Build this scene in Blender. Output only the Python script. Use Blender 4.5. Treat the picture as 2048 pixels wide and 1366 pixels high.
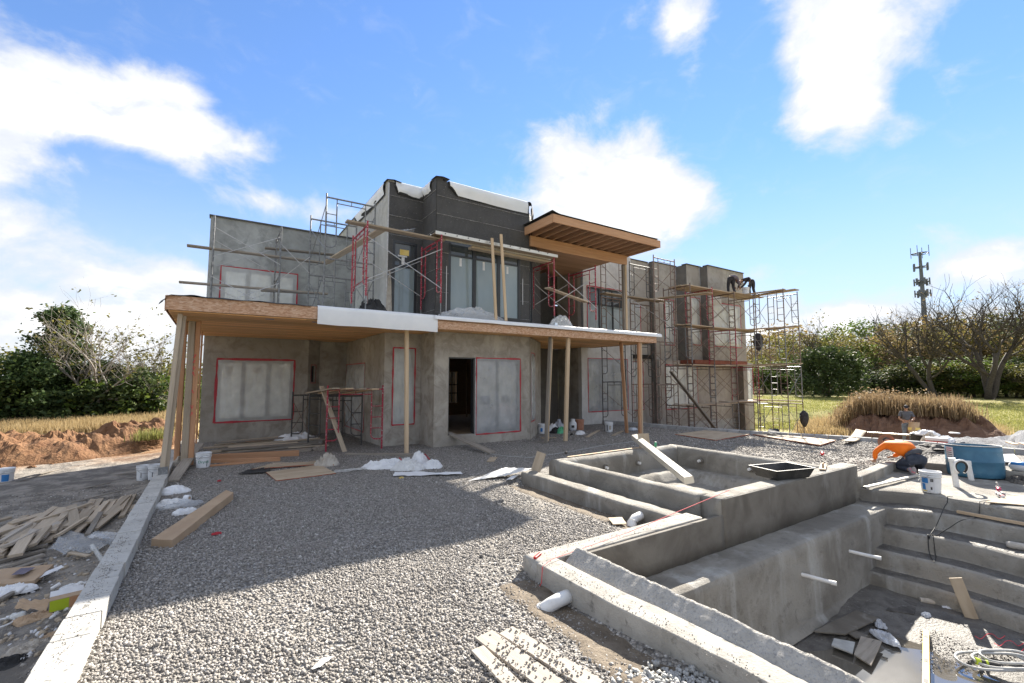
import bpy, bmesh, math, random
import numpy as np
from mathutils import Vector, Matrix, Euler

for o in list(bpy.data.objects):
    bpy.data.objects.remove(o, do_unlink=True)
scene = bpy.context.scene
COL = scene.collection
RND = random.Random(7)
NPR = np.random.default_rng(11)

# ------------------------------------------------------------------ camera
EYE = 2.1                       # height of the lens above the gravel
YAW, PITCH = math.radians(33.34), math.radians(4.62)
FPX = 903.0                     # focal length in photo pixels (2048 wide)
cam_d = bpy.data.cameras.new('camera')
cam_d.sensor_width = 36.0
cam_d.lens = 36.0 * FPX / 2048.0
cam_d.clip_start, cam_d.clip_end = 0.05, 4000.0
cam = bpy.data.objects.new('camera', cam_d)
COL.objects.link(cam)
cam.location = (0, 0, EYE)
cam.rotation_euler = (math.pi / 2 + PITCH, 0, -YAW)
scene.camera = cam

# ------------------------------------------------------------------ sun and sky
SUN_EL = math.radians(32.0)
SUN_DIR = Vector((0.879, 0.477, 0)) * math.cos(SUN_EL) + Vector((0, 0, math.sin(SUN_EL)))
sun_d = bpy.data.lights.new('sun', 'SUN')
sun_d.energy = 2.0
sun_d.angle = math.radians(0.53)
sun_d.color = (1.0, 0.93, 0.82)
sun = bpy.data.objects.new('sun', sun_d)
COL.objects.link(sun)
sun.rotation_euler = (-SUN_DIR).to_track_quat('-Z', 'Y').to_euler()
sun.location = (0, 0, 40)

scene.view_settings.view_transform = 'Standard'
scene.view_settings.look = 'None'
scene.view_settings.gamma = 1.0
scene.view_settings.exposure = 3.0
scene.view_settings.use_curve_mapping = False

def view_ray(px, py):
    f = Vector((math.sin(YAW) * math.cos(PITCH), math.cos(YAW) * math.cos(PITCH), math.sin(PITCH)))
    r = Vector((math.cos(YAW), -math.sin(YAW), 0))
    u = r.cross(f)
    return (f * FPX + r * (px - 1024.0) + u * (683.0 - py)).normalized()

def at(px, py, z=0.0):          # surveyed point of the photograph on the level z
    d = view_ray(px, py)
    t = (z - EYE) / d.z
    return Vector((d.x * t, d.y * t, z))

def atY(px, py, y):
    d = view_ray(px, py)
    t = y / d.y
    return Vector((d.x * t, y, EYE + d.z * t))

def atX(px, py, x):
    d = view_ray(px, py)
    t = x / d.x
    return Vector((x, d.y * t, EYE + d.z * t))

class NT:
    """small wrapper to write node trees"""
    def __init__(s, tree):
        s.t = tree
    def n(s, typ, **kw):
        nd = s.t.nodes.new('ShaderNode' + typ)
        for k, v in kw.items():
            setattr(nd, k, v)
        return nd
    def l(s, a, b):
        s.t.links.new(a, b)
    def put(s, sock, v):
        if hasattr(v, 'is_output'):
            s.l(v, sock)
        else:
            sock.default_value = v
    def math(s, op, a, b=0.0, c=None, clamp=False):
        nd = s.n('Math', operation=op, use_clamp=clamp)
        s.put(nd.inputs[0], a); s.put(nd.inputs[1], b)
        if c is not None: s.put(nd.inputs[2], c)
        return nd.outputs[0]
    def dot(s, a, b):
        nd = s.n('VectorMath', operation='DOT_PRODUCT')
        s.put(nd.inputs[0], a); s.put(nd.inputs[1], b)
        return nd.outputs['Value']
    def mix(s, f, a, b, blend='MIX'):
        nd = s.n('Mix', data_type='RGBA', blend_type=blend)
        s.put(nd.inputs[0], f); s.put(nd.inputs[6], a); s.put(nd.inputs[7], b)
        return nd.outputs[2]
    def ramp(s, f, stops):
        nd = s.n('ValToRGB')
        el = nd.color_ramp.elements
        while len(el) < len(stops): el.new(0.5)
        for e, (p, c) in zip(el, stops):
            e.position = p
            e.color = (c, c, c, 1) if isinstance(c, (int, float)) else (*c[:3], 1)
        s.put(nd.inputs[0], f)
        return nd.outputs[0]
    def sstep(s, v, a, b):
        nd = s.n('MapRange', interpolation_type='SMOOTHSTEP')
        s.put(nd.inputs[0], v)
        nd.inputs[1].default_value = a; nd.inputs[2].default_value = b
        nd.inputs[3].default_value = 0; nd.inputs[4].default_value = 1
        return nd.outputs[0]
    def noise(s, vec, scale, detail=4, rough=0.55, dist=0.0):
        nd = s.n('TexNoise')
        s.put(nd.inputs['Vector'], vec)
        nd.inputs['Scale'].default_value = scale; nd.inputs['Detail'].default_value = detail
        nd.inputs['Roughness'].default_value = rough; nd.inputs['Distortion'].default_value = dist
        return nd.outputs['Fac']
    def mapping(s, vec, scale=(1, 1, 1), loc=(0, 0, 0), rot=(0, 0, 0)):
        nd = s.n('Mapping')
        s.put(nd.inputs[0], vec)
        nd.inputs[1].default_value = loc; nd.inputs[2].default_value = rot; nd.inputs[3].default_value = scale
        return nd.outputs[0]

world = bpy.data.worlds.new('World')
scene.world = world
world.use_nodes = True
wt = NT(world.node_tree)
world.node_tree.nodes.clear()
bg = wt.n('Background')
bg.inputs[1].default_value = 0.15
wo = wt.n('OutputWorld')
wt.l(bg.outputs[0], wo.inputs[0])
sky = wt.n('TexSky', sky_type='NISHITA')
sky.sun_disc = False
sky.sun_elevation = SUN_EL
sky.sun_rotation = math.atan2(SUN_DIR.x, SUN_DIR.y)
sky.altitude = 200
sky.air_density = 1.0
sky.dust_density = 0.0
sky.ozone_density = 2.5
wdir = wt.n('TexCoord').outputs['Generated']
sep = wt.n('SeparateXYZ'); wt.l(wdir, sep.inputs[0])
up = wt.math('MAXIMUM', sep.outputs[2], 0.0)
den = wt.math('ADD', up, 0.16)
cmb = wt.n('CombineXYZ')
wt.put(cmb.inputs[0], wt.math('DIVIDE', sep.outputs[0], den))
wt.put(cmb.inputs[1], wt.math('DIVIDE', sep.outputs[1], den))
wt.put(cmb.inputs[2], wt.math('MULTIPLY', up, 1.5))
n_big = wt.noise(cmb.outputs[0], 1.35, 2, 0.5, 0.2)
n_fine = wt.noise(wt.mapping(wdir, (1, 1, 1.35)), 7.0, 11, 0.60, 0.25)
n_wisp = wt.noise(wt.mapping(wdir, (5, 5, 9)), 2.6, 8, 0.6, 0.6)
# the cumulus of the day: direction of each bank (surveyed), half width and half height in radians, weight
BANKS = [((110, 135), .15, .055, .5), ((280, 240), .17, .055, .75), ((50, 185), .12, .06, .5), ((320, 165), .08, .045, .55),
         ((100, 345), .14, .05, .22), ((40, 450), .14, .05, .25), ((120, 600), .25, .06, .25), ((300, 620), .11, .06, .40),
         ((1130, 330), .08, .07, .6), ((1260, 310), .07, .08, .62), ((1250, 390), .20, .085, .75), ((1400, 400), .10, .05, .55), ((1210, 450), .16, .04, .4),
         ((1360, 35), .07, .06, .6), ((1640, 60), .10, .12, .66), ((1690, 170), .06, .09, .5), ((1600, 0), .10, .06, .5),
         ((1700, 290), .05, .04, .42), ((1810, 275), .05, .035, .35), ((2030, 520), .06, .03, .5),
         ((580, 410), .12, .03, .42), ((1520, 545), .06, .03, .36), ((660, 130), .10, .03, .22), ((1720, 640), .10, .035, .5), ((1450, 640), .2, .05, .12)]
CLEAR = [((760, 250), .30, .16, .62), ((980, 80), .30, .16, .66), ((1490, 240), .08, .24, .55), ((1900, 360), .28, .12, .58), ((1650, 430), .2, .12, .58), ((560, 50), .18, .10, .55), ((700, 520), .2, .10, .4), ((200, 0), .34, .085, .75), ((520, 180), .09, .12, .5), ((1980, 100), .12, .10, .45), ((1850, 200), .05, .10, .4), ((1230, 130), .14, .10, .5), ((480, 330), .10, .06, .35), ((330, 420), .18, .07, .45), ((250, 320), .12, .03, .3), ((110, 400), .2, .025, .25), ((60, 60), .14, .05, .4)]
def lobes(rows, gain=1.0):
  acc = None
  for (px, py), a, b, w in rows:
    c = view_ray(px, py)
    r = Vector((0, 0, 1)).cross(c).normalized() * -1
    u = r.cross(c).normalized()
    du = wt.dot(wdir, tuple(r / a)); dv = wt.dot(wdir, tuple(u / b))
    q = wt.math('ADD', wt.math('MULTIPLY', du, du), wt.math('MULTIPLY', dv, dv))
    front = wt.math('GREATER_THAN', wt.dot(wdir, tuple(c)), 0.3)
    g = wt.math('MULTIPLY', wt.math('EXPONENT', wt.math('MULTIPLY', q, -1.0)), w * gain)
    g = wt.math('MULTIPLY', g, front)
    acc = g if acc is None else wt.math('MAXIMUM', acc, g)
  return acc
acc = wt.math('SUBTRACT', wt.math('ADD', lobes(BANKS, 0.74), 0.40), lobes(CLEAR, 1.22))
dens = wt.math('ADD', acc, wt.math('MULTIPLY', wt.math('SUBTRACT', n_fine, 0.5), 1.45))
dens = wt.math('ADD', dens, wt.math('MULTIPLY', wt.math('SUBTRACT', n_big, 0.53), 0.7))
cover = wt.sstep(dens, 0.10, 0.54)
soft = wt.math('MULTIPLY', wt.sstep(n_wisp, 0.50, 0.85), 0.16)
cover = wt.math('MINIMUM', wt.math('ADD', cover, soft), 0.97)
low = wt.math('MULTIPLY', wt.sstep(up, 0.45, 0.0), 0.62)        # pale air towards the horizon
n_body = wt.noise(wt.mapping(wdir, (1, 1, 1.6)), 9.0, 8, 0.6, 0.5)
shade = wt.math('MULTIPLY', wt.math('POWER', wt.sstep(dens, 0.30, 0.95), 1.4), wt.sstep(n_body, 0.28, 0.85))
cloud_c = wt.mix(shade, (0.74, 0.77, 0.82, 1), (3.0, 2.87, 2.7, 1))
skyc = wt.n('HueSaturation')
wt.l(wt.mix(1.0, sky.outputs[0], (0.95, 0.925, 1.0, 1), 'MULTIPLY'), skyc.inputs['Color'])
skyc.inputs['Saturation'].default_value = 1.1
skyc.inputs['Value'].default_value = 0.265
bw = wt.n('RGBToBW'); wt.l(skyc.outputs[0], bw.inputs[0])
roll = wt.math('DIVIDE', 1.0, wt.math('ADD', 1.0, wt.math('MULTIPLY', bw.outputs[0], 0.55)))
vs_ = wt.n('VectorMath', operation='SCALE'); wt.l(skyc.outputs[0], vs_.inputs[0]); wt.l(roll, vs_.inputs['Scale'])
sk = wt.mix(low, vs_.outputs[0], (0.68, 0.75, 0.86, 1))
wt.l(wt.mix(cover, sk, cloud_c), bg.inputs[0])

# ------------------------------------------------------------------ materials
MATS = {}
def principled(name):
    m = bpy.data.materials.new(name)
    m.use_nodes = True
    t = NT(m.node_tree)
    p = m.node_tree.nodes['Principled BSDF']
    MATS[name] = m
    return m, t, p

def pm(name, c1, c2=None, scale=4.0, rough=0.8, bump=0.0, bscale=60.0, stretch=(1, 1, 1), rand=0.0, metal=0.0,
       detail=5, lo=0.35, hi=0.65, spots=None, spec=0.3, island=0.0, bdist=0.01, spot_rng=(0.62, 0.68), c3=None, scale3=20):
    m, t, p = principled(name)
    tc = t.n('TexCoord').outputs['Object']
    v = t.mapping(tc, stretch) if stretch != (1, 1, 1) else tc
    info = t.n('ObjectInfo')
    if rand or stretch != (1, 1, 1):
        off = t.n('VectorMath', operation='ADD')
        t.l(v, off.inputs[0])
        k = t.math('MULTIPLY', info.outputs['Random'], 37.0)
        cb = t.n('CombineXYZ'); t.l(k, cb.inputs[0]); t.l(k, cb.inputs[1]); t.l(k, cb.inputs[2])
        t.l(cb.outputs[0], off.inputs[1]); v = off.outputs[0]
    c2 = c2 or c1
    f = t.noise(v, scale, detail, 0.6, 0.3)
    col = t.ramp(f, [(lo, c1), (hi, c2)])
    if c3:
        col = t.mix(t.math('MULTIPLY', t.sstep(t.noise(v, scale3, 4), 0.5, 0.7), 0.7), col, (*c3, 1))
    if spots:
        sp = t.noise(v, spots[1], 5, 0.65)
        col = t.mix(t.sstep(sp, *spot_rng), col, (*spots[0], 1))
    if rand or island:
        r = info.outputs['Random'] if rand else t.n('NewGeometry').outputs['Random Per Island']
        k = rand or island
        hs = t.n('HueSaturation')
        t.l(col, hs.inputs['Color'])
        t.put(hs.inputs['Value'], t.math('ADD', t.math('MULTIPLY', r, 2 * k), 1 - k))
        col = hs.outputs[0]
    t.l(col, p.inputs['Base Color'])
    p.inputs['Roughness'].default_value = rough
    p.inputs['Metallic'].default_value = metal
    p.inputs['Specular IOR Level'].default_value = spec
    if bump:
        b = t.n('Bump')
        b.inputs['Strength'].default_value = bump
        b.inputs['Distance'].default_value = bdist
        t.l(t.noise(v, bscale, 6, 0.6), b.inputs['Height'])
        t.l(b.outputs[0], p.inputs['Normal'])
    return m

# cement render, mixed greys with trowel blotches
def stucco(name, a, b, c, pale=(.30, .30, .29), dirt=0.0):
    m, t, p = principled(name)
    tc = t.n('TexCoord').outputs['Object']
    n1 = t.noise(tc, 0.55, 6, 0.62, 0.5)
    n2 = t.noise(tc, 2.6, 7, 0.65, 0.8)
    n3 = t.noise(t.mapping(tc, (1, 1, .22)), 3.0, 5, 0.6, 0.2)
    col = t.mix(t.sstep(n1, .38, .62), (*a, 1), (*b, 1))
    col = t.mix(t.math('MULTIPLY', t.sstep(n2, .42, .68), .75), col, (*c, 1))
    col = t.mix(t.math('MULTIPLY', t.sstep(n3, .5, .72), .45), col, (*[x * .72 for x in a], 1))
    col = t.mix(t.math('MULTIPLY', t.sstep(t.noise(tc, 7.5, 3, .7), .68, .74), .7), col, (*pale, 1))
    t.l(col, p.inputs['Base Color'])
    p.inputs['Roughness'].default_value = 0.92
    p.inputs['Specular IOR Level'].default_value = 0.15
    b1 = t.n('Bump'); b1.inputs['Strength'].default_value = .5; b1.inputs['Distance'].default_value = .012
    t.l(t.math('ADD', t.noise(tc, 55, 6, .7), t.math('MULTIPLY', n2, 1.2)), b1.inputs['Height'])
    t.l(b1.outputs[0], p.inputs['Normal'])
    return m
stucco('stucco_low', (.33, .302, .262), (.45, .418, .37), (.235, .21, .175))
stucco('stucco_up', (.30, .31, .30), (.43, .445, .435), (.225, .235, .228))
stucco('stucco_side', (.42, .42, .40), (.52, .52, .50), (.37, .37, .35))
stucco('stucco_pale', (.50, .485, .46), (.58, .565, .54), (.45, .435, .41))
stucco('stucco_right', (.35, .32, .285), (.43, .40, .36), (.30, .275, .24))
stucco('stucco_shaded', (.15, .138, .12), (.19, .178, .158), (.125, .115, .10))  # darker render copy for recess and side returns, their shade put into the colour

# black paper with wire lath: rows of staples and a crushed pale edge
m, t, p = principled('lath')
tc = t.n('TexCoord').outputs['Object']
f = t.noise(tc, 2.0, 6, .65)
col = t.ramp(f, [(.3, (.046, .046, .047)), (.7, (.085, .083, .081))])
vo = t.n('TexVoronoi'); vo.inputs['Scale'].default_value = 9.0
t.l(t.mapping(tc, (1.0, 1.0, 1.9)), vo.inputs['Vector'])
dots = t.sstep(vo.outputs['Distance'], .10, .05)
col = t.mix(t.math('MULTIPLY', dots, .9), col, (.55, .54, .53, 1))
wv = t.n('TexWave', wave_type='BANDS', bands_direction='Z'); wv.inputs['Scale'].default_value = 9
wv.inputs['Distortion'].default_value = .6
t.l(tc, wv.inputs['Vector'])
col = t.mix(t.math('MULTIPLY', t.sstep(wv.outputs['Fac'], .55, .95), .5), col, (.17, .165, .16, 1))
col = t.mix(t.math('MULTIPLY', t.sstep(t.noise(tc, 22, 6, .8), .57, .72), .6), col, (.30, .29, .29, 1))
t.l(col, p.inputs['Base Color']); p.inputs['Roughness'].default_value = .72
bp = t.n('Bump'); bp.inputs['Strength'].default_value = .9; bp.inputs['Distance'].default_value = .015
t.l(t.math('ADD', t.noise(tc, 70, 4, .7), wv.outputs['Fac']), bp.inputs['Height']); t.l(bp.outputs[0], p.inputs['Normal'])
pm('lath_edge', (.50, .49, .48), (.22, .22, .22), 30, .8, .6, 80)

W = dict(stretch=(.9, 14, 14), detail=6, lo=.25, hi=.75)
pm('pine_soffit', (.56, .29, .11), (.76, .47, .23), 1.6, .55, .25, 9, rand=.28, spec=.35, **W)
pm('pine', (.44, .32, .20), (.56, .435, .30), 1.6, .75, .3, 9, rand=.14, spots=((.26, .15, .08), 2.2), spot_rng=(.76, .82), **W)
pm('pine_worn', (.33, .268, .195), (.48, .40, .305), 1.6, .8, .4, 9, rand=.2, spots=((.17, .10, .06), 2.4), spot_rng=(.7, .78), **W)
pm('pine_red', (.40, .20, .105), (.52, .30, .17), 1.6, .75, .3, 9, rand=.1, **W)
pm('beam_wood', (.44, .235, .125), (.56, .34, .20), 1.4, .65, .3, 9, rand=.1, **W)
pm('joist_wood', (.33, .20, .125), (.44, .29, .19), 1.4, .75, .3, 9, rand=.15, **W)
pm('old_wood', (.20, .175, .145), (.33, .295, .25), 1.6, .9, .5, 9, rand=.25, spots=((.12, .10, .085), 1.8), **W)
pm('scaffold_wood', (.30, .235, .165), (.42, .345, .26), 1.6, .9, .4, 9, rand=.2, **W)
pm('plywood', (.35, .275, .19), (.46, .375, .275), 1.3, .8, .2, 12, stretch=(1, 5, 5), rand=.1, spots=((.26, .20, .14), 3.0), spot_rng=(.6, .72))
pm('ply_edge', (.30, .085, .045), (.36, .13, .08), 8, .8)
m, t, p = principled('osb')
tc = t.n('TexCoord').outputs['Object']
vo = t.n('TexVoronoi'); vo.inputs['Scale'].default_value = 16
t.l(t.mapping(tc, (1, 1, 2.6), rot=(0, .5, 0)), vo.inputs['Vector'])
col = t.ramp(t.n('SeparateColor').outputs[0], [(0, (.3, .2, .1)), (1, (.6, .4, .3))])
sp = t.n('SeparateColor'); t.l(vo.outputs['Color'], sp.inputs[0])
col = t.ramp(sp.outputs[0], [(0, (.33, .185, .105)), (.5, (.50, .325, .215)), (1, (.62, .46, .34))])
col = t.mix(t.math('MULTIPLY', t.noise(tc, 2.5, 4), .5), col, (.52, .26, .13, 1))
t.l(col, p.inputs['Base Color']); p.inputs['Roughness'].default_value = .75
bp = t.n('Bump'); bp.inputs['Strength'].default_value = .4; bp.inputs['Distance'].default_value = .006
t.l(sp.outputs[1], bp.inputs['Height']); t.l(bp.outputs[0], p.inputs['Normal'])

pm('membrane', (.78, .79, .80), (.70, .72, .74), 1.5, .45, .15, 3, spec=.4)
pm('felt', (.018, .018, .019), (.05, .05, .05), 3, .85, .5, 40)
pm('cap_metal', (.05, .05, .052), (.09, .09, .09), 5, .5)
pm('black_frame', (.018, .020, .023), (.030, .032, .036), 3, .35, spec=.5)
pm('red_tape', (.46, .035, .05), (.33, .022, .035), 7, .45, spec=.4)
pm('red_paint', (.36, .030, .055), (.26, .022, .04), 9, .5, .3, 60, spots=((.62, .60, .56), 26.0), spot_rng=(.57, .64), spec=.4)
pm('galv', (.15, .155, .16), (.26, .265, .27), 12, .5, .2, 80, metal=.35, spots=((.52, .51, .49), 22.0), spot_rng=(.62, .70))
pm('rust_steel', (.15, .105, .085), (.22, .165, .14), 10, .7, .3, 60, metal=.2, spots=((.42, .36, .32), 20.0), spot_rng=(.6, .68))
pm('dark_steel', (.055, .055, .055), (.10, .095, .09), 10, .6, .2, 60, metal=.3, spots=((.30, .29, .28), 20.0), spot_rng=(.64, .7))
pm('galv_bright', (.40, .40, .40), (.52, .52, .52), 12, .45, metal=.3)
pm('rust_band', (.20, .065, .04), (.27, .10, .065), 3, .8)
pm('pvc', (.74, .74, .73), (.64, .63, .61), 9, .38, spots=((.38, .34, .29), 9.0), spot_rng=(.64, .72), spec=.5)
pm('bucket_white', (.72, .73, .74), (.60, .61, .62), 4, .42, spots=((.45, .43, .40), 11.0), spot_rng=(.64, .74), spec=.45)
pm('paper_white', (.66, .66, .66), (.56, .56, .57), 5, .8)
pm('cardboard', (.36, .255, .165), (.43, .315, .21), 2.5, .85, .2, 12)
pm('drum_blue', (.035, .12, .20), (.06, .175, .265), 3, .45, spots=((.36, .38, .38), 7.0), spot_rng=(.66, .74), spec=.45)
pm('block', (.31, .31, .305), (.42, .42, .415), 5, .95, .6, 40, rand=.12)
pm('kerb_block', (.39, .378, .35), (.48, .467, .435), 3, .9, .5, 40, rand=.06, spots=((.20, .195, .18), 13.0), spot_rng=(.57, .68))
# sprayed pool concrete
m, t, p = principled('pool_concrete')
tc = t.n('TexCoord').outputs['Object']
col = t.mix(t.sstep(t.noise(tc, 1.1, 6, .6, .6), .35, .65), (.185, .170, .146, 1), (.30, .283, .25, 1))
col = t.mix(t.math('MULTIPLY', t.sstep(t.noise(t.mapping(tc, (1, 1, .2)), 2.4, 5, .6), .52, .7), .6), col, (.44, .44, .42, 1))
col = t.mix(t.math('MULTIPLY', t.sstep(t.noise(tc, 5.5, 8, .8, .3), .54, .66), .6), col, (.14, .125, .105, 1))
col = t.mix(t.math('MULTIPLY', t.sstep(t.noise(tc, 38, 5, .7), .64, .70), .75), col, (.09, .085, .078, 1))
t.l(col, p.inputs['Base Color']); p.inputs['Roughness'].default_value = .92
bp = t.n('Bump'); bp.inputs['Strength'].default_value = .8; bp.inputs['Distance'].default_value = .02
t.l(t.math('ADD', t.noise(tc, 42, 7, .7), t.math('MULTIPLY', t.noise(tc, 7, 5), 1.4)), bp.inputs['Height']); t.l(bp.outputs[0], p.inputs['Normal'])
# damp scratch-coated band of the pool walls
m, t, p = principled('pool_damp')
tc = t.n('TexCoord').outputs['Object']
col = t.mix(t.sstep(t.noise(tc, 1.3, 6, .6, .5), .35, .68), (.110, .096, .078, 1), (.185, .168, .142, 1))
col = t.mix(t.math('MULTIPLY', t.sstep(t.noise(t.mapping(tc, (1, 1, .25)), 3.5, 6, .65), .58, .72), .5), col, (.30, .285, .26, 1))
t.l(col, p.inputs['Base Color']); p.inputs['Roughness'].default_value = .85
bp = t.n('Bump'); bp.inputs['Strength'].default_value = .45; bp.inputs['Distance'].default_value = .01
t.l(t.noise(tc, 60, 6, .7), bp.inputs['Height']); t.l(bp.outputs[0], p.inputs['Normal'])
pm('beam_concrete', (.30, .283, .25), (.40, .38, .342), 4, .92, .8, 45, spots=((.20, .19, .17), 11.0), spot_rng=(.56, .70), c3=(.27, .25, .22), scale3=3)
pm('gunite', (.36, .345, .315), (.46, .44, .405), 5, .95, 1.0, 34, spots=((.64, .64, .62), 40.0), spot_rng=(.64, .70), bdist=.03, c3=(.24, .235, .23), scale3=50)
pm('pool_mud', (.085, .078, .070), (.16, .15, .135), 5, .55, .8, 30, bdist=.03, spots=((.28, .27, .26), 30.0))
# gravel sheet
m, t, p = principled('gravel_bed')
tc = t.n('TexCoord').outputs['Object']
vo = t.n('TexVoronoi'); vo.inputs['Scale'].default_value = 36; t.l(tc, vo.inputs['Vector'])
sp = t.n('SeparateColor'); t.l(vo.outputs['Color'], sp.inputs[0])
col = t.ramp(sp.outputs[0], [(0, (.14, .128, .112)), (.45, (.27, .25, .224)), (.8, (.36, .335, .305)), (1, (.52, .50, .465))])
gap = t.sstep(vo.outputs['Distance'], .45, .75)
col = t.mix(t.math('MULTIPLY', gap, .6), col, (.07, .068, .066, 1))
col = t.mix(t.math('MULTIPLY', t.sstep(t.noise(tc, .9, 5, .6), .48, .68), .6), col, (.25, .222, .187, 1))
t.l(col, p.inputs['Base Color']); p.inputs['Roughness'].default_value = .95
bp = t.n('Bump'); bp.inputs['Strength'].default_value = 1.0; bp.inputs['Distance'].default_value = .03; bp.invert = True
t.l(vo.outputs['Distance'], bp.inputs['Height']); t.l(bp.outputs[0], p.inputs['Normal'])
# loose stones
m, t, p = principled('stone')
tc = t.n('TexCoord').outputs['Object']
isl = t.n('NewGeometry').outputs['Random Per Island']
col = t.ramp(isl, [(0, (.13, .119, .105)), (.3, (.235, .217, .194)), (.8, (.35, .325, .295)), (.965, (.43, .405, .375)), (1, (.60, .58, .55))])
col = t.mix(t.math('MULTIPLY', t.noise(tc, 90, 4), .4), col, (.30, .28, .26, 1))
t.l(col, p.inputs['Base Color']); p.inputs['Roughness'].default_value = .9

# the yard: dirt with gravel dust, going over to red clay and to grass
m, t, p = principled('yard')
tc = t.n('TexCoord').outputs['Object']
sx = t.n('SeparateXYZ'); t.l(tc, sx.inputs[0])
n1 = t.noise(tc, .35, 6, .6, .5); n2 = t.noise(tc, 2.2, 8, .7, .3); n3 = t.noise(tc, 9, 6, .7)
dust = t.mix(t.sstep(n2, .4, .62), (.17, .155, .137, 1), (.33, .30, .26, 1))
clay = t.mix(t.sstep(n2, .38, .66), (.22, .115, .060, 1), (.36, .245, .155, 1))
straw = t.mix(t.sstep(n3, .35, .65), (.33, .255, .13, 1), (.45, .37, .21, 1))
grass = t.mix(t.sstep(t.noise(tc, .12, 6, .7), .38, .62), (.20, .205, .055, 1), (.34, .30, .12, 1))
grass = t.mix(t.math('MULTIPLY', t.sstep(n3, .45, .7), .6), grass, (.16, .18, .05, 1))
dist = t.math('SQRT', t.math('ADD', t.math('POWER', sx.outputs[0], 2), t.math('POWER', sx.outputs[1], 2)))
wob = t.math('MULTIPLY', t.math('SUBTRACT', n1, .5), 7)
dd = t.math('ADD', dist, wob)
col = t.mix(t.sstep(dd, 17.5, 19.5), dust, clay)
col = t.mix(t.sstep(dd, 24, 27), col, straw)
col = t.mix(t.sstep(dd, 29, 34), col, grass)
t.l(col, p.inputs['Base Color']); p.inputs['Roughness'].default_value = .95
p.inputs['Specular IOR Level'].default_value = .1
bp = t.n('Bump'); bp.inputs['Strength'].default_value = .9; bp.inputs['Distance'].default_value = .05
t.l(t.math('ADD', n3, t.math('MULTIPLY', n2, 2)), bp.inputs['Height']); t.l(bp.outputs[0], p.inputs['Normal'])
pm('clay', (.14, .068, .033), (.25, .138, .07), 3.0, .95, 1.0, 14, bdist=.06, c3=(.085, .042, .022), scale3=3)
pm('soil', (.13, .105, .078), (.215, .178, .135), 6, .95, 1.0, 30, bdist=.02, c3=(.09, .072, .055), scale3=12)
pm('clay_dark', (.12, .065, .040), (.20, .115, .072), 3.0, .95, 1.0, 14, bdist=.06)
pm('blue_gravel', (.15, .155, .168), (.25, .255, .27), 30, .95, 1.0, 40, bdist=.03)
pm('mud', (.06, .055, .05), (.12, .11, .10), 8, .8, 1.0, 20, bdist=.03)

def translucent(name, c, amount, rough=.3, c2=None):
    m, t, p = principled(name)
    tr = t.n('BsdfTransparent'); mx = t.n('MixShader')
    out = m.node_tree.nodes['Material Output']
    tc = t.n('TexCoord').outputs['Object']
    t.l(t.ramp(t.noise(tc, 3, 4), [(.3, c), (.7, c2 or c)]), p.inputs['Base Color'])
    p.inputs['Roughness'].default_value = rough
    p.inputs['Specular IOR Level'].default_value = .6
    bp_ = t.n('Bump'); bp_.inputs['Strength'].default_value = .8; bp_.inputs['Distance'].default_value = .03
    nn = t.noise(t.mapping(tc, (1, 1, .45), rot=(.3, .5, .2)), 5, 5, .6, 1.2)
    t.l(t.math('ABSOLUTE', t.math('SUBTRACT', nn, .5)), bp_.inputs['Height']); t.l(bp_.outputs[0], p.inputs['Normal'])
    fac = t.math('ADD', amount - .08, t.math('MULTIPLY', t.noise(tc, 2.2, 4), .16), clamp=True)
    t.l(fac, mx.inputs[0]); t.l(tr.outputs[0], mx.inputs[1]); t.l(p.outputs[0], mx.inputs[2])
    t.l(mx.outputs[0], out.inputs[0])
    return m
translucent('film_thin', (.66, .68, .69), .42, .22, (.50, .52, .54))
translucent('film_milky', (.88, .89, .86), .50, .25, (.70, .71, .69))
translucent('film_clear', (.55, .57, .58), .38, .2)
pm('plastic_white', (.74, .745, .75), (.66, .665, .675), 4, .42, spec=.45)
pm('poly_cloth', (.66, .66, .65), (.56, .56, .55), 6, .6, .3, 40)

def glass(name, c, c2, rough=.06):
    m, t, p = principled(name)
    tc = t.n('TexCoord').outputs['Object']
    t.l(t.ramp(t.noise(t.mapping(tc, (1, 1, .4)), .8, 3), [(.35, c), (.65, c2)]), p.inputs['Base Color'])
    p.inputs['Roughness'].default_value = rough
    p.inputs['Specular IOR Level'].default_value = .75
    return m
glass('glass_teal', (.19, .235, .245), (.27, .32, .33), .07)
glass('glass_dark', (.035, .042, .045), (.07, .08, .085))
glass('glass_white', (.74, .76, .71), (.80, .82, .77), .25)
glass('glass_grey', (.23, .235, .235), (.30, .305, .31), .12)
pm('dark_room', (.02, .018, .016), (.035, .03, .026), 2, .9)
pm('stud_wood', (.16, .10, .06), (.24, .155, .095), 2, .85, **W)
pm('floor_sub', (.30, .20, .115), (.38, .26, .155), 2, .8, **W)

m, t, p = principled('water')
p.inputs['Base Color'].default_value = (.10, .09, .075, 1)
p.inputs['Roughness'].default_value = .02
p.inputs['IOR'].default_value = 2.0
p.inputs['Specular IOR Level'].default_value = .9
bp = t.n('Bump'); bp.inputs['Strength'].default_value = .04
t.l(t.noise(t.n('TexCoord').outputs['Object'], 3, 3), bp.inputs['Height']); t.l(bp.outputs[0], p.inputs['Normal'])

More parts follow.
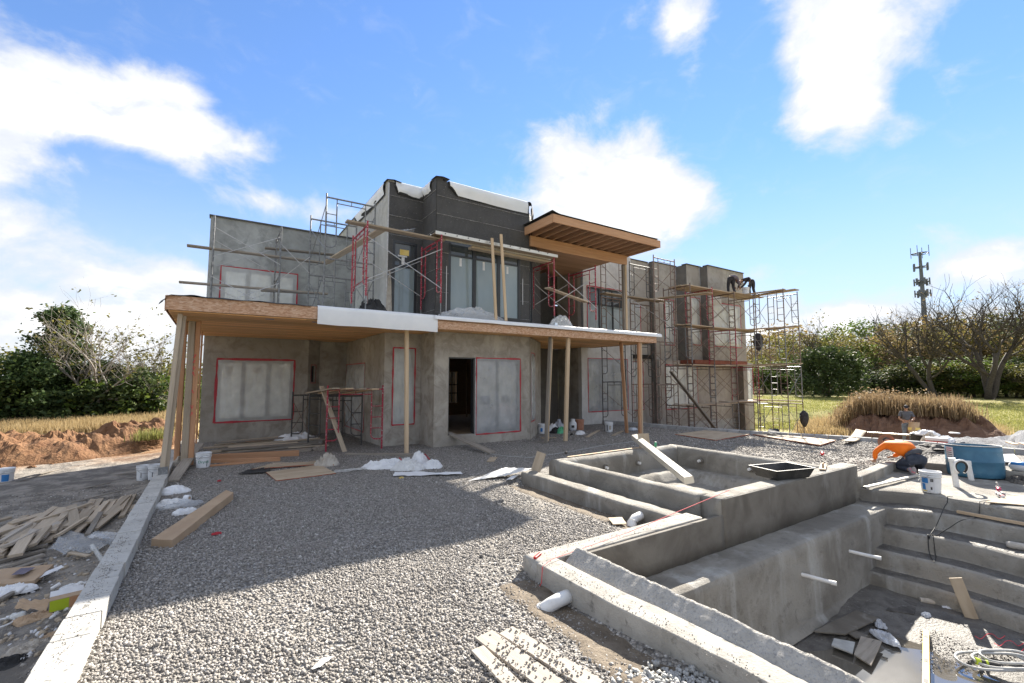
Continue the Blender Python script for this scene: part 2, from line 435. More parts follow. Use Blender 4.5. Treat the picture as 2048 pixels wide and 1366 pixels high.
def leafmat(name, c1, c2, back=.35):
    m, t, p = principled(name)
    isl = t.n('NewGeometry').outputs['Random Per Island']
    col = t.ramp(isl, [(0, c1), (1, c2)])
    t.l(col, p.inputs['Base Color'])
    p.inputs['Roughness'].default_value = .65
    p.inputs['Specular IOR Level'].default_value = .25
    tr = t.n('BsdfTranslucent'); t.l(col, tr.inputs[0])
    mx = t.n('MixShader'); mx.inputs[0].default_value = back
    t.l(p.outputs[0], mx.inputs[1]); t.l(tr.outputs[0], mx.inputs[2])
    t.l(mx.outputs[0], m.node_tree.nodes['Material Output'].inputs[0])
leafmat('leaf_cedar', (.030, .062, .022), (.095, .135, .040))
leafmat('leaf_green', (.050, .095, .018), (.15, .195, .036), .42)
leafmat('leaf_olive', (.095, .10, .026), (.20, .18, .05), .45)
leafmat('leaf_brown', (.125, .095, .048), (.22, .165, .08), .45)
leafmat('leaf_gold', (.17, .125, .04), (.29, .205, .065), .45)
leafmat('leaf_dark', (.030, .052, .018), (.075, .10, .032))
leafmat('grass_dry', (.30, .215, .10), (.48, .37, .20), .4)
leafmat('grass_green', (.17, .19, .045), (.32, .30, .11), .4)
leafmat('weed_brown', (.17, .115, .062), (.36, .265, .155), .4)
pm('bark', (.06, .05, .042), (.105, .09, .075), 6, .95, .5, 20)
pm('bark_pale', (.26, .235, .20), (.36, .33, .29), 6, .95, .5, 20)
pm('tower_steel', (.11, .12, .13), (.16, .17, .18), 2, .5, metal=.3)

pm('skin_tone', (.33, .185, .12), (.38, .22, .15), 6, .6)
pm('hi_vis', (.86, .19, .012), (.80, .16, .01), 5, .7, .4, 14)
pm('denim', (.035, .043, .062), (.060, .070, .095), 12, .9, .4, 60)
pm('denim_pale', (.13, .16, .20), (.19, .22, .265), 12, .9, .4, 60)
pm('shirt_grey', (.075, .080, .095), (.105, .11, .125), 8, .9, .4, 40)
pm('dark_cloth', (.022, .021, .025), (.045, .043, .048), 8, .95, .4, 30)
pm('mauve_cloth', (.13, .115, .145), (.175, .155, .19), 8, .95, .4, 30)
pm('hat_felt', (.20, .14, .10), (.26, .19, .14), 8, .9)
pm('sole_grey', (.27, .25, .25), (.34, .31, .31), 9, .8, spots=((.62, .14, .18), 9.0), spot_rng=(.55, .58))
pm('black_plastic', (.022, .022, .022), (.055, .053, .05), 6, .5, .2, 30, spots=((.28, .27, .25), 10.0), spot_rng=(.62, .70))
pm('black_rubber', (.02, .02, .02), (.035, .035, .035), 6, .6)
pm('hose_grey', (.34, .34, .33), (.44, .44, .42), 8, .5)
pm('yellow', (.62, .45, .12), (.72, .56, .20), 5, .5)
pm('lime', (.42, .52, .03), rough=.5)
pm('red_plastic', (.55, .03, .03), (.45, .02, .025), 5, .45)
pm('magenta_tool', (.45, .04, .10), (.33, .03, .07), 5, .45)
pm('blue_print', (.03, .16, .42), (.05, .22, .50), 5, .5)
pm('green_print', (.01, .22, .13), rough=.5)
pm('ink', (.03, .03, .03), (.06, .06, .06), 9, .6)
pm('green_can', (.10, .42, .22), rough=.4)
pm('aluminium', (.58, .56, .50), (.68, .66, .60), 3, .35, .1, 10, metal=.5)
pm('red_line', (.70, .06, .08), rough=.6)
pm('rust_bucket', (.36, .165, .10), (.44, .23, .15), 5, .7)
pm('tile_chip', (.30, .30, .285), (.42, .415, .40), 9, .7, island=.15)
pm('foam_roll', (.40, .37, .33), (.50, .47, .42), 9, .9, .5, 30)
pm('crumple_paper', (.36, .32, .27), (.50, .46, .40), 7, .8, .3, 20)
pm('board_pale', (.33, .29, .24), (.43, .385, .33), 1.6, .85, .3, 9, rand=.1, spots=((.25, .22, .19), 2.2), spot_rng=(.68, .8), **W)
pm('rag', (.42, .45, .50), (.56, .58, .62), 7, .7)

# ------------------------------------------------------------------ geometry helpers
class G:
    def __init__(s):
        s.v = []; s.f = []; s.mi = []
        s.m = 0
    def add(s, vs, fs):
        o = len(s.v)
        s.v += [tuple(v) for v in vs]
        s.f += [tuple(i + o for i in f) for f in fs]
        s.mi += [s.m] * len(fs)
        return s
    def box(s, a, b):
        x0, y0, z0 = a; x1, y1, z1 = b
        vs = [(x, y, z) for z in (z0, z1) for y in (y0, y1) for x in (x0, x1)]
        return s.add(vs, [(0, 2, 3, 1), (4, 5, 7, 6), (0, 1, 5, 4), (2, 6, 7, 3), (0, 4, 6, 2), (1, 3, 7, 5)])
    def prism(s, poly, z0, z1):              # counter-clockwise outline
        n = len(poly)
        vs = [(x, y, z0) for x, y in poly] + [(x, y, z1) for x, y in poly]
        fs = [tuple(range(n - 1, -1, -1)), tuple(range(n, 2 * n))]
        fs += [(i, (i + 1) % n, n + (i + 1) % n, n + i) for i in range(n)]
        return s.add(vs, fs)
    def ring(s, c, ax, r, n, ph=0.0):
        ax = Vector(ax).normalized()
        a = ax.orthogonal().normalized(); b = ax.cross(a)
        return [Vector(c) + (a * math.cos(ph + 2 * math.pi * i / n) + b * math.sin(ph + 2 * math.pi * i / n)) * r for i in range(n)]
    def tube(s, p0, p1, r, n=6, r1=None, caps=True):
        p0 = Vector(p0); p1 = Vector(p1); d = p1 - p0
        vs = s.ring(p0, d, r, n) + s.ring(p1, d, r if r1 is None else r1, n)
        fs = [(i, (i + 1) % n, n + (i + 1) % n, n + i) for i in range(n)]
        if caps: fs += [tuple(range(n - 1, -1, -1)), tuple(range(n, 2 * n))]
        return s.add(vs, fs)
    def path(s, pts, r, n=6, closed=False, radii=None):
        pts = [Vector(p) for p in pts]
        k = len(pts); vs = []
        prev = None
        for i, p in enumerate(pts):
            if closed: d = pts[(i + 1) % k] - pts[i - 1]
            else: d = pts[min(i + 1, k - 1)] - pts[max(i - 1, 0)]
            d.normalize()
            if prev is None: a = d.orthogonal().normalized()
            else:
                a = prev - d * prev.dot(d)
                a = a.normalized() if a.length > 1e-5 else d.orthogonal().normalized()
            prev = a; b = d.cross(a)
            rr = radii[i] if radii else r
            vs += [p + (a * math.cos(2 * math.pi * j / n) + b * math.sin(2 * math.pi * j / n)) * rr for j in range(n)]
        fs = []
        for i in range(k if closed else k - 1):
            for j in range(n):
                q = (i + 1) % k
                fs.append((i * n + j, i * n + (j + 1) % n, q * n + (j + 1) % n, q * n + j))
        if not closed:
            fs += [tuple(range(n - 1, -1, -1)), tuple(range((k - 1) * n, k * n))]
        return s.add(vs, fs)
    def lathe(s, prof, n=20, c=(0, 0, 0), cap0=True, cap1=True):
        vs = []; k = len(prof)
        for r, z in prof:
            vs += [(c[0] + r * math.cos(2 * math.pi * j / n), c[1] + r * math.sin(2 * math.pi * j / n), c[2] + z) for j in range(n)]
        fs = [(i * n + j, i * n + (j + 1) % n, (i + 1) * n + (j + 1) % n, (i + 1) * n + j) for i in range(k - 1) for j in range(n)]
        if cap0: fs.append(tuple(range(n - 1, -1, -1)))
        if cap1: fs.append(tuple(range((k - 1) * n, k * n)))
        return s.add(vs, fs)
    def grid(s, nu, nv, fn):
        vs = [fn(i / nu, j / nv) for j in range(nv + 1) for i in range(nu + 1)]
        fs = [(j * (nu + 1) + i, j * (nu + 1) + i + 1, (j + 1) * (nu + 1) + i + 1, (j + 1) * (nu + 1) + i) for j in range(nv) for i in range(nu)]
        return s.add(vs, fs)
    def obox(s, c, sx, sy, sz, rot=None):
        vs = []
        R = rot or Matrix.Identity(3)
        for z in (-.5, .5):
            for y in (-.5, .5):
                for x in (-.5, .5):
                    vs.append(Vector(c) + R @ Vector((x * sx, y * sy, z * sz)))
        return s.add(vs, [(0, 2, 3, 1), (4, 5, 7, 6), (0, 1, 5, 4), (2, 6, 7, 3), (0, 4, 6, 2), (1, 3, 7, 5)])

def link(name, me, mat, parent=None):
    o = bpy.data.objects.new(name, me)
    COL.objects.link(o)
    for mm in (mat if isinstance(mat, (list, tuple)) else [mat]):
        if len(me.materials) < (len(mat) if isinstance(mat, (list, tuple)) else 1):
            me.materials.append(MATS[mm])
    if parent is not None:
        o.parent = parent
    return o

def build(name, g, mat, parent=None, smooth=False, origin='auto', bevel=0.0, world_coords=True, mods=None):
    """one mesh object.  Geometry is given in world coordinates when top level or world_coords, else in the parent's space"""
    vs = [Vector(v) for v in g.v]
    if parent is not None:
        if world_coords:
            inv = wmat(parent).inverted()
            vs = [inv @ v for v in vs]
        org = Vector((0, 0, 0))
        if origin == 'own':
            org = Vector((sum(v.x for v in vs) / len(vs), sum(v.y for v in vs) / len(vs), min(v.z for v in vs)))
    elif origin == 'auto':
        xs = [v.x for v in vs]; ys = [v.y for v in vs]
        org = Vector(((min(xs) + max(xs)) / 2, (min(ys) + max(ys)) / 2, min(v.z for v in vs)))
    else:
        org = Vector(origin)
    me = bpy.data.meshes.new(name)
    me.from_pydata([tuple(v - org) for v in vs], [], g.f)
    if any(g.mi):
        me.polygons.foreach_set('material_index', g.mi)
    if smooth:
        me.polygons.foreach_set('use_smooth', [True] * len(me.polygons))
    o = link(name, me, mat, parent)
    o.location = org
    if bevel:
        b = o.modifiers.new('bevel', 'BEVEL'); b.width = bevel; b.segments = 2; b.limit_method = 'ANGLE'
    me.update()
    return o

def wmat(o):
    m = Matrix.LocRotScale(o.location, o.rotation_euler.to_quaternion() if o.rotation_mode != 'QUATERNION' else o.rotation_quaternion, o.scale)
    return (wmat(o.parent) @ m) if o.parent else m

def np_mesh(name, verts, faces, mat, parent=None, smooth=False, origin=(0, 0, 0)):
    """fast mesh from numpy arrays, faces all with the same corner count"""
    me = bpy.data.meshes.new(name)
    n, k = faces.shape
    me.vertices.add(len(verts)); me.loops.add(n * k); me.polygons.add(n)
    me.vertices.foreach_set('co', (verts - np.array(origin)).astype(np.float32).ravel())
    me.loops.foreach_set('vertex_index', faces.astype(np.int32).ravel())
    me.polygons.foreach_set('loop_start', (np.arange(n) * k).astype(np.int32))
    if smooth: me.polygons.foreach_set('use_smooth', np.ones(n, dtype=bool))
    me.update(calc_edges=True)
    o = link(name, me, mat, parent)
    o.location = origin
    return o

def thing(name, label, cat, loc=(0, 0, 0), rz=0.0, group=None, rot=None):
    o = bpy.data.objects.new(name, None)
    o.empty_display_size = .2
    COL.objects.link(o)
    o.location = loc
    o.rotation_euler = rot if rot else (0, 0, rz)
    return tag(o, label, cat, group)

def tag(o, label, cat, group=None):
    o['label'] = label; o['category'] = cat
    if group: o['group'] = group
    return o

def struct(o, kind='structure'):
    o['kind'] = kind
    return o

def copy_tree(o, parent=None):
    c = o.copy(); COL.objects.link(c); c.parent = parent
    for ch in o.children: copy_tree(ch, c)
    return c

def frame_of(p0, p1, up=(0, 0, 1), roll=0.0):
    x = (Vector(p1) - Vector(p0)).normalized()
    u = Vector(up)
    if abs(x.dot(u)) > .98: u = Vector((0, 1, 0))
    y = u.cross(x).normalized(); z = x.cross(y)
    R = Matrix((x, y, z)).transposed()
    return R @ Matrix.Rotation(roll, 3, 'X')

def board(name, p0, p1, w, t, mat, label=None, cat=None, group=None, parent=None, roll=0.0, warp=0.0, up=(0, 0, 1)):
    """a sawn board from p0 to p1 (centre line), grain along its length, edges slightly eased"""
    p0 = Vector(p0); p1 = Vector(p1); L = (p1 - p0).length
    g = G()
    e = min(w, t) * .1
    sec = [(-w / 2 + e, -t / 2), (w / 2 - e, -t / 2), (w / 2, -t / 2 + e), (w / 2, t / 2 - e), (w / 2 - e, t / 2), (-w / 2 + e, t / 2), (-w / 2, t / 2 - e), (-w / 2, -t / 2 + e)]
    st = [0, 1] if not warp else [0, .25, .5, .75, 1]
    vs = []
    for s in st:
        off = warp * 4 * s * (1 - s)
        vs += [(L * (s - .5), y, z + off) for y, z in sec]
    fs = []
    for i in range(len(st) - 1):
        fs += [(i * 8 + j, i * 8 + (j + 1) % 8, (i + 1) * 8 + (j + 1) % 8, (i + 1) * 8 + j) for j in range(8)]
    fs = [tuple(reversed(f)) for f in fs]
    fs += [tuple(range(8)), tuple(range(len(vs) - 1, len(vs) - 9, -1))]
    me = bpy.data.meshes.new(name)
    me.from_pydata(vs, [], fs)
    o = link(name, me, mat, parent)
    M = Matrix.Translation((p0 + p1) / 2) @ frame_of(p0, p1, up, roll).to_4x4()
    if parent is not None: M = wmat(parent).inverted() @ M
    loc, q, sc = M.decompose()
    o.location = loc; o.rotation_euler = q.to_euler()
    if label: tag(o, label, cat, group)
    return o

def lumps(c, sx, sy, sz, seed, nu=18, nv=9, amp=.25, freq=2.2, flat=True):
    """an uneven heap, closed underneath"""
    from mathutils import noise
    g = G(); vs = []; fs = []
    for j in range(nv + 1):
        ph = j / nv * math.pi / 2
        for i in range(nu):
            th = 2 * math.pi * i / nu
            d = Vector((math.cos(th) * math.cos(ph), math.sin(th) * math.cos(ph), math.sin(ph)))
            k = 1 + amp * noise.noise(d * freq + Vector((seed * 3.1, seed * 1.7, seed))) + amp * .5 * noise.noise(d * freq * 2.7 + Vector((seed, 5, 1)))
            vs.append((c[0] + d.x * sx * k, c[1] + d.y * sy * k, c[2] + d.z * sz * k))
    for j in range(nv):
        for i in range(nu):
            fs.append((j * nu + i, j * nu + (i + 1) % nu, (j + 1) * nu + (i + 1) % nu, (j + 1) * nu + i))
    fs.append(tuple(range(nu - 1, -1, -1)))
    return g.add(vs, fs)

def crumple(c, sx, sy, sz, seed, nu=26, nv=13, freq=2.6, amp=.55, turn=0.0):
    """a limp sheet or bag dropped on the ground: peaks, sharp folds running outwards and a ragged hem"""
    from mathutils import noise
    g = G(); vs = []; fs = []
    ct, sn = math.cos(turn), math.sin(turn)
    na, nr = 44, 16
    o = Vector((seed * 2.3, seed * 4.1, seed * 1.1))
    for j in range(nr + 1):
        q = j / nr
        for i in range(na):
            th = 2 * math.pi * i / na
            dx, dy = math.cos(th), math.sin(th)
            hem = 1 + .28 * noise.noise(Vector((dx * 1.4, dy * 1.4, 0)) + o) + .14 * noise.noise(Vector((dx * 4, dy * 4, 3)) + o)
            x, y = dx * q * hem, dy * q * hem
            w = Vector((x, y, 0)) * freq * .55 + o
            w += Vector((noise.noise(w * 1.3), noise.noise(w * 1.3 + Vector((7, 1, 2))), 0)) * .9
            r1 = 1 - 2.2 * abs(noise.noise(w)); r2 = 1 - 2.2 * abs(noise.noise(w * 2.4 + Vector((3, 8, 1)))); r3 = 1 - 2 * abs(noise.noise(w * 5.2))
            dome = max(0, 1 - q ** 2.2)
            z = sz * dome * (.42 + amp * (.55 * r1 + .34 * r2 + .12 * r3)) + .012 * (1 + r2) * (q < .99)
            k = 1 + .10 * r2 * dome
            X, Y = x * sx * k, y * sy * k
            vs.append((c[0] + X * ct - Y * sn, c[1] + X * sn + Y * ct, c[2] + max(z, .002)))
    for j in range(nr):
        for i in range(na):
            fs.append((j * na + i, (j + 1) * na + i, (j + 1) * na + (i + 1) % na, j * na + (i + 1) % na))
    return g.add(vs, fs)

from mathutils import noise as MN
def nz(x, y, f, s=0.0):
    return MN.noise(Vector((x * f + s, y * f - s, s)))

# ------------------------------------------------------------------ terrain
KERB_R = [(15.2, 15.6), (15.75, 13.9), (16.5, 10.9), (17.1, 9.4), (17.8, 8.0), (18.45, 6.3), (18.8, 4.5), (19.1, 2.9), (19.2, 0.0), (19.2, -5.0)]
def kerb_x(y):
    pts = sorted(KERB_R, key=lambda p: p[1])
    if y <= pts[0][1]: return pts[0][0]
    for (xa, ya), (xb, yb) in zip(pts, pts[1:]):
        if y <= yb: return xa + (xb - xa) * (y - ya) / (yb - ya)
    return pts[-1][0]
def sm(a, b, v):
    q = min(max((v - a) / (b - a), 0), 1)
    return q * q * (3 - 2 * q)
def terrain_z(x, y):
    d = math.hypot(x, y)
    kx = kerb_x(y)
    if -0.80 < x < kx - .05 and -9.5 < y < 30: return -2.6
    if x <= -0.80:
        z = -.30 - .09 * sm(-.9, -1.6, x) + .02 * nz(x, y, .8) + .012 * nz(x, y, 3.1)
        z += .25 * sm(16, 26, y)
        z -= .5 * sm(60, 200, d)
    else:
        far = sm(0, 9, x - kx)
        z = -.22 - .85 * far + .06 * nz(x, y, .6, 3) + .02 * nz(x, y, 2.5, 1)
        z += .55 * sm(34, 100, d)
        if y > 17: z = max(z, -.5)
    return z
def axis(vals):
    out = []
    for a, b, s in vals:
        n = max(1, int(round((b - a) / s)))
        out += [a + (b - a) * i / n for i in range(n)]
    return out + [vals[-1][1]]
ax = axis([(-900, -120, 80), (-120, -40, 10), (-40, -12, 2), (-12, -.8, .4), (-.8, 15, 1.2), (15, 32, .5), (32, 60, 2), (60, 160, 8), (160, 900, 80)])
ay = axis([(-900, -60, 90), (-60, -10, 6), (-10, 3, .8), (3, 18, .4), (18, 32, 1.0), (32, 60, 3), (60, 160, 8), (160, 900, 80)])
V0 = np.array([(x, y, terrain_z(x, y)) for y in ay for x in ax])
nx, ny = len(ax), len(ay)
F0 = np.array([(j * nx + i, j * nx + i + 1, (j + 1) * nx + i + 1, (j + 1) * nx + i) for j in range(ny - 1) for i in range(nx - 1)])
struct(np_mesh('ground', V0, F0, 'yard', smooth=True))

# gravel patio: every cell that is not the pool pit
PIT = [(3.0, 11.2, -9.0, 4.0), (5.6, 10.2, 4.0, 7.6), (11.2, 14.2, -9.0, 4.0)]
def in_pit(x, y):
    return any(a < x < b and c < y < d for a, b, c, d in PIT)
def gravel_z(x, y):
    z = .022 * nz(x, y, .55, 2) + .012 * nz(x, y, 1.9, 5)
    # scoured hollows along the pool footing
    if 2.0 < x < 3.0 and y < 4.1: z -= .08 * sm(2.2, 2.9, x) * (0.6 + .6 * nz(x, y, 1.3, 8))
    if 4.6 < x < 5.6 and 4 < y < 8: z -= .10 * sm(4.7, 5.4, x)
    if x > 12: z -= .05 * sm(12, 18, x)
    z += .05 * sm(11.6, 12.5, y) * sm(16, 13, y) if x < 9 else 0
    return z
gx = axis([(-.82, 3.0, .1273), (3.0, 5.6, .13), (5.6, 10.2, .2), (10.2, 14.2, .25), (14.2, 19.4, .26)])
gy = axis([(-9, 2, .5), (2, 4, .125), (4, 7.6, .15), (7.6, 12.6, .2), (12.6, 19.0, .32)])
gv = []; gf = []; idx = {}
def gvid(i, j):
    if (i, j) not in idx:
        idx[(i, j)] = len(gv)
        x, y = gx[i], gy[j]
        x = min(x, kerb_x(y) + .02)
        gv.append((x, y, gravel_z(x, y)))
    return idx[(i, j)]
for j in range(len(gy) - 1):
    for i in range(len(gx) - 1):
        cx, cy = (gx[i] + gx[i + 1]) / 2, (gy[j] + gy[j + 1]) / 2
        if in_pit(cx, cy) or gx[i] > kerb_x(cy): continue
        gf.append((gvid(i, j), gvid(i + 1, j), gvid(i + 1, j + 1), gvid(i, j + 1)))
struct(np_mesh('gravel_patio', np.array(gv), np.array(gf), 'gravel_bed', smooth=True))

# loose crushed stone lying on it
CUBE = np.array([(x, y, z) for z in (-1, 1) for y in (-1, 1) for x in (-1, 1)], float)
CF = np.array([(0, 2, 3, 1), (4, 5, 7, 6), (0, 1, 5, 4), (2, 6, 7, 3), (0, 4, 6, 2), (1, 3, 7, 5)])
def stones(name, P, rmin, rmax, mat, label, cat, sink=.35):
    n = len(P)
    r = rmin + (rmax - rmin) * NPR.beta(1.6, 2.6, n)
    big = NPR.random(n) < .02; r[big] *= 1.5
    v = CUBE[None] * NPR.uniform(.45, 1.0, (n, 8, 3)) * np.stack([NPR.uniform(.7, 1.15, n), NPR.uniform(.6, 1.0, n), NPR.uniform(.45, .8, n)], 1)[:, None, :]
    q = NPR.normal(size=(n, 4)); q[:, 1:3] *= .45; q /= np.linalg.norm(q, axis=1)[:, None]
    w, x, y, z = q.T
    R = np.stack([1 - 2 * (y * y + z * z), 2 * (x * y - z * w), 2 * (x * z + y * w), 2 * (x * y + z * w), 1 - 2 * (x * x + z * z), 2 * (y * z - x * w),
                  2 * (x * z - y * w), 2 * (y * z + x * w), 1 - 2 * (x * x + y * y)], 1).reshape(n, 3, 3)
    v = np.einsum('nij,nkj->nki', R, v) * r[:, None, None]
    P = P.copy(); P[:, 2] += r * sink
    v += P[:, None, :]
    f = (CF[None] + (np.arange(n) * 8)[:, None, None]).reshape(-1, 4)
    o = np_mesh(name, v.reshape(-1, 3), f, mat)
    tag(o, label, cat); struct(o, 'stuff')
    return o
def scatter(regions):
    out = []
    for x0, x1, y0, y1, dens in regions:
        n = int((x1 - x0) * (y1 - y0) * dens)
        X = NPR.uniform(x0, x1, n); Y = NPR.uniform(y0, y1, n)
        for x, y in zip(X, Y):
            if in_pit(x, y) or x > kerb_x(y) - .05: continue
            if ((2.3 < x < 2.98 and y < 4.05) or (4.75 < x < 5.5 and 4.15 < y < 7.9)) and NPR.random() < .8: continue
            if nz(x, y, .9, 4) + .5 * nz(x, y, 2.7, 9) > .28 and NPR.random() < .75: continue      # trodden, dusty patches
            out.append((x, y, gravel_z(x, y)))
    return np.array(out)
stones('gravel_stones', scatter([(-.68, 2.9, 3.0, 6.2, 3000), (-.68, 5.5, 6.2, 8.6, 1700), (2.9, 5.5, 4.15, 6.2, 2100), (-.6, 9, 8.6, 12.4, 620), (1.4, 2.95, 1.2, 3.0, 2400)]),
       .0065, .0195, 'stone', 'loose crushed grey stone covering the patio', 'gravel')
stones('gravel_stones', scatter([(10.3, 18.3, 4.1, 12, 260), (7, 16, 12, 14, 160)]), .016, .028, 'stone', 'loose crushed grey stone beyond the spa', 'gravel')

# bare soil left open along the pool footings
def soil_patch(x0, x1, y0, y1, seed):
    g = G()
    def f(u, v):
        y = y0 + (y1 - y0) * v
        lo = x0 + .16 * nz(y, seed, 1.1) + .07 * nz(y, seed, 4.3)
        x = lo + (x1 - lo) * u
        e = min(1, 6 * u, 8 * v, 8 * (1 - v))
        return (x, y, gravel_z(x, y) + .003 + .012 * e + .018 * nz(x, y, 5, seed) * e - (.02 if e < .05 else 0))
    g.grid(10, 50, f)
    struct(build('soil', g, 'soil', smooth=True, origin=(0, 0, 0)))
soil_patch(2.42, 2.97, 1.0, 4.1, 3)
soil_patch(4.82, 5.5, 4.2, 7.85, 6)

# ------------------------------------------------------------------ pale block kerb on the left of the patio
kl = thing('block_kerb', 'long low kerb of pale blocks dusted with grit along left side of gravel', 'kerb', (-.815, 8, -.5))
y = 1.6
while y < 15.6:
    L = .40
    dx = RND.uniform(-.006, .006)
    g = G().box((-.93 + dx, y + .005, -.5), (-.70 + dx + RND.uniform(0, .012), y + L - .005, .155 + RND.uniform(-.004, .004)))
    build('block', g, 'kerb_block', kl, origin='own', bevel=.006)
    y += L
# block kerb on the far right
kr = thing('block_kerb', 'curving kerb of grey concrete blocks between gravel and scaffolded wing', 'kerb', (17.5, 8, -.4))
pts = [Vector((a, b, 0)) for a, b in KERB_R]
acc_l = 0; segs = []
def along(pts, s):
    for a, b in zip(pts, pts[1:]):
        L = (b - a).length
        if s <= L: return a + (b - a) * (s / L)
        s -= L
    return pts[-1]
tot = sum((b - a).length for a, b in zip(pts, pts[1:]))
s = 0
while s < tot - .45:
    a = along(pts, s + .006); b = along(pts, s + .394)
    d = (b - a).normalized(); nrm = Vector((-d.y, d.x, 0))
    zt = .13 + RND.uniform(-.006, .006) - .03 * sm(0, 5, s)
    q = [a - nrm * .0, b - nrm * .0, b + nrm * .2, a + nrm * .2]
    g = G().prism([(p.x, p.y) for p in q], -.9, zt)
    build('block', g, 'block', kr, origin='own', bevel=.008)
    s += .40

# ------------------------------------------------------------------ the unfinished pool
pool = thing('pool_shell', 'unfinished concrete swimming pool with raised spa and wide entry steps', 'pool', (7, 2, -1.6))
def rough_strip(name, fn, nu, nv, mat, amp=.012, f=3.0, sm_=True, dir=None, parent=pool):
    g = G()
    def h(u, v):
        p = Vector(fn(u, v))
        k = MN.noise(p * f) * amp + MN.noise(p * f * 3.3) * amp * .5
        return p + (Vector(dir) if dir else Vector((0, 0, 1))) * k
    g.grid(nu, nv, h)
    return build(name, g, mat, parent, smooth=sm_)
def rounded_wall(name, prof, path, mat, n=24, amp=.010, parent=pool, smooth=True):
    """sweep a section (offset from the path to its right, height) along a path; rough surface"""
    path = [Vector(p) for p in path]
    L = [0]
    for a, b in zip(path, path[1:]): L.append(L[-1] + (b - a).length)
    g = G(); vs = []
    m = len(prof)
    for i in range(n + 1):
        s = L[-1] * i / n
        p = along(path, s)
        q0 = along(path, max(s - .15, 0)); q1 = along(path, min(s + .15, L[-1]))
        d = (q1 - q0).normalized(); r = Vector((d.y, -d.x, 0))
        for off, z in prof:
            v = p + r * off + Vector((0, 0, z))
            k = MN.noise(v * 2.6) * amp + MN.noise(v * 9) * amp * .6
            vs.append(v + r * k + Vector((0, 0, k * .8)))
    fs = [(i * m + j, i * m + (j + 1) % m, (i + 1) * m + (j + 1) % m, (i + 1) * m + j) for i in range(n) for j in range(m)]
    fs += [tuple(range(m - 1, -1, -1)), tuple(range(n * m, n * m + m))]
    g.add(vs, fs)
    return build(name, g, mat, parent, smooth=smooth)
def section(w, z0, z1, r=.05, k=4, nz_=3):
    """section with rounded top corners, width w to the right of the path"""
    out = [(0, z0)]
    out += [(0, z0 + (z1 - r - z0) * i / nz_) for i in range(1, nz_)]
    out += [(r - r * math.cos(a), z1 - r + r * math.sin(a)) for a in [math.pi / 2 * i / k for i in range(k + 1)]]
    out += [(w - r + r * math.sin(a), z1 - r + r * math.cos(a)) for a in [math.pi / 2 * i / k for i in range(k + 1)]]
    out += [(w, z0 + (z1 - r - z0) * (nz_ - i) / nz_) for i in range(1, nz_)]
    out += [(w, z0)]
    return out
# footing beam on the near left and the cross wall behind it
rounded_wall('footing_beam', section(.26, -.25, .17, .015), [(2.90, 4.18, 0), (2.93, 3.0, 0), (3.02, 1.9, 0), (3.0, -3, 0)][::-1], 'beam_concrete', 60, .006)
rounded_wall('cross_wall', section(.27, -1.7, .172, .02), [(2.905, 4.2, 0), (5.75, 4.2, 0)], 'beam_concrete', 40, .007)
# sprayed wall slope with its ragged lip
def slope(u, v):
    y = 3.86 - 7.0 * u
    rag = .010 * MN.noise(Vector((y * 3, 1, 2))) + .014 * MN.noise(Vector((y * 11, 4, 2))) + .008 * MN.noise(Vector((y * 27, 4, 2)))
    x0, z0 = 3.15, .06
    x1, z1 = 3.40 + .012 * MN.noise(Vector((y, 0, 0))), .275 + rag
    if v < .75:
        q = v / .75
        return (x0 + (x1 - x0) * q, y, z0 + (z1 - z0) * q ** .8)
    q = (v - .75) / .25
    return (x1 + .06 * q, y, z1 - 1.75 * q ** 2)
rough_strip('sprayed_slope', slope, 220, 18, 'gunite', .006, 12.0)
# main back wall: damp upper face, bench, lower face, floor
FY = 3.92
rounded_wall('scratch_coat', section(.05, -.32, .165, .01), [(3.5, FY - .012, 0), (6.12, FY - .022, 0)], 'pool_damp', 30, .004)
def bench(u, v):
    x = 3.5 + 7.0 * u
    prof = [(FY - .02, -.315), (FY - .30, -.31), (FY - .50, -.305), (FY - .545, -.325), (FY - .565, -.38), (FY - .575, -.7), (FY - .59, -1.1), (FY - .60, -1.38), (FY - .68, -1.47)]
    k = v * (len(prof) - 1); i = min(int(k), len(prof) - 2); q = k - i
    yy = prof[i][0] + (prof[i + 1][0] - prof[i][0]) * q
    zz = prof[i][1] + (prof[i + 1][1] - prof[i][1]) * q
    return (x, yy, zz)
rough_strip('bench_wall', bench, 70, 40, 'pool_concrete', .016, 3.0, dir=(0, -.7, .7))
def floor(u, v):
    x = 3.4 + 6.8 * u; y = -6 + (FY - .55 + 6) * v
    z = -1.55 + .13 * sm(6.9, 9.2, x) + .05 * sm(2.6, 3.3, y)
    return (x, y, z + .02 * MN.noise(Vector((x * 1.3, y * 1.3, 0))))
rough_strip('pool_floor', floor, 60, 70, 'pool_mud', .02, 5.0)
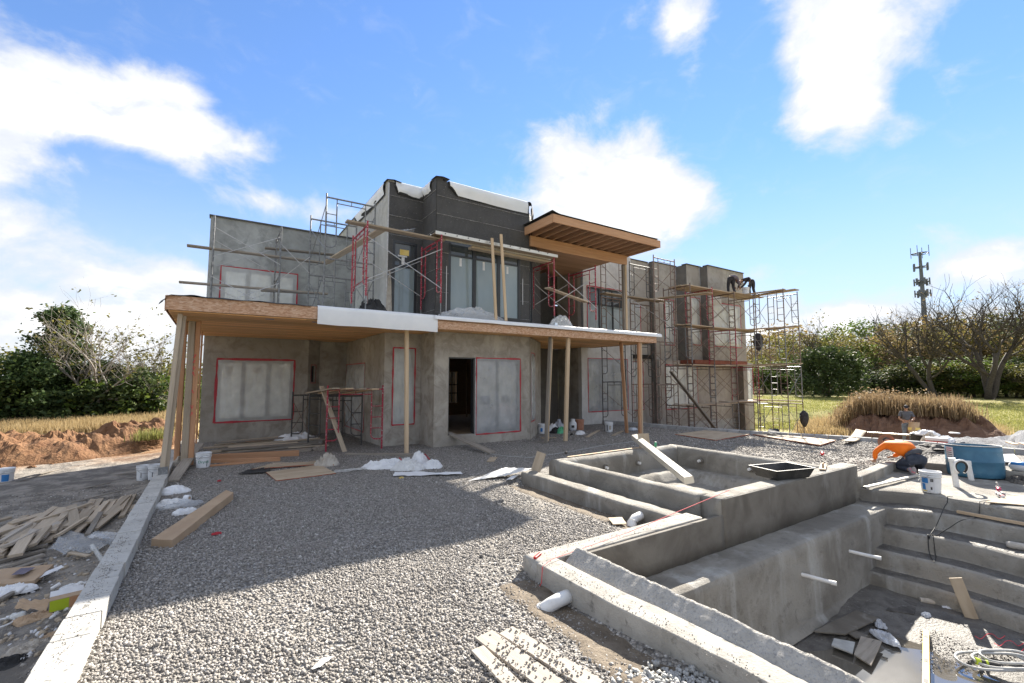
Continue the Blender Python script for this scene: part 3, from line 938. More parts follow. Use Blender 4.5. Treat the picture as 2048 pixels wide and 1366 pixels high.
# entry steps
STEPS = [(-.05, 11.2), (-.285, 10.86), (-.58, 10.28), (-.88, 9.85), (-1.18, 9.5)]
def step_x(i, y):
    b = STEPS[i][1]
    if i == 0: return b - .50 * sm(2.9, 3.85, y) + .04 * nz(y, 0, .8)
    if i == 1: return b - .36 * sm(2.5, 3.4, y) + .04 * nz(y, 1, .8)
    return b + .12 * math.exp(-((y - 2.3) / .7) ** 2) - .06 + .04 * nz(y, i, .8)
for i in range(1, 5):
    z1 = STEPS[i][0]; z0 = STEPS[i + 1][0] if i < 4 else -1.62
    zb = STEPS[i - 1][0]
    yt = FY - .02 if i <= 1 else FY - .56
    def st(u, v, i=i, z0=z0, z1=z1, yt=yt):
        y = -6 + (yt + 6) * u
        x = step_x(i, y)
        back = step_x(i - 1, y) + .06
        prof = [(back, z1 + .012), (back * .6 + x * .4, z1 + .005), (x + .07, z1 - .005), (x + .02, z1 - .03), (x - .004, z1 - .09), (x - .015, (z0 + z1) / 2), (x - .03, z0 + .02), (x - .06, z0 - .02)]
        k = v * (len(prof) - 1); a = min(int(k), len(prof) - 2); q = k - a
        return (prof[a][0] + (prof[a + 1][0] - prof[a][0]) * q, y, prof[a][1] + (prof[a + 1][1] - prof[a][1]) * q)
    so_ = rough_strip('entry_step', st, 90, 21, 'pool_concrete', .014, 4.0, dir=(-.7, 0, .7))
    so_.data.materials.append(MATS['pool_mud'])          # mud lying on the tread
    for pi_, pl in enumerate(so_.data.polygons):
        if pi_ // 90 < 6: pl.material_index = 1
def deck_top(u, v):
    y = -6 + (FY + .1 + 6) * u
    x = step_x(0, y)
    prof = [(14.4, -.04), (13.4, -.045), (12.6, -.05), (11.9, -.05), (x + .1, -.055), (x + .02, -.07), (x - .004, -.12), (x - .012, -.2), (x - .02, -.31)]
    k = v * (len(prof) - 1); a = min(int(k), len(prof) - 2); q = k - a
    return (prof[a][0] + (prof[a + 1][0] - prof[a][0]) * q, y, prof[a][1] + (prof[a + 1][1] - prof[a][1]) * q)
rough_strip('pool_deck', deck_top, 90, 40, 'pool_concrete', .012, 3.0, dir=(-.4, 0, .9))
rounded_wall('low_wall', section(.22, -.3, .15, .03), [(10.55, 4.05, 0), (11.6, 4.1, 0), (13.3, 4.25, 0), (13.95, 3.9, 0), (14.25, 3.0, 0), (14.4, 1.0, 0), (14.4, -6, 0)], 'pool_concrete', 50, .012)
# raised spa
rounded_wall('spa_wall', section(.30, -1.0, .385, .03), [(6.05, FY + .24, 0), (10.72, FY + .24, 0)], 'pool_concrete', 46, .008)
rounded_wall('scratch_coat', section(.04, -.32, .375, .012), [(6.10, FY - .03, 0), (10.70, FY - .03, 0)], 'pool_damp', 40, .003)
rounded_wall('spa_wall', section(.30, -.35, .385, .10), [(6.0, 7.52, 0), (6.0, 4.16, 0)][::-1], 'pool_concrete', 34, .012)
rounded_wall('spa_wall', section(.34, -.35, .40, .16), [(6.0, 7.70, 0), (9.9, 7.70, 0)], 'pool_concrete', 40, .014)
rounded_wall('spa_wall', section(.34, -.35, .385, .15), [(10.15, 7.7, 0), (10.2, 4.1, 0)], 'pool_concrete', 34, .014)
def spa_floor(u, v):
    x = 6.2 + 3.9 * u; y = 4.1 + 3.4 * v
    e = min(x - 6.2, 10.1 - x, y - 4.1, 7.5 - y)
    z = -.30 + (.22 if e < .55 else .22 * sm(.72, .55, e))
    return (x, y, z)
rough_strip('spa_floor', spa_floor, 50, 46, 'pool_concrete', .02, 4.0)
rounded_wall('spa_ledge', section(.32, -.35, .16, .05), [(5.42, 7.9, 0), (5.42, 4.15, 0)][::-1], 'pool_concrete', 34, .014)
rough_strip('spa_ledge_fill', lambda u, v: (5.7 + .34 * u, 4.0 + 3.85 * v, .06), 5, 36, 'pool_concrete', .02, 4.0)
# jets in the spa wall and stubs in the deep wall
for (x, y, ax_) in ((7.3, 7.34, 'y'), (8.35, 7.34, 'y'), (9.78, 6.7, 'x'), (9.80, 5.5, 'x'), (6.65, 7.34, 'y')):
    d = Vector((0, -1, 0)) if ax_ == 'y' else Vector((-1, 0, 0))
    c = Vector((x, y, .13))
    j = build('jet_hole', G().tube(c + d * -.02, c + d * .012, .07, 16), 'pool_damp', pool)
    build('jet_pipe', G().tube(c + d * -.02, c + d * .07, .032, 10), 'pvc', j)
for p0, p1 in ((at(1543, 1129, -.72), None), (at(1692, 1101, -.72), None)):
    c = Vector((p0.x, FY - .56, p0.z))
    build('pipe_stub', G().tube(c + Vector((0, .05, 0)), c + Vector((.10, -.36, -.01)), .026, 12).tube(c + Vector((.095, -.35, -.01)), c + Vector((.11, -.41, -.01)), .030, 12), 'pvc', pool, smooth=False)
# standing rain water
g = G(); n = 40
cx, cy = 7.0, 1.2
poly = []
for i in range(n):
    a = 2 * math.pi * i / n
    k = 1 + .12 * math.sin(3 * a + 1) + .07 * math.sin(7 * a)
    poly.append((cx + 2.3 * k * math.cos(a), cy + 2.0 * k * math.sin(a)))
g.add([(x, y, -1.488) for x, y in poly], [tuple(range(n))])
struct(build('water', g, 'water', origin=(0, 0, 0)))

# ------------------------------------------------------------------ the house
house = thing('house', 'two-storey flat-roofed house under construction, raw cement render and black lath', 'house', (9, 14, 0))

def wall(A, B, z0, z1, mat, holes=(), th=.22, name='wall', parent=None, zr=None):
    """wall slab from A to B, outer face to the right of A->B, with rectangular openings (s0, s1, z0, z1); zr = height at B if sloping"""
    A = Vector((*A, 0)); B = Vector((*B, 0))
    L = (B - A).length; u = (B - A) / L; n = Vector((u.y, -u.x, 0))
    ss = sorted({0, L, *[h[0] for h in holes], *[h[1] for h in holes]})
    zs = sorted({z0, z1, *[h[2] for h in holes], *[h[3] for h in holes]})
    def openc(i, j):
        if i < 0 or j < 0 or i >= len(ss) - 1 or j >= len(zs) - 1: return True
        s = (ss[i] + ss[i + 1]) / 2; z = (zs[j] + zs[j + 1]) / 2
        return any(h[0] < s < h[1] and h[2] < z < h[3] for h in holes)
    g = G(); vid = {}
    def V(i, j, k):
        if (i, j, k) not in vid:
            z = zs[j]
            if zr is not None and j == len(zs) - 1: z = z1 + (zr - z1) * ss[i] / L
            p = A + u * ss[i] - n * (th * k)
            vid[(i, j, k)] = len(g.v); g.v.append((p.x, p.y, z))
        return vid[(i, j, k)]
    def F(*c): g.f.append(c); g.mi.append(0)
    for i in range(len(ss) - 1):
        for j in range(len(zs) - 1):
            if openc(i, j): continue
            F(V(i, j, 0), V(i + 1, j, 0), V(i + 1, j + 1, 0), V(i, j + 1, 0))
            F(V(i, j, 1), V(i, j + 1, 1), V(i + 1, j + 1, 1), V(i + 1, j, 1))
            if openc(i - 1, j): F(V(i, j, 0), V(i, j + 1, 0), V(i, j + 1, 1), V(i, j, 1))
            if openc(i + 1, j): F(V(i + 1, j, 0), V(i + 1, j, 1), V(i + 1, j + 1, 1), V(i + 1, j + 1, 0))
            if openc(i, j - 1): F(V(i, j, 0), V(i, j, 1), V(i + 1, j, 1), V(i + 1, j, 0))
            if openc(i, j + 1): F(V(i, j + 1, 0), V(i + 1, j + 1, 0), V(i + 1, j + 1, 1), V(i, j + 1, 1))
    return build(name, g, mat, parent or house)

def plane_pts(A, B):
    A = Vector((*A, 0)); B = Vector((*B, 0)); u = (B - A).normalized(); n = Vector((u.y, -u.x, 0))
    return lambda s, z, d=0.0: A + u * s + n * d + Vector((0, 0, z))

def window(A, B, s0, s1, z0, z1, cuts=(), glassm='glass_teal', film=None, tape=True, fw=.06, seed=0, tear=0.0, stickers=(), sag=.024, tape_w=.035, depth=.09, rails=()):
    """window unit: frame (the part) with panes, covering film, tape strips and factory stickers as its pieces"""
    P = plane_pts(A, B)
    def slab(g, a, b, c, d, d0, d1):
        v = [P(a, c, d0), P(b, c, d0), P(b, d, d0), P(a, d, d0), P(a, c, d1), P(b, c, d1), P(b, d, d1), P(a, d, d1)]
        g.add(v, [(0, 3, 2, 1), (4, 5, 6, 7), (0, 1, 5, 4), (1, 2, 6, 5), (2, 3, 7, 6), (3, 0, 4, 7)])
    g = G()
    d0, d1 = -depth - .05, -depth + .03
    slab(g, s0, s0 + fw, z0, z1, d0, d1); slab(g, s1 - fw, s1, z0, z1, d0, d1)
    slab(g, s0 + fw, s1 - fw, z0, z0 + fw, d0, d1); slab(g, s0 + fw, s1 - fw, z1 - fw, z1, d0, d1)
    edges = [s0 + fw]
    for c in cuts:
        slab(g, c - fw * .7, c + fw * .7, z0 + fw, z1 - fw, d0, d1 - .004)
        edges += [c - fw * .7, c + fw * .7]
    edges.append(s1 - fw)
    w = build('window', g, 'black_frame', house)
    for k in range(0, len(edges), 2):
        zz_ = [z0 + fw, *rails, z1 - fw]
        for q_ in range(len(zz_) - 1):
            g = G(); slab(g, edges[k], edges[k + 1], zz_[q_], zz_[q_ + 1], -depth - .02, -depth - .01)
            build('pane', g, glassm if q_ == 0 else 'glass_dark', w)
        for zr in rails:
            g = G(); slab(g, edges[k] + .002, edges[k + 1] - .002, zr - .03, zr + .03, -depth - .008, -depth + .012)
            build('glazing_bar', g, 'black_frame', w)
    for (a, b, c, d, mt) in stickers:
        g = G(); slab(g, a, b, c, d, -depth - .009, -depth - .007)
        build('sticker', g, mt, w)
    if film:
        rr = random.Random(seed)
        ov = .03
        def fl(u, v):
            s = s0 - ov + (s1 - s0 + 2 * ov) * u; z = z0 - ov + (z1 - z0 + 2 * ov) * v
            e = min(u, 1 - u, v, 1 - v)
            k = sm(0, .12, e)
            q = Vector((s * 1.7 + seed, z * .9, seed * 1.3))
            fold = abs(MN.noise(q + Vector((z * .8, 0, 0)))) * 2.2 + abs(MN.noise(q * 3.1)) * 1.2 + abs(MN.noise(Vector((s * 9 + z * 1.5, z * 1.2, seed)))) * 1.1
            dd = .006 + k * sag * (fold + .4) 
            if tear and u < tear * (1 - v * .6): s += .10 * (1 - v)
            return P(s, z, dd)
        g = G(); g.grid(36, 36, fl)
        build('film', g, film, w, smooth=True)
    if tape:
        rr = random.Random(seed + 5)
        for side in range(4):
            g = G()
            k = 9
            wv = [tape_w * rr.choice((.8, 1.0, 1.2, 1.7)) for _ in range(k + 1)]
            vs = []
            for i in range(k + 1):
                q = i / k
                if side < 2:
                    zz = z0 - .035 if side == 0 else z1 + .035
                    s = s0 - .04 + (s1 - s0 + .08) * q
                    vs += [P(s, zz - wv[i] / 2, .010 + .001 * side), P(s, zz + wv[i] / 2, .010 + .001 * side)]
                else:
                    s = s0 - .035 if side == 2 else s1 + .035
                    zz = z0 - .04 + (z1 - z0 + .08) * q
                    vs += [P(s - wv[i] / 2, zz, .013 + .001 * side), P(s + wv[i] / 2, zz, .013 + .001 * side)]
            o = len(vs)
            g.add(vs, [(2 * i, 2 * i + 2, 2 * i + 3, 2 * i + 1) for i in range(k)])
            build('tape', g, 'red_tape', w)
    return w

def win_wall(A, B, z0, z1, mat, wins, **kw):
    """wall with windows: each window a dict with s0 s1 z0 z1 and options"""
    wall(A, B, z0, z1, mat, [(w['s0'], w['s1'], w['z0'], w['z1']) for w in wins], **kw)
    for w in wins:
        if w.get('bare'): continue
        w = dict(w); window(A, B, **w)

# --- ground floor
LX, LY = -.33, 18.0
win_wall((LX, LY), (2.87, LY), -.6, 3.498, 'stucco_low', [dict(s0=.43, s1=2.71, z0=.66, z1=2.70, cuts=(1.17, 1.93), glassm='glass_white', film='film_milky', seed=3, tape_w=.05, fw=.09,
         stickers=((.62, .86, 2.28, 2.50, 'crumple_paper'), (.70, .78, 2.06, 2.26, 'galv_bright'), (1.44, 1.68, 2.26, 2.46, 'crumple_paper'), (1.52, 1.60, 2.05, 2.24, 'galv_bright'), (2.18, 2.42, 2.28, 2.48, 'crumple_paper'), (2.26, 2.34, 2.05, 2.26, 'galv_bright')))])
wall((4.33, 20.5), (LX, LY + .225), -.6, 7.53, 'stucco_up')
win_wall((2.872, 18.002), (3.35, 18.50), -.6, 3.498, 'stucco_low', [dict(s0=.2, s1=.42, z0=1.95, z1=2.55, glassm='glass_dark', tape_w=.02, fw=.02)])
wall((3.352, 18.5), (4.33, 18.5), -.6, 3.498, 'stucco_low')
win_wall((4.33, 18.498), (4.33, 13.674), -.6, 3.498, 'stucco_low', [dict(s0=.15, s1=2.7, z0=.30, z1=2.58, cuts=(1.0, 1.85), glassm='glass_grey', film='film_milky', seed=9, tape_w=.03, sag=.05, tear=.16)])
win_wall((4.332, 13.67), (5.5, 13.67), -.6, 3.498, 'stucco_low', [dict(s0=.30, s1=.94, z0=.70, z1=3.0, glassm='glass_teal', film='film_milky', seed=12)])
wall((5.5, 13.668), (5.5, 12.604), -.6, 3.498, 'stucco_low')
DOOR = (.47, 1.42, .36, 2.74)
win_wall((5.502, 12.6), (9.0, 12.6), -.6, 3.498, 'stucco_low', [dict(s0=DOOR[0], s1=DOOR[1], z0=DOOR[2], z1=DOOR[3], bare=True),
         dict(s0=1.46, s1=3.08, z0=.37, z1=2.70, cuts=(2.27,), glassm='glass_grey', film='film_thin', seed=21, sag=.03,
              stickers=((1.62, 2.0, 1.25, 1.52, 'ink'), (2.42, 2.72, 1.28, 1.52, 'ink'), (1.52, 1.60, 1.9, 2.2, 'galv_bright'), (2.6, 2.68, 1.9, 2.2, 'galv_bright')))])
win_wall((9.0, 12.602), (10.95, 14.55), -.6, 3.498, 'stucco_low', [dict(s0=.35, s1=1.15, z0=.62, z1=2.95, glassm='glass_teal', film='film_milky', seed=30)])
wall((10.95, 14.552), (10.95, 17.2), -.6, 3.498, 'stucco_shaded')
wall((10.952, 17.2), (14.0, 17.2), -.6, 3.498, 'stucco_shaded')
wall((14.0, 17.198), (14.0, 15.72), -.6, 8.19, 'stucco_low')
# door leaf frame and the emblem stickers seen through the film
P = plane_pts((5.502, 12.6), (9.0, 12.6))
dg = G()
for a, b, c, d in ((DOOR[0], DOOR[0] + .03, DOOR[2], DOOR[3]), (DOOR[1] - .05, DOOR[1], DOOR[2], DOOR[3]), (DOOR[0] + .03, DOOR[1] - .05, DOOR[3] - .04, DOOR[3])):
    v0 = P(a, c, -.20); v1 = P(b, d, -.02)
    dg.box((min(v0.x, v1.x), min(v0.y, v1.y), c), (max(v0.x, v1.x), max(v0.y, v1.y), d))
door = build('door_frame', dg, 'black_frame', house)
v = P(DOOR[1] - .05, 0, -.01)
build('door_leaf', G().box((v.x - .03, 12.62, .40), (v.x + .012, 12.80, 2.68)), 'black_frame', door)
build('door_edge', G().box((v.x + .016, 12.585, .30), (v.x + .048, 12.64, 2.72)), 'galv_bright', door)
def emblem(s, z, k=.09):
    c = P(s, z, -.05 + .03)
    g = G()
    pts = [(math.cos(a) * k * .42, math.sin(a) * k * .42 + k * .34) for a in [2 * math.pi * i / 12 for i in range(12)]]
    for ox, oz in ((0, 0), (0, -k * .72)):
        pp = [c + Vector((x, 0, zz + oz)) for x, zz in pts]
        g.path(pp, k * .13, 5, closed=True)
    build('emblem', g, 'galv_bright', house)
emblem(1.80, 1.42); emblem(2.56, 1.42)
# room behind the door
ROOM = [(5.75, 12.83), (8.9, 12.83), (10.7, 14.65), (10.7, 19.9), (4.6, 19.9), (4.6, 13.95), (5.75, 13.95)]
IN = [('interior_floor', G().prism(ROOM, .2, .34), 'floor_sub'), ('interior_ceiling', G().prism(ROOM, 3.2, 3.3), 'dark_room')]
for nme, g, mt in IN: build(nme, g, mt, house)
bx = 9.2
wall((4.6, 20.0), (10.7, 20.0), .2, 3.3, 'stud_wood', [(4.05, 5.35, .9, 2.4)])
for k in range(5):
    build('stud', G().box((8.72 + k * .30, 19.93, .92), (8.76 + k * .30, 19.99, 2.38)), 'dark_room', house)
for zz in (1.35, 1.75):
    build('stud', G().box((8.68, 19.90, zz), (9.93, 19.925, zz + .05)), 'dark_room', house)
for k in range(9):
    build('stud', G().box((9.55 + .01 * k, 13.4 + k * .62, .34), (9.60 + .01 * k, 13.49 + k * .62, 3.2)), 'stud_wood', house)

# --- upper floor, left block
wall((LX, LY), (4.32, LY), 3.50, 7.55, 'stucco_up', [(.40, 2.70, 3.98, 5.86)])
window((LX, LY), (4.32, LY), .40, 2.70, 3.98, 5.86, cuts=(1.18, 1.95), glassm='glass_white', film='film_milky', seed=41, fw=.1, tape_w=.03)
build('coping', G().box((LX - .04, LY - .05, 7.552), (4.30, LY + .30, 7.60)), 'cap_metal', house)
build('flat_roof', G().prism([(LX + .4, LY + .23), (4.1, LY + .23), (4.1, 20.15)], 6.6, 6.8), 'felt', house)
# --- tower
TX, TY, BX0, BX1, BY = 4.33, 13.67, 5.5, 9.0, 12.6
TB = 20.5
wall((TX, TB), (TX, TY + .004), 3.50, 8.34, 'stucco_side', [(2.5, 4.8, 3.95, 5.55)])
window((TX, TB), (TX, TY), 2.5, 4.8, 3.95, 5.55, glassm='glass_white', film='film_milky', seed=44, sag=.06, tear=.2)
build('corner_bead', G().box((TX - .012, TY - .016, 3.9), (TX + .03, TY - .012, 8.25)), 'galv_bright', house)
def lath_wall(A, B, z0, z1, holes, seed):
    w = wall(A, B, z0, z1, 'lath', holes)
    rr = random.Random(seed)
    Pn = plane_pts(A, B); L = (Vector((*B, 0)) - Vector((*A, 0))).length
    z = z0; row = 0
    while z < z1 - .1:
        h = min(.62 + rr.uniform(-.05, .05), z1 - z)
        spans = [(0.004, L - .004)]
        for (a, b, c, d) in holes:                     # sheets stop at the openings
            if c < z + h - .02 and d > z + .02:
                spans = [q for (p0, p1) in spans for q in ((p0, min(p1, a)), (max(p0, b), p1)) if q[1] - q[0] > .05]
        for (a, b) in spans:
            g = G(); n = max(2, int((b - a) / .12))
            off = .004 + .003 * (row % 2)
            def sh(u, v):
                s = a + (b - a) * u
                return Pn(s, z + .012 + (h - .014) * v, off + .006 * (1 - v) + .003 * MN.noise(Vector((s * 3, z + v, seed))))
            g.grid(n, 2, sh)
            build('lath_sheet', g, 'lath', w)
            ge = G()
            pts = [Pn(a + (b - a) * i / n, z + .008 * MN.noise(Vector((i * .7, z, seed))), off + .012) for i in range(n + 1)]
            ge.path(pts, .010, 4, radii=[.004 + .008 * abs(MN.noise(Vector((i * .9, z * 3, seed)))) for i in range(n + 1)])
            build('sheet_edge', ge, 'lath_edge', w)
        z += h; row += 1
    return w
lath_wall((TX + .002, TY), (BX0, TY), 3.5, 8.30, [(.18, .98, 3.95, 6.43)], 1)
window((TX + .002, TY), (BX0, TY), .18, .98, 3.95, 6.43, fw=.075, tape=False, glassm='glass_teal', rails=(5.62,), depth=.02,
       stickers=((.42, .72, 6.0, 6.18, 'yellow'), (.36, .66, 5.94, 5.99, 'paper_white'), (.48, .58, 5.7, 5.93, 'paper_white'), (.3, .8, 4.12, 4.16, 'paper_white')))
lath_wall((BX0, TY - .002), (BX0, BY + .004), 3.5, 8.33, [], 2)
lath_wall((BX0 + .002, BY), (BX1, BY), 3.5, 8.24, [(.42, 3.12, 4.02, 6.46)], 3)
window((BX0 + .002, BY), (BX1, BY), .42, 3.12, 4.02, 6.46, cuts=(1.34, 2.26), fw=.085, tape=False, glassm='glass_teal', rails=(5.93,), depth=.02,
       stickers=((.82, .90, 5.62, 5.88, 'paper_white'), (1.66, 1.74, 5.6, 5.88, 'paper_white'), (2.58, 2.66, 5.6, 5.85, 'paper_white'), (.72, .80, 4.12, 4.2, 'paper_white')))
build('flashing', G().box((BX0 + .34, BY - .03, 4.0), (BX0 + .365, BY - .016, 5.55)), 'galv_bright', house)
build('flashing', G().box((BX1 - .30, BY - .03, 4.6), (BX1 - .275, BY - .016, 5.5)), 'galv_bright', house)
build('bare_cladding', crumple((TX + .09, TY - .02, 3.9), .10, .05, 1.75, 4, nu=14, nv=20, freq=6), 'crumple_paper', house)
lath_wall((BX1, BY + .002), (10.95, 14.55), 3.5, 7.9, [(.12, .55, 3.95, 6.3)], 4)
window((BX1, BY + .002), (10.95, 14.55), .12, .55, 3.95, 6.3, tape=False, fw=.05, depth=.02)
wall((10.95, 14.552), (10.95, 17.2), 3.5, 7.4, 'lath')
wall((10.952, 17.2), (13.78, 17.2), 3.5, 7.4, 'lath')
build('tower_roof', G().prism([(TX + .23, TY + .23), (BX0 + .23, TY + .23), (BX0 + .23, BY + .23), (8.9, BY + .23), (10.7, 14.7), (10.7, 17.4), (13.7, 17.4), (13.7, 25.0), (9.0, 22.7), (TX + .23, 20.4)], 7.6, 7.78), 'felt', house)
# caps and sagging roofing sheets over the parapet
for (x, y, z) in ((TX + .16, TY + .1, 8.34), (BX0 + .17, BY + .1, 8.33)):
    g = G()
    def cp(u, v, x=x, y=y, z=z):
        a = -.24 + .48 * u; b = -.2 + .4 * v
        return (x + a, y + b, z + .03 - .035 * abs(2 * u - 1) - .02 * (1 - v))
    g.grid(6, 4, cp)
    build('parapet_cap', g, 'cap_metal', house, smooth=True)
def droop(P, s0, s1, ztop, zbot, seed, mat, lift=.03, back=.25, fray=.012, name='roofing_sheet'):
    g = G()
    def f(u, v):
        s = s0 + (s1 - s0) * u
        if v < .3:
            q = v / .3
            return P(s, ztop + .01, lift - back * (1 - q) - .02)
        q = (v - .3) / .7
        zb = zbot + .018 * math.sin(u * 5 + 1) + fray * MN.noise(Vector((u * 5, 3, 0))) + (ztop - zbot) * .5 * sm(.10, 0, u)
        return P(s, ztop - (ztop - zb) * q, lift + .05 * math.sin(q * 3) + .03 * MN.noise(Vector((u * 4, q * 2, seed))))
    g.grid(40, 14, f)
    return build(name, g, mat, house, smooth=True)
Pa = plane_pts((TX, TY), (BX0, TY)); Pb = plane_pts((BX0, BY), (BX1, BY)); Pc = plane_pts((TX, TB), (TX, TY)); Pd = plane_pts((BX0, TY), (BX0, BY))
droop(Pa, .22, 1.12, 8.34, 7.93, 1, 'membrane'); droop(Pa, .19, 1.16, 8.325, 7.90, 1, 'felt', lift=.018)
droop(Pb, .42, 3.42, 8.28, 7.84, 2, 'membrane'); droop(Pb, .39, 3.46, 8.265, 7.81, 2, 'felt', lift=.018)
droop(Pc, 3.0, 6.5, 8.38, 7.98, 3, 'membrane'); droop(Pc, 2.9, 6.55, 8.365, 7.93, 3, 'felt', lift=.018)
droop(Pd, .05, .70, 8.36, 8.0, 4, 'membrane')
droop(plane_pts((BX1 + .02, BY - .02), (BX1 + .4, BY + .36)), 0, .4, 8.28, 7.7, 5, 'felt', lift=.03)
build('coping', G().box((TX - .03, TY + .3, 8.345), (TX + .25, 20.4, 8.38)), 'cap_metal', house)
build('coping', G().box((BX0 - .02, BY + .22, 8.26), (BX1, BY + .4, 8.29)), 'felt', house)

# --- block with the pale render and the right wing
CY, CX1 = 15.5, 17.4
cA, cB = (14.0, CY), (CX1, CY)
win_wall(cA, cB, -1.1, 8.2, 'stucco_pale', [dict(s0=.42, s1=2.98, z0=.58, z1=2.98, cuts=(1.22, 2.12), glassm='glass_grey', film='film_thin', seed=51, stickers=((.70, .80, 2.2, 2.7, 'paper_white'), (1.6, 1.7, 2.2, 2.7, 'paper_white'))),
         dict(s0=.42, s1=2.98, z0=3.85, z1=6.38, cuts=(1.25, 2.15), glassm='glass_teal', film=None, seed=52, rails=(5.6,))])
build('lath_strip', G().box((14.0, CY - .012, 3.9), (14.14, CY - .002, 7.2)), 'lath', house)
RW = [(CX1, CY), (CX1, 15.93), (19.28, 15.93), (19.28, 15.65), (21.2, 15.65), (21.2, 14.98), (22.42, 14.98), (22.42, 14.52), (26.0, 14.52), (26.55, 15.2), (26.55, 26)]
def wsec(a, b, pxs, py0, py1, zoff=0, **kw):
    y = a[1]
    s0 = atY(pxs[0], 680, y).x - a[0]; s1 = atY(pxs[1], 680, y).x - a[0]
    zt = atY(pxs[0], py0, y).z; zb = atY(pxs[0], py1, y).z
    return dict(s0=s0, s1=s1, z0=zb, z1=zt, **kw)
ZTOP = 8.27
wall((CX1 - .005, 15.726), (CX1 - .005, 15.926), -1.1, ZTOP, 'stucco_right')
a, b = RW[1], RW[2]
win_wall((a[0] + .002, a[1]), b, -1.1, ZTOP, 'stucco_right', [dict(s0=.35, s1=1.1, z0=3.95, z1=5.9, glassm='glass_grey', film='film_milky', seed=61), dict(s0=.5, s1=1.2, z0=.5, z1=2.9, glassm='glass_grey', film='film_milky', seed=62)])
wall(RW[2], (19.28, 15.652), -1.1, ZTOP, 'stucco_shaded')
# ground floor is one plane, the storey above steps forward over it
win_wall((19.282, 15.4), (26.0, 15.4), -1.1, 3.05, 'stucco_right', [wsec((19.282, 15.4), 0, (1329, 1391), 731, 818, cuts=(2.2,), glassm='glass_white', film='film_milky', seed=71), wsec((19.282, 15.4), 0, (1461, 1502), 735, 805, glassm='glass_white', film='film_milky', seed=72)])
build('plinth', G().box((21.6, 15.36, -1.1), (26.05, 15.397, -.28)), 'block', house)
def upper(i, wins):
    a, b = RW[i], RW[i + 1]
    win_wall((a[0] + .002, a[1]), b, 3.07, ZTOP, 'stucco_right', wins)
upper(3, [wsec((19.282, 15.65), 0, (1332, 1348), 600, 688, glassm='glass_white', film='film_milky', seed=81)])
wall((21.2, 15.648), (21.2, 14.982), 3.07, ZTOP, 'stucco_shaded')
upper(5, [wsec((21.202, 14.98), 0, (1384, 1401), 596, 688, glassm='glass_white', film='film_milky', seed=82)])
wall((22.42, 14.978), (22.42, 14.522), 3.07, ZTOP, 'stucco_shaded')
upper(7, [wsec((22.422, 14.52), 0, (1429, 1482), 606, 691, glassm='glass_white', film='film_milky', seed=83, cuts=(1.9,), sag=.03)])
wall((26.002, 14.522), (26.55, 15.2), -1.1, ZTOP - .9, 'stucco_right')
wall((26.55, 15.202), (26.55, 25.99), -1.1, ZTOP - .9, 'stucco_right')
build('rust_band', G().box((21.0, 14.50, 2.86), (26.0, 15.38, 3.06)), 'rust_band', house)
for k, (x0, x1, z) in enumerate(((25.95, 26.25, ZTOP - .35), (26.25, 26.5, ZTOP - .6))):
    build('stepped_parapet', G().box((x0, 14.9 + .3 * k, ZTOP - 1.2), (x1, 15.6 + .2 * k, z)), 'block', house)
    build('coping', G().box((x0 - .03, 14.85 + .3 * k, z + .002), (x1 + .05, 15.65 + .2 * k, z + .04)), 'cap_metal', house)
for (xa, ya, xb, yb) in ((19.25, 15.6, 21.22, 15.9), (21.15, 14.92, 22.44, 15.24), (22.38, 14.46, 25.98, 14.78), (17.35, 15.88, 19.2, 16.2)):
    build('coping', G().box((xa, ya, ZTOP + .002), (xb, yb, ZTOP + .04)), 'cap_metal', house)
build('bulkhead_panel', G().box((22.5, 14.49, 6.15), (23.6, 14.518, 6.62)), 'stucco_pale', house)
build('wing_roof', G().box((14.2, 16.2, 7.5), (26.3, 25.9, 7.7)), 'felt', house)
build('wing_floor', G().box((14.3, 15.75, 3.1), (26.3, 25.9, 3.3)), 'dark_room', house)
wall((26.5, 26), (13.9, 26), -1.1, 7.4, 'stucco_low', [(3, 6, .6, 2.6), (8, 11, .6, 2.6), (3, 10, 4.2, 6.2)])
wall((13.9, 25.3), (4.5, 20.7), -1.1, 7.4, 'stucco_low', [(4.5, 7.5, .4, 2.8), (1, 9, 4.2, 6.2)])

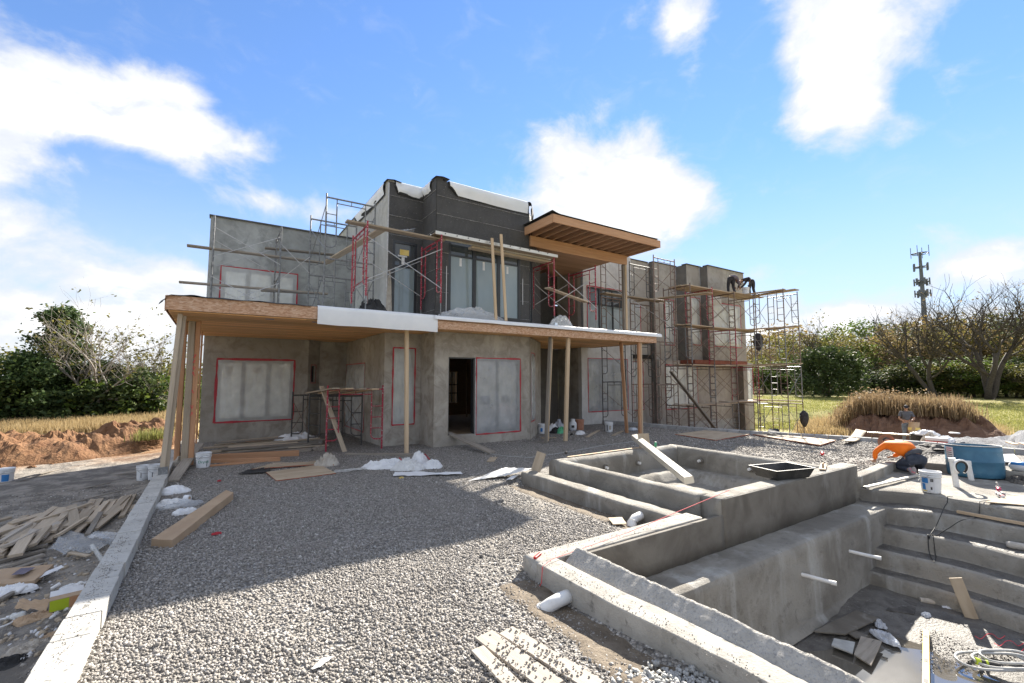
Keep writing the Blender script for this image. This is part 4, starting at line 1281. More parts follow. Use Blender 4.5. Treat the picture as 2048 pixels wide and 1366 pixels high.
# --- porch roof running along the whole front
RY, RX0, RX1 = 11.65, -.90, 14.45
ZS, ZD = 3.50, 3.82
deckg = G()
deckg.box((RX0 + .03, RY + .03, ZS + .02), (4.31, 17.98, ZD)).box((3.0, 17.98, ZS + .019), (4.31, 18.47, ZD - .001)).box((4.31, RY + .03, ZS + .021), (5.48, 13.65, ZD)).box((5.48, RY + .03, ZS + .022), (9.0, 12.58, ZD))
deckg.prism([(9.0, RY + .03), (RX1 - .03, RY + .03), (RX1 - .03, 15.47), (13.98, 15.47), (13.98, 17.18), (10.97, 17.18), (10.97, 14.54), (9.0, 12.58)], ZS + .023, ZD)
proof = build('porch_roof', deckg, 'joist_wood', house)
yb = RY + .05
bw = .137
while yb < 18.4:
    y0, y1 = yb, yb + bw - .020
    spans = []
    if y1 < 12.58: spans = [(RX0 + .04, RX1 - .04)]
    elif y1 < 13.63: spans = [(RX0 + .04, 5.47), (9.05 + (y1 - 12.6), RX1 - .04)]
    elif y1 < 14.52: spans = [(RX0 + .04, 4.30), (9.05 + (y1 - 12.6), RX1 - .04)]
    elif y1 < 15.45: spans = [(RX0 + .04, 4.30), (10.98, RX1 - .04)]
    elif y1 < 17.15: spans = [(RX0 + .04, 4.30), (10.98, 13.96)]
    elif y1 < 17.97: spans = [(RX0 + .04, 4.30)]
    else: spans = [(3.0 + max(0, y1 - 18.0), 4.30)]
    for (a, b) in spans:
        cuts = [a]
        while cuts[-1] < b - .8: cuts.append(min(cuts[-1] + RND.uniform(2.6, 4.6), b))
        if b - cuts[-1] > .001: cuts[-1] = b
        for p, q in zip(cuts, cuts[1:]):
            dz = RND.uniform(-.003, .003)
            board('soffit_board', (p + .002, (y0 + y1) / 2, ZS + dz), (q - .002, (y0 + y1) / 2, ZS + dz), y1 - y0, .022, 'pine_soffit', parent=proof, roll=0)
    yb += bw
# fascia panels
for (a, b, z0, z1, nme) in ((RX0, .22, 3.515, 3.815, 'osb'), (.224, 2.62, 3.52, 3.82, 'osb'), (2.624, 5.13, 3.52, 3.80, 'osb'), (5.135, 8.0, 3.475, 3.70, 'osb'), (8.004, 11.0, 3.47, 3.70, 'osb'), (11.004, 12.9, 3.47, 3.70, 'osb'), (12.904, RX1, 3.465, 3.70, 'osb')):
    build('fascia_panel', G().box((a, RY - .012, z0), (b, RY + .012, z1)), nme, proof)
build('fascia_panel', G().box((RX0 - .02, RY + .014, 3.515), (RX0, 17.9, 3.81)), 'osb', proof)
build('fascia_panel', G().box((RX1, RY + .014, 3.47), (RX1 + .02, 15.4, 3.72)), 'osb', proof)
# white membrane hanging over the edge, then turned up along the right half
def hang(x0, x1, ztop, zb0, zb1, nme, seed, curl=.0):
    g = G()
    def f(u, v):
        x = x0 + (x1 - x0) * u
        if v < .45:
            q = v / .45
            return (x, RY + .75 * (1 - q) - .03 * q, ztop + .012 + .01 * MN.noise(Vector((x, v, seed))) + .02 * q)
        q = (v - .45) / .55
        zb = zb0 + (zb1 - zb0) * u + .012 * MN.noise(Vector((x * 1.4, seed, 2)))
        return (x, RY - .035 - .02 * math.sin(q * 3) - curl * q + .012 * MN.noise(Vector((x * 1.1, q, seed))), ztop + .03 - (ztop + .03 - zb) * q)
    g.grid(int((x1 - x0) * 9), 12, f)
    return build('membrane', g, nme, proof, smooth=True)
hang(2.02, 5.15, 3.83, 3.40, 3.375, 'membrane', 1)
hang(5.05, RX1 + .25, 3.82, 3.735, 3.70, 'membrane', 2, curl=.05)
g = G()
def fe(u, v):
    x = RX0 - .12 + 2.9 * u
    dr = -.22 * sm(.06, 0, u)
    return (x, RY - .06 + .9 * v + (0.05 if u < .03 else 0), 3.845 + .03 * MN.noise(Vector((x * 2, v * 3, 4))) + dr * (1 - v) + .03 * math.exp(-((u - .2) / .05) ** 2) - .03 * sm(.1, 0, v))
g.grid(44, 8, fe)
build('felt', g, 'felt', proof, smooth=True)
build('roof_skin', G().box((RX0 + .1, RY + .80, ZD + .004), (4.28, 17.9, ZD + .012)).box((4.3, RY + .81, ZD + .005), (5.46, 13.6, ZD + .013)), 'membrane', proof)
for k in range(3):
    build('blue_tag', G().box((.95 + k * 1.02, RY + .32 + .02 * k, ZS - .016), (1.13 + k * 1.02, RY + .40 + .02 * k, ZS - .0125)), 'blue_print', proof)
# --- shed roof over the balcony
SX0, SX1, SY = 8.80, 13.72, 11.0
shed = build('shed_roof', G().box((SX0, SY + .04, 7.30), (14.0, 17.1, 7.34)), 'joist_wood', house)
build('roof_felt', G().grid(30, 6, lambda u, v: (SX0 - .06 + (5.14) * u, SY - .05 + 6.1 * v, 7.355 + .07 * math.exp(-(u / .035) ** 2) * (1 - v) + .015 * MN.noise(Vector((u * 9, v * 4, 1))))), 'felt', shed, smooth=True)
board('fascia_beam', (SX0, SY, 7.185), (14.0, SY, 7.185), .045, .27, 'beam_wood', parent=shed)
board('fascia_beam', (SX0 + .022, SY + .03, 7.185), (SX0 + .022, 12.58, 7.185), .045, .27, 'beam_wood', parent=shed)
board('fascia_beam', (13.98, SY + .03, 7.185), (13.98, 17.0, 7.185), .04, .26, 'joist_wood', parent=shed)
for k in range(1, 13):
    x = SX0 + k * .402
    board('joist', (x, SY + .03, 7.18), (x, 17.05, 7.18), .04, .235, 'joist_wood', parent=shed)
board('header_beam', (9.02, 12.58, 6.885), (13.86, 12.58, 6.885), .09, .38, 'beam_wood', parent=shed)
yy = 12.75
while yy < 17.0:
    board('soffit_board', (9.1 + max(0, yy - 12.6), yy, 7.05), (13.94, yy, 7.05), .17, .02, 'joist_wood', parent=shed)
    yy += .178

# ------------------------------------------------------------------ timber props under the roofs
PG = 'rough timber props'
def prop(p0, p1, w, t, mat, label, extra=None):
    root = thing('timber_prop', label, 'post', p0, group=None)
    board('stud', p0, p1, w, t, mat, parent=root, up=(0, 1, 0))
    if extra:
        for (o, q0, q1, m2) in extra:
            board('stud', Vector(p0) + Vector(o) + Vector((0, 0, q0)), Vector(p1) + Vector(o) + Vector((0, 0, q1)), w * .8, t, m2, parent=root, up=(0, 1, 0))
    return root
a = prop((-.80, 11.72, .16), (-.66, 11.92, 3.47), .09, .09, 'pine_worn', 'leaning pale doubled prop standing on the pale kerb at roof corner', [((.07, .045, 0), 0, -.04, 'pine_worn')])
build('post_shoe', G().box((-.86, 11.66, .156), (-.70, 11.80, .30)), 'galv', a)
a = prop((-.50, 13.3, -.02), (-.50, 13.42, 3.47), .14, .17, 'pine_worn', 'thick built-up timber post with red spray marks behind the leaning prop', [((-.16, .25, 0), 0, 0, 'pine_red'), ((.125, .02, 0), 0, 0, 'pine_red')])
for k, zz in enumerate((1.25, 1.42, 1.78, 2.2, 2.34, 2.5, 2.62)):     # red spray scrawl
    c = Vector((-.46 + .05, 13.205, zz))
    pts = [c + Vector((.03 * math.sin(q * 2.1 + k), -.002, .05 * math.cos(q * 1.7 + k * 2))) for q in range(5)]
    build('paint_mark', G().path(pts, .006, 4), 'red_line', a)
prop((-.35, 16.2, 0), (-.35, 16.2, 3.47), .05, .09, 'pine_red', 'thin single stud prop near the rendered left corner')
prop((4.48, 12.05, 0), (4.42, 12.05, 3.47), .10, .10, 'pine', 'square pine post between plastic heap and porch scaffold')
prop((9.12, 11.86, 0), (9.36, 11.9, 3.47), .045, .14, 'old_wood', 'leaning grey and yellow doubled prop beside the covered door window', [((.075, .03, 0), .05, -.06, 'pine')])
prop((9.92, 11.82, 0), (10.08, 11.82, 3.47), .13, .10, 'pine', 'yellow knotty square prop in front of dark porch recess')
prop((13.30, 12.22, 0), (13.05, 12.2, 3.47), .05, .13, 'pine_red', 'leaning reddish plank prop near right end of the porch roof', [((.05, .02, 0), 0, 0, 'pine')])
prop((13.52, 11.76, 0), (13.56, 11.76, 3.465), .12, .09, 'pine_red', 'outermost upright prop at right end of the porch roof', [((.085, .0, 0), 0, 0, 'pine')])
prop((13.78, 12.58, ZD + .01), (13.78, 12.58, 6.69), .09, .12, 'pine', 'pale post under the header beam of the shed roof', [((-.095, .02, 0), 0, 0, 'old_wood')])
for k, (pb, pt, zt) in enumerate(((992, 986, 6.42), (1012, 1004, 6.60))):
    xb = atY(pb, 640, 11.72).x; xt = atY(pt, 480, 11.72).x
    prop((xb, 11.72, 3.87), (xt, 11.78, zt), .09, .04, 'pine', ('shorter' if k == 0 else 'taller') + ' pale stud standing on roof edge before the bay windows')

# ------------------------------------------------------------------ scaffolding
FRAME = {}
def frame_mesh(h, mat, w=1.5):
    key = (h, mat, w)
    if key in FRAME: return FRAME[key]
    g = G(); r = .026; hw = w / 2; iw = hw - .31
    for s in (-1, 1):
        g.tube((s * hw, 0, 0), (s * hw, 0, h + .09), r, 6)
        zb = .34
        pts = [(s * iw, 0, h - .17), (s * iw, 0, zb + .12), (s * (iw + .03), 0, zb + .05), (s * (iw + .10), 0, zb), (s * hw, 0, zb)]
        g.path(pts, .019, 6)
        n = 3 if h < 1.7 else 4
        for i in range(1, n):
            z = zb + (h - .2 - zb) * i / n
            g.tube((s * iw, 0, z), (s * hw, 0, z), .014, 5)
    g.tube((-hw, 0, h - .03), (hw, 0, h - .03), r, 6)
    g.tube((-iw, 0, h - .17), (iw, 0, h - .17), .016, 6)
    g.tube((0, 0, h - .17), (0, 0, h - .03), .012, 5)
    for s in (-1, 1): g.tube((s * iw, 0, h - .17), (s * iw, 0, h - .03), .016, 5)
    me = bpy.data.meshes.new('frame')
    me.from_pydata(g.v, [], g.f)
    me.materials.append(MATS[mat])
    FRAME[key] = me
    return me
def put_frame(root, x, y, z, rz, h, mat, w=1.5, tilt=0.0):
    o = bpy.data.objects.new('frame', frame_mesh(h, mat, w))
    COL.objects.link(o); o.parent = root
    o.location = Vector((x, y, z)) - root.location
    o.rotation_euler = (tilt, 0, rz)
    return o
def brace(root, p0, p1, mat, r=.012):
    o = build('cross_brace', G().tube(p0, p1, r, 5), mat, root)
    return o
def jack(root, x, y, z0, z1, mat='galv'):
    build('base_jack', G().tube((x, y, z0), (x, y, z1), .016, 6).box((x - .07, y - .07, z0), (x + .07, y + .07, z0 + .01)), mat, root)
def run_y(root, xs, yc, levels, mats, bmat, w=1.5, both=True, base=True):
    """frames across the run (legs near and far in y) at each x, cross braces between neighbours"""
    for i, x in enumerate(xs):
        for k, (z, h) in enumerate(levels):
            put_frame(root, x, yc, z, math.pi / 2, h, mats[(i + k) % len(mats)], w)
        if base:
            z = levels[0][0]
            for s in (-1, 1):
                gz = ZD + .012 if z > 3 else max(terrain_z(x, yc + s * w / 2), -1.3) if (x > kerb_x(yc) or x < -.8) else 0.0
                if z - gz > .02: jack(root, x, yc + s * w / 2, gz, z + .02)
    for xa, xb in zip(xs, xs[1:]):
        for (z, h) in levels:
            for s in ((-1, 1) if both else (-1,)):
                y = yc + s * (w / 2 + .03)
                brace(root, (xa, y, z + h * .82), (xb, y, z + h * .22), bmat)
                brace(root, (xa, y + .026, z + h * .22), (xb, y + .026, z + h * .82), bmat)
def plank(p0, p1, label, w=.235, t=.045, mat='scaffold_wood', group=None):
    return board('scaffold_plank', p0, p1, w, t, mat, label, 'plank', group)
DK = ZD + .02

# S1 in front of the left upper wall
s1 = thing('scaffold', 'grey scaffold on porch roof before the left upper window', 'scaffold', (.7, 16.85, DK))
run_y(s1, [-.2, 1.62], 16.85, [(DK + .05, 1.52), (DK + 1.57, 1.52)], ['galv'], 'galv_bright')
# S2 beside the tower's side wall
s2 = thing('scaffold', 'tall bare grey scaffold frames rising beside the tower side wall', 'scaffold', (3.4, 15.3, DK))
for y, lv in ((14.5, [(DK + .02, 1.93), (DK + 1.95, 1.93)]), (16.15, [(DK + .02, 1.70), (DK + 1.72, 1.93)])):
    for z, h in lv: put_frame(s2, 3.42 if y < 15 else 3.25, y, z, 0, h, 'galv')
for x in (2.66, 4.18):
    brace(s2, (x, 14.5, DK + 3.6), (x - .12, 16.15, DK + 2.3), 'galv')
    brace(s2, (x + .02, 14.5, DK + 2.2), (x - .12, 16.15, DK + 3.2), 'galv')
    brace(s2, (x, 14.5, DK + .3), (x - .12, 16.15, DK + 1.4), 'galv')
    brace(s2, (x + .02, 14.5, DK + 1.5), (x - .12, 16.15, DK + .3), 'galv')
brace(s2, (1.62, 16.1, DK + 2.6), (2.5, 16.1, DK + 1.75), 'galv_bright'); brace(s2, (1.62, 16.12, DK + 1.4), (2.5, 16.12, DK + 2.3), 'galv_bright')
# S3 red frames at the tower
s3 = thing('scaffold', 'red scaffold frames on porch roof before the tall narrow tower window', 'scaffold', (4.3, 12.7, DK))
run_y(s3, [3.24, 5.38], 12.68, [(DK + .42, 1.93)], ['red_paint'], 'galv_bright')
# S4 red frames at the balcony
s4 = thing('scaffold', 'faded red scaffold frames under the shed roof of the balcony', 'scaffold', (10.5, 12.7, DK))
run_y(s4, [9.62, 11.56], 12.74, [(DK + .38, 1.93)], ['red_paint'], 'galv_bright')
# S5 porch
s5 = thing('scaffold', 'low red and grey trestle scaffold standing on gravel under the porch', 'scaffold', (3.2, 14.5, 0))
for (a, b, h, mt) in (((2.70, 13.58), (4.16, 13.22), 1.80, 'red_paint'), ((2.42, 14.72), (3.88, 14.36), 1.58, 'dark_steel'), ((2.12, 15.92), (3.58, 15.56), 1.58, 'dark_steel')):
    rz = math.atan2(b[1] - a[1], b[0] - a[0])
    put_frame(s5, (a[0] + b[0]) / 2, (a[1] + b[1]) / 2, .0, rz, h, mt)
for x0, y0, x1, y1 in ((2.42, 14.72, 2.12, 15.92), (3.88, 14.36, 3.58, 15.56)):
    brace(s5, (x0, y0, 1.35), (x1, y1, .45), 'rust_steel'); brace(s5, (x0 + .025, y0, .45), (x1 + .025, y1, 1.35), 'rust_steel')
for k in range(4):
    board('scaffold_plank', (2.85 + .34 * k, 13.2 - .08 * k, 1.815 - .01 * k), (2.45 + .34 * k, 15.0 - .06 * k, 1.64 - .012 * k), .22, .04, 'pine' if k % 2 else 'pine_worn',
          'short board laid across the low trestle scaffold under the porch', 'plank', 'boards on the porch trestle')
board('leaning_plank', (2.62, 14.05, 1.86), (3.15, 13.3, .03), .15, .04, 'pine_worn', 'long plank leaning inside the red trestle frame under porch', 'plank')
# S6 before the pale rendered block
s6 = thing('scaffold', 'dark steel scaffold climbing the pale rendered wall beside the porch', 'scaffold', (16.2, 14.7, 0))
for k in range(4):
    put_frame(s6, 15.36, 14.80, .02 + 1.93 * k, 0, 1.93, 'dark_steel' if k < 2 else 'rust_steel')
    put_frame(s6, 17.25, 14.78, -.1 + 1.93 * k, 0, 1.93, 'dark_steel' if k % 2 else 'rust_steel')
    put_frame(s6, 17.25, 13.35, -.1 + 1.93 * k, 0, 1.93, 'rust_steel')
    z = 1.93 * k
    for x in (16.52, 17.98):
        brace(s6, (x, 14.78, z + 1.5), (x, 13.35, z + .4), 'rust_steel'); brace(s6, (x + .025, 14.78, z + .4), (x + .025, 13.35, z + 1.5), 'rust_steel')
    brace(s6, (14.62, 14.77, z + 1.5), (16.52, 14.75, z + .3), 'rust_steel')
brace(s6, (14.62, 14.72, 6.5), (18.0, 13.3, 4.4), 'galv_bright')
# S7 right wing
s7 = thing('scaffold', 'long rusty scaffold four lifts high along the right wing', 'scaffold', (20, 13.6, -.9))
LV = [(-1.06 + 1.88 * k, 1.88) for k in range(4)]
run_y(s7, [18.45, 20.2, 22.1, 24.1], 13.62, LV, ['rust_steel', 'rust_steel', 'galv', 'rust_steel', 'red_paint'], 'rust_steel')
# S8 free-standing tower on the right
s8 = thing('scaffold', 'free-standing grey scaffold tower at the end of the right wing', 'scaffold', (24.2, 11.9, -1))
run_y(s8, [23.5, 24.95], 11.9, LV, ['galv', 'rust_steel'], 'galv')
board('leaning_plank', (17.3, 13.2, 2.4), (19.1, 12.2, -.25), .30, .05, 'old_wood', 'wide grey board leaning against the rusty scaffold lower lift', 'plank')
# planks on the scaffolds
def pk(px0, py0, px1, py1, y, label, w=.235, mat='scaffold_wood', y1=None, group=None, t=.045):
    return plank(atY(px0, py0, y), atY(px1, py1, y if y1 is None else y1), label, w, t, mat, group)
pk(374, 491, 655, 527, 16.25, 'upper of two long planks jutting past the left upper wall', mat='old_wood')
pk(358, 564, 655, 588, 16.25, 'lower of two long planks jutting past the left upper wall', mat='old_wood')
pk(530, 496, 668, 510, 17.4, 'short dark plank close to left upper wall above its window', mat='old_wood')
pk(522, 581, 652, 588, 17.4, 'short dark plank level with the left upper window film', mat='old_wood')
plank((3.0, 16.1, 6.0), (3.75, 12.3, 6.24), 'plank running back from red frame along tower side wall', .24, .045, 'pine_worn')
plank((2.75, 12.2, 6.25), (5.6, 12.25, 6.22), 'plank bridging two red frames before the narrow tower window', .24, .05, 'scaffold_wood')
ali = thing('walk_board', 'aluminium walk board with bolt holes above the bay windows', 'walk board', (7.4, 12.15, 6.28))
for s in (-1, 1):
    board('side_rail', (5.2, 12.15 + s * .2, 6.33), (9.75, 12.15 + s * .2, 6.30), .03, .10, 'aluminium', parent=ali)
board('deck', (5.2, 12.15, 6.33), (9.75, 12.15, 6.30), .36, .02, 'scaffold_wood', parent=ali)
for k in range(11):
    x = 5.5 + k * .38
    build('bolt', G().tube((x, 11.93, 6.33), (x, 11.905, 6.33), .016, 6), 'dark_steel', ali)
plank((6.6, 12.45, 6.22), (9.9, 12.5, 6.2), 'wooden plank under the aluminium walk board before the bay', .26, .07, 'pine_worn')
plank((9.4, 12.1, 5.18), (12.2, 13.2, 5.1), 'plank across the balcony scaffold frames at mid height', .2, .045, 'pine_worn')
plank((14.3, 14.4, 5.86), (18.3, 14.35, 5.84), 'planks across the pale wall scaffold at upper window height', .4, .05, 'scaffold_wood')
GP = 'planks on the right wing scaffold'
for k in range(4):
    z = LV[k][0] + 1.88 + .015
    for j in range(4 if k == 3 else 3):
        dx = RND.uniform(-.3, .2)
        lab = ['lowest', 'second', 'third', 'top'][k] + ' level plank on the rusty right wing scaffold'
        plank((18.2 + dx, 13.08 + .27 * j, z), (22.2 + dx, 13.08 + .27 * j, z), lab, .24, .045, 'scaffold_wood', GP)
        plank((21.9 + dx, 13.06 + .27 * j, z + .05), (25.0 + dx, 13.06 + .27 * j, z + .06), lab, .24, .045, 'pine_worn' if j % 2 else 'scaffold_wood', GP)
    lab = ['lowest', 'second', 'third', 'top'][k] + ' level plank jutting from the end scaffold tower'
    for j in range(1 if k == 0 else 2):
        plank((24.35 + .26 * j, 13.3, z + .11), (24.5 + .26 * j, 11.0, z + .12), lab, .24, .045, 'scaffold_wood', 'planks on the end tower')
    plank((23.3, 12.9, z + .03), (23.6, 11.1, z + .03), lab, .24, .045, 'scaffold_wood', 'planks on the end tower')
for j in range(2):
    plank((17.2 + .26 * j, 15.2, 5.90 + .01 * j), (18.9 + .26 * j, 12.2, 6.02 + .01 * j), 'plank stepping out from pale block toward the rusty scaffold', .24, .045, 'pine_worn', 'planks stepping out from the pale block')

# hanging plastic and loose sheets on the roof
def heap(name, label, cat, c, sx, sy, sz, seed, mat, turn=0.0, amp=.55, freq=2.6, group=None):
    o = build(name, crumple(c, sx, sy, sz, seed, turn=turn, amp=amp, freq=freq), mat, smooth=False)
    return tag(o, label, cat, group)
heap('plastic_sheet', 'clear plastic sheet bunched on roof edge below the bay window', 'plastic sheet', (6.5, 11.95, DK + .01), 1.1, .3, .42, 3, 'film_thin')
heap('plastic_sheet', 'clear plastic bundle on roof edge at foot of red balcony frame', 'plastic sheet', (9.85, 11.9, DK + .01), .50, .25, .42, 8, 'film_thin')
heap('felt_scrap', 'crumpled black felt lying at foot of left red frame', 'felt', (3.55, 12.35, DK + .01), .42, .3, .38, 5, 'felt', amp=.8)
tag(build('torn_film', G().grid(12, 4, lambda u, v: (3.3 + 1.5 * u, 12.45 + .2 * v, 6.30 + .18 * u * u + .05 * math.sin(7 * u + 3 * v))), 'film_thin', smooth=True), 'torn clear film blown along the plank by tower wall', 'plastic film')

# ------------------------------------------------------------------ buckets, drum and other containers
def bucket(p, label, rz=0.0, k=1.0, mat='bucket_white', fill=None, handle=True, prints=(), lie=None, group=None, lid=False, text=None):
    r = thing('bucket', label, 'bucket', p, rz, group, rot=lie)
    g = G()
    prof = [(.128, 0), (.132, .01), (.138, .12), (.143, .25), (.144, .275), (.155, .278), (.155, .292), (.146, .296), (.147, .315), (.157, .318), (.157, .332), (.148, .336), (.150, .352), (.158, .356), (.158, .368), (.150, .370), (.143, .36), (.140, .30), (.128, .03)]
    g.lathe([(a * k, b * k) for a, b in prof], 28, cap1=not fill and not lid)
    build('body', g, mat, r, world_coords=False, smooth=True)
    if fill: build('contents', G().lathe([(.138 * k, .30 * k), (.0001, .305 * k)], 24, cap0=False, cap1=False), fill, r, world_coords=False)
    if lid: build('lid', G().lathe([(.16 * k, .352 * k), (.16 * k, .377 * k), (.14 * k, .38 * k), (.13 * k, .372 * k), (.0001, .373 * k)], 28, cap0=False, cap1=False), mat, r, world_coords=False, smooth=True)
    if handle:
        pts = [(.158 * k * math.cos(a), -.02 * k - .165 * k * abs(math.sin(a)) * .9, (.31 - .13 * math.sin(a)) * k) for a in [math.pi * i / 14 for i in range(15)]]
        build('handle', G().path(pts, .003, 5), 'galv', r, world_coords=False)
    for (a0, a1, z0, z1, mt) in prints:
        def pf(u, v):
            a = a0 + (a1 - a0) * u; z = z0 + (z1 - z0) * v
            rr = (.1335 + .043 * z) * k + .002
            return (rr * math.cos(a), rr * math.sin(a), z * k)
        build('printed_label', G().grid(8, 1, pf), mt, r, world_coords=False)
    if text:
        s, a0, z, size, mt = text
        cu = bpy.data.curves.new('lettering', 'FONT'); cu.body = s; cu.size = size
        to = bpy.data.objects.new('lettering', cu)
        me = bpy.data.meshes.new_from_object(to)
        bpy.data.objects.remove(to)
        for vv in me.vertices:
            a = a0 + vv.co.x / (.137 * k); zz = z + vv.co.y
            rr = (.1335 + .043 * zz) * k + .003
            vv.co = (rr * math.cos(a), rr * math.sin(a), zz * k)
        o = link('lettering', me, mt, r)
    return r
toward = lambda p: math.atan2(-p[1], -p[0])          # angle from a point to the camera
p = at(406, 938); bucket(p, 'white bucket with green lettering beside the lumber pile', toward(p), 1.02, prints=((.45, .55, .07, .2, 'ink'),), text=('Dryvit', -.75, .15, .085, 'green_print'))
p = Vector((-1.32, 14.2, terrain_z(-1.32, 14.2))); bucket(p, 'white bucket behind the kerb, farther from the leaning prop', .4, .95, prints=((toward(p) - .8, toward(p) - .7, .08, .2, 'ink'),))
p = Vector((-1.08, 13.9, terrain_z(-1.08, 13.9))); bucket(p, 'white bucket behind the kerb, right beside the leaning prop', .2, .95, prints=((toward(p) - .6, toward(p) - .5, .08, .2, 'ink'),))
p = at(10, 968, -.45); bucket(p, 'white bucket with blue label alone on the pale dirt', toward(p), 1.0, prints=((-.5, .4, .08, .24, 'blue_print'),), lid=True)
p = at(1863, 984, -.045); bucket(p, 'white mortar bucket with blue and yellow label near kneeling worker', toward(p), 1.05, fill='foam_roll',
      prints=((-.95, -.25, .17, .26, 'blue_print'), (-.95, -.55, .05, .16, 'blue_print'), (-.95, -.4, .025, .045, 'yellow'), (-.12, .35, .02, .27, 'paper_white'), (-.05, .25, .2, .255, 'ink'), (-.05, .12, .06, .11, 'ink')))
p = at(1218, 864); bucket(p, 'white bucket with printed label before the pale rendered wall', toward(p), 1.05, prints=((-.6, -.2, .05, .26, 'galv'), (.0, .6, .1, .24, 'crumple_paper')))
p = at(1083, 867); bucket(p, 'white bucket with blue label behind the leaning doubled prop', toward(p), 1.0, prints=((-.3, .3, .08, .22, 'blue_print'),))
p = at(1160, 860); bucket(p, 'rust-stained bucket beside the propane cylinder', toward(p), 1.12, mat='rust_bucket', handle=False, lid=True)
p = Vector((25.6, 6.15, -.78)); bucket(p, 'translucent white bucket beside the red cooler', toward(p), 1.1)
p = atX(1493, 598, 24.3); bucket(Vector((24.0, 13.3, 6.57)), 'white bucket on the top plank between two workers', 0, 1.2)
# propane cylinder
p = at(1146, 861)
pr = thing('propane_cylinder', 'white propane cylinder in the porch recess', 'gas cylinder', p)
build('body', G().lathe([(.10, 0), (.12, .0), (.12, .03), (.135, .05), (.15, .09), (.152, .2), (.15, .27), (.13, .33), (.07, .365), (.03, .37)], 22), 'bucket_white', pr, world_coords=False, smooth=True)
build('collar', G().lathe([(.085, .34), (.085, .45), (.09, .46), (.078, .46), (.075, .35)], 18, cap0=False, cap1=False), 'bucket_white', pr, world_coords=False)
build('valve', G().tube((0, 0, .36), (0, 0, .44), .022, 8).tube((0, -.05, .41), (0, .05, .41), .012, 6), 'galv', pr, world_coords=False)
build('printed_label', G().grid(6, 1, lambda u, v: (.1535 * math.cos(toward(p) - .4 + .8 * u), .1535 * math.sin(toward(p) - .4 + .8 * u), .12 + .1 * v)), 'ink', pr, world_coords=False)
# blue drum, cut open, standing askew
p = at(1952, 952, -.045)
dr = thing('drum', 'cut-down blue plastic drum with white label beside upright pipes', 'drum', p, toward(p), rot=(.03, -.045, toward(p)))
build('body', G().lathe([(.435, 0), (.455, .02), (.462, .12), (.462, .32), (.468, .33), (.468, .345), (.460, .355), (.456, .55), (.452, .66), (.444, .66), (.446, .5), (.446, .05)], 44, cap1=False), 'drum_blue', dr, world_coords=False, smooth=True)
build('rim', G().path([(.452 * math.cos(a), .452 * math.sin(a), .665) for a in [2 * math.pi * i / 44 for i in range(44)]], .010, 6, closed=True), 'hose_grey', dr, world_coords=False, smooth=True)
build('printed_label', G().grid(8, 1, lambda u, v: (.464 * math.cos(-1.15 + .42 * u), .464 * math.sin(-1.15 + .42 * u), .36 + .26 * v)), 'paper_white', dr, world_coords=False)
for k in range(5):
    build('label_text', G().grid(6, 1, lambda u, v, k=k: (.4655 * math.cos(-1.10 + .30 * u), .4655 * math.sin(-1.10 + .30 * u), .40 + .045 * k + .016 * v)), 'magenta_tool' if k > 2 else 'ink', dr, world_coords=False)
# upright pipes by the drum
for (px, py, h, lab, ring) in ((1913, 974, .56, 'upright white pipe with a cut hose ring over it', True), (1943, 961, .40, 'upright white pipe close against the blue drum', False)):
    q = at(px, py, -.05)
    tp = thing('riser_pipe', lab, 'pipe', q)
    build('pipe', G().tube((0, 0, 0), (-.03, .03, h), .048, 14), 'pvc', tp, world_coords=False, smooth=False)
    build('collar', G().tube((-.0265, .0265, h - .07), (-.031, .031, h + .005), .056, 14), 'pvc', tp, world_coords=False)
    if ring:
        rg = thing('hose_ring', 'split ring of black and white hose hung on upright pipe', 'hose', q + Vector((-.05, -.03, h - .06)))
        vv = Vector((math.cos(YAW), -math.sin(YAW), 0))
        pts = [vv * (.13 * math.sin(a) * (1 + .12 * math.cos(a))) + Vector((0, 0, .13 * math.cos(a) - .09)) + Vector((0, -.065, 0)) for a in [math.radians(-150 + 300 * i / 20) for i in range(21)]]
        build('outer_skin', G().path(pts, .022, 8), 'pvc', rg, world_coords=False, smooth=True)
        pts = [q2 * .86 + Vector((0, -.015, -.02)) for q2 in pts]
        build('core', G().path(pts, .020, 8), 'black_rubber', rg, world_coords=False, smooth=True)
# elbows through the footings
def elbow(name, label, pts, r):
    root = thing(name, label, 'pipe', pts[0])
    build('pipe', G().path(pts, r, 16), 'pvc', root, smooth=True)
    m_ = Vector(pts[len(pts) // 2]); 
    d = (Vector(pts[-1]) - Vector(pts[-2])).normalized()
    e = Vector(pts[-1])
    build('hub', G().tube(e - d * .09, e, r * 1.13, 16), 'pvc', root)
    build('wire_tie', G().path([e - d * .11 + q * (r * 1.1) for q in [d.orthogonal().normalized() * math.cos(a) + d.cross(d.orthogonal().normalized()) * math.sin(a) for a in [2 * math.pi * i / 14 for i in range(14)]]], .004, 4, closed=True), 'galv', root)
elbow('pipe_elbow', 'large white pipe elbow coming out of near footing beam', [(2.96, 3.47, .02), (2.87, 3.46, .02), (2.78, 3.45, .02), (2.70, 3.46, .0), (2.64, 3.50, -.05), (2.60, 3.545, -.11)], .062)
elbow('pipe_elbow', 'smaller white pipe elbow at foot of the spa ledge', [(5.50, 4.75, .05), (5.38, 4.73, .05), (5.27, 4.72, .04), (5.19, 4.70, .0), (5.13, 4.68, -.07)], .062)

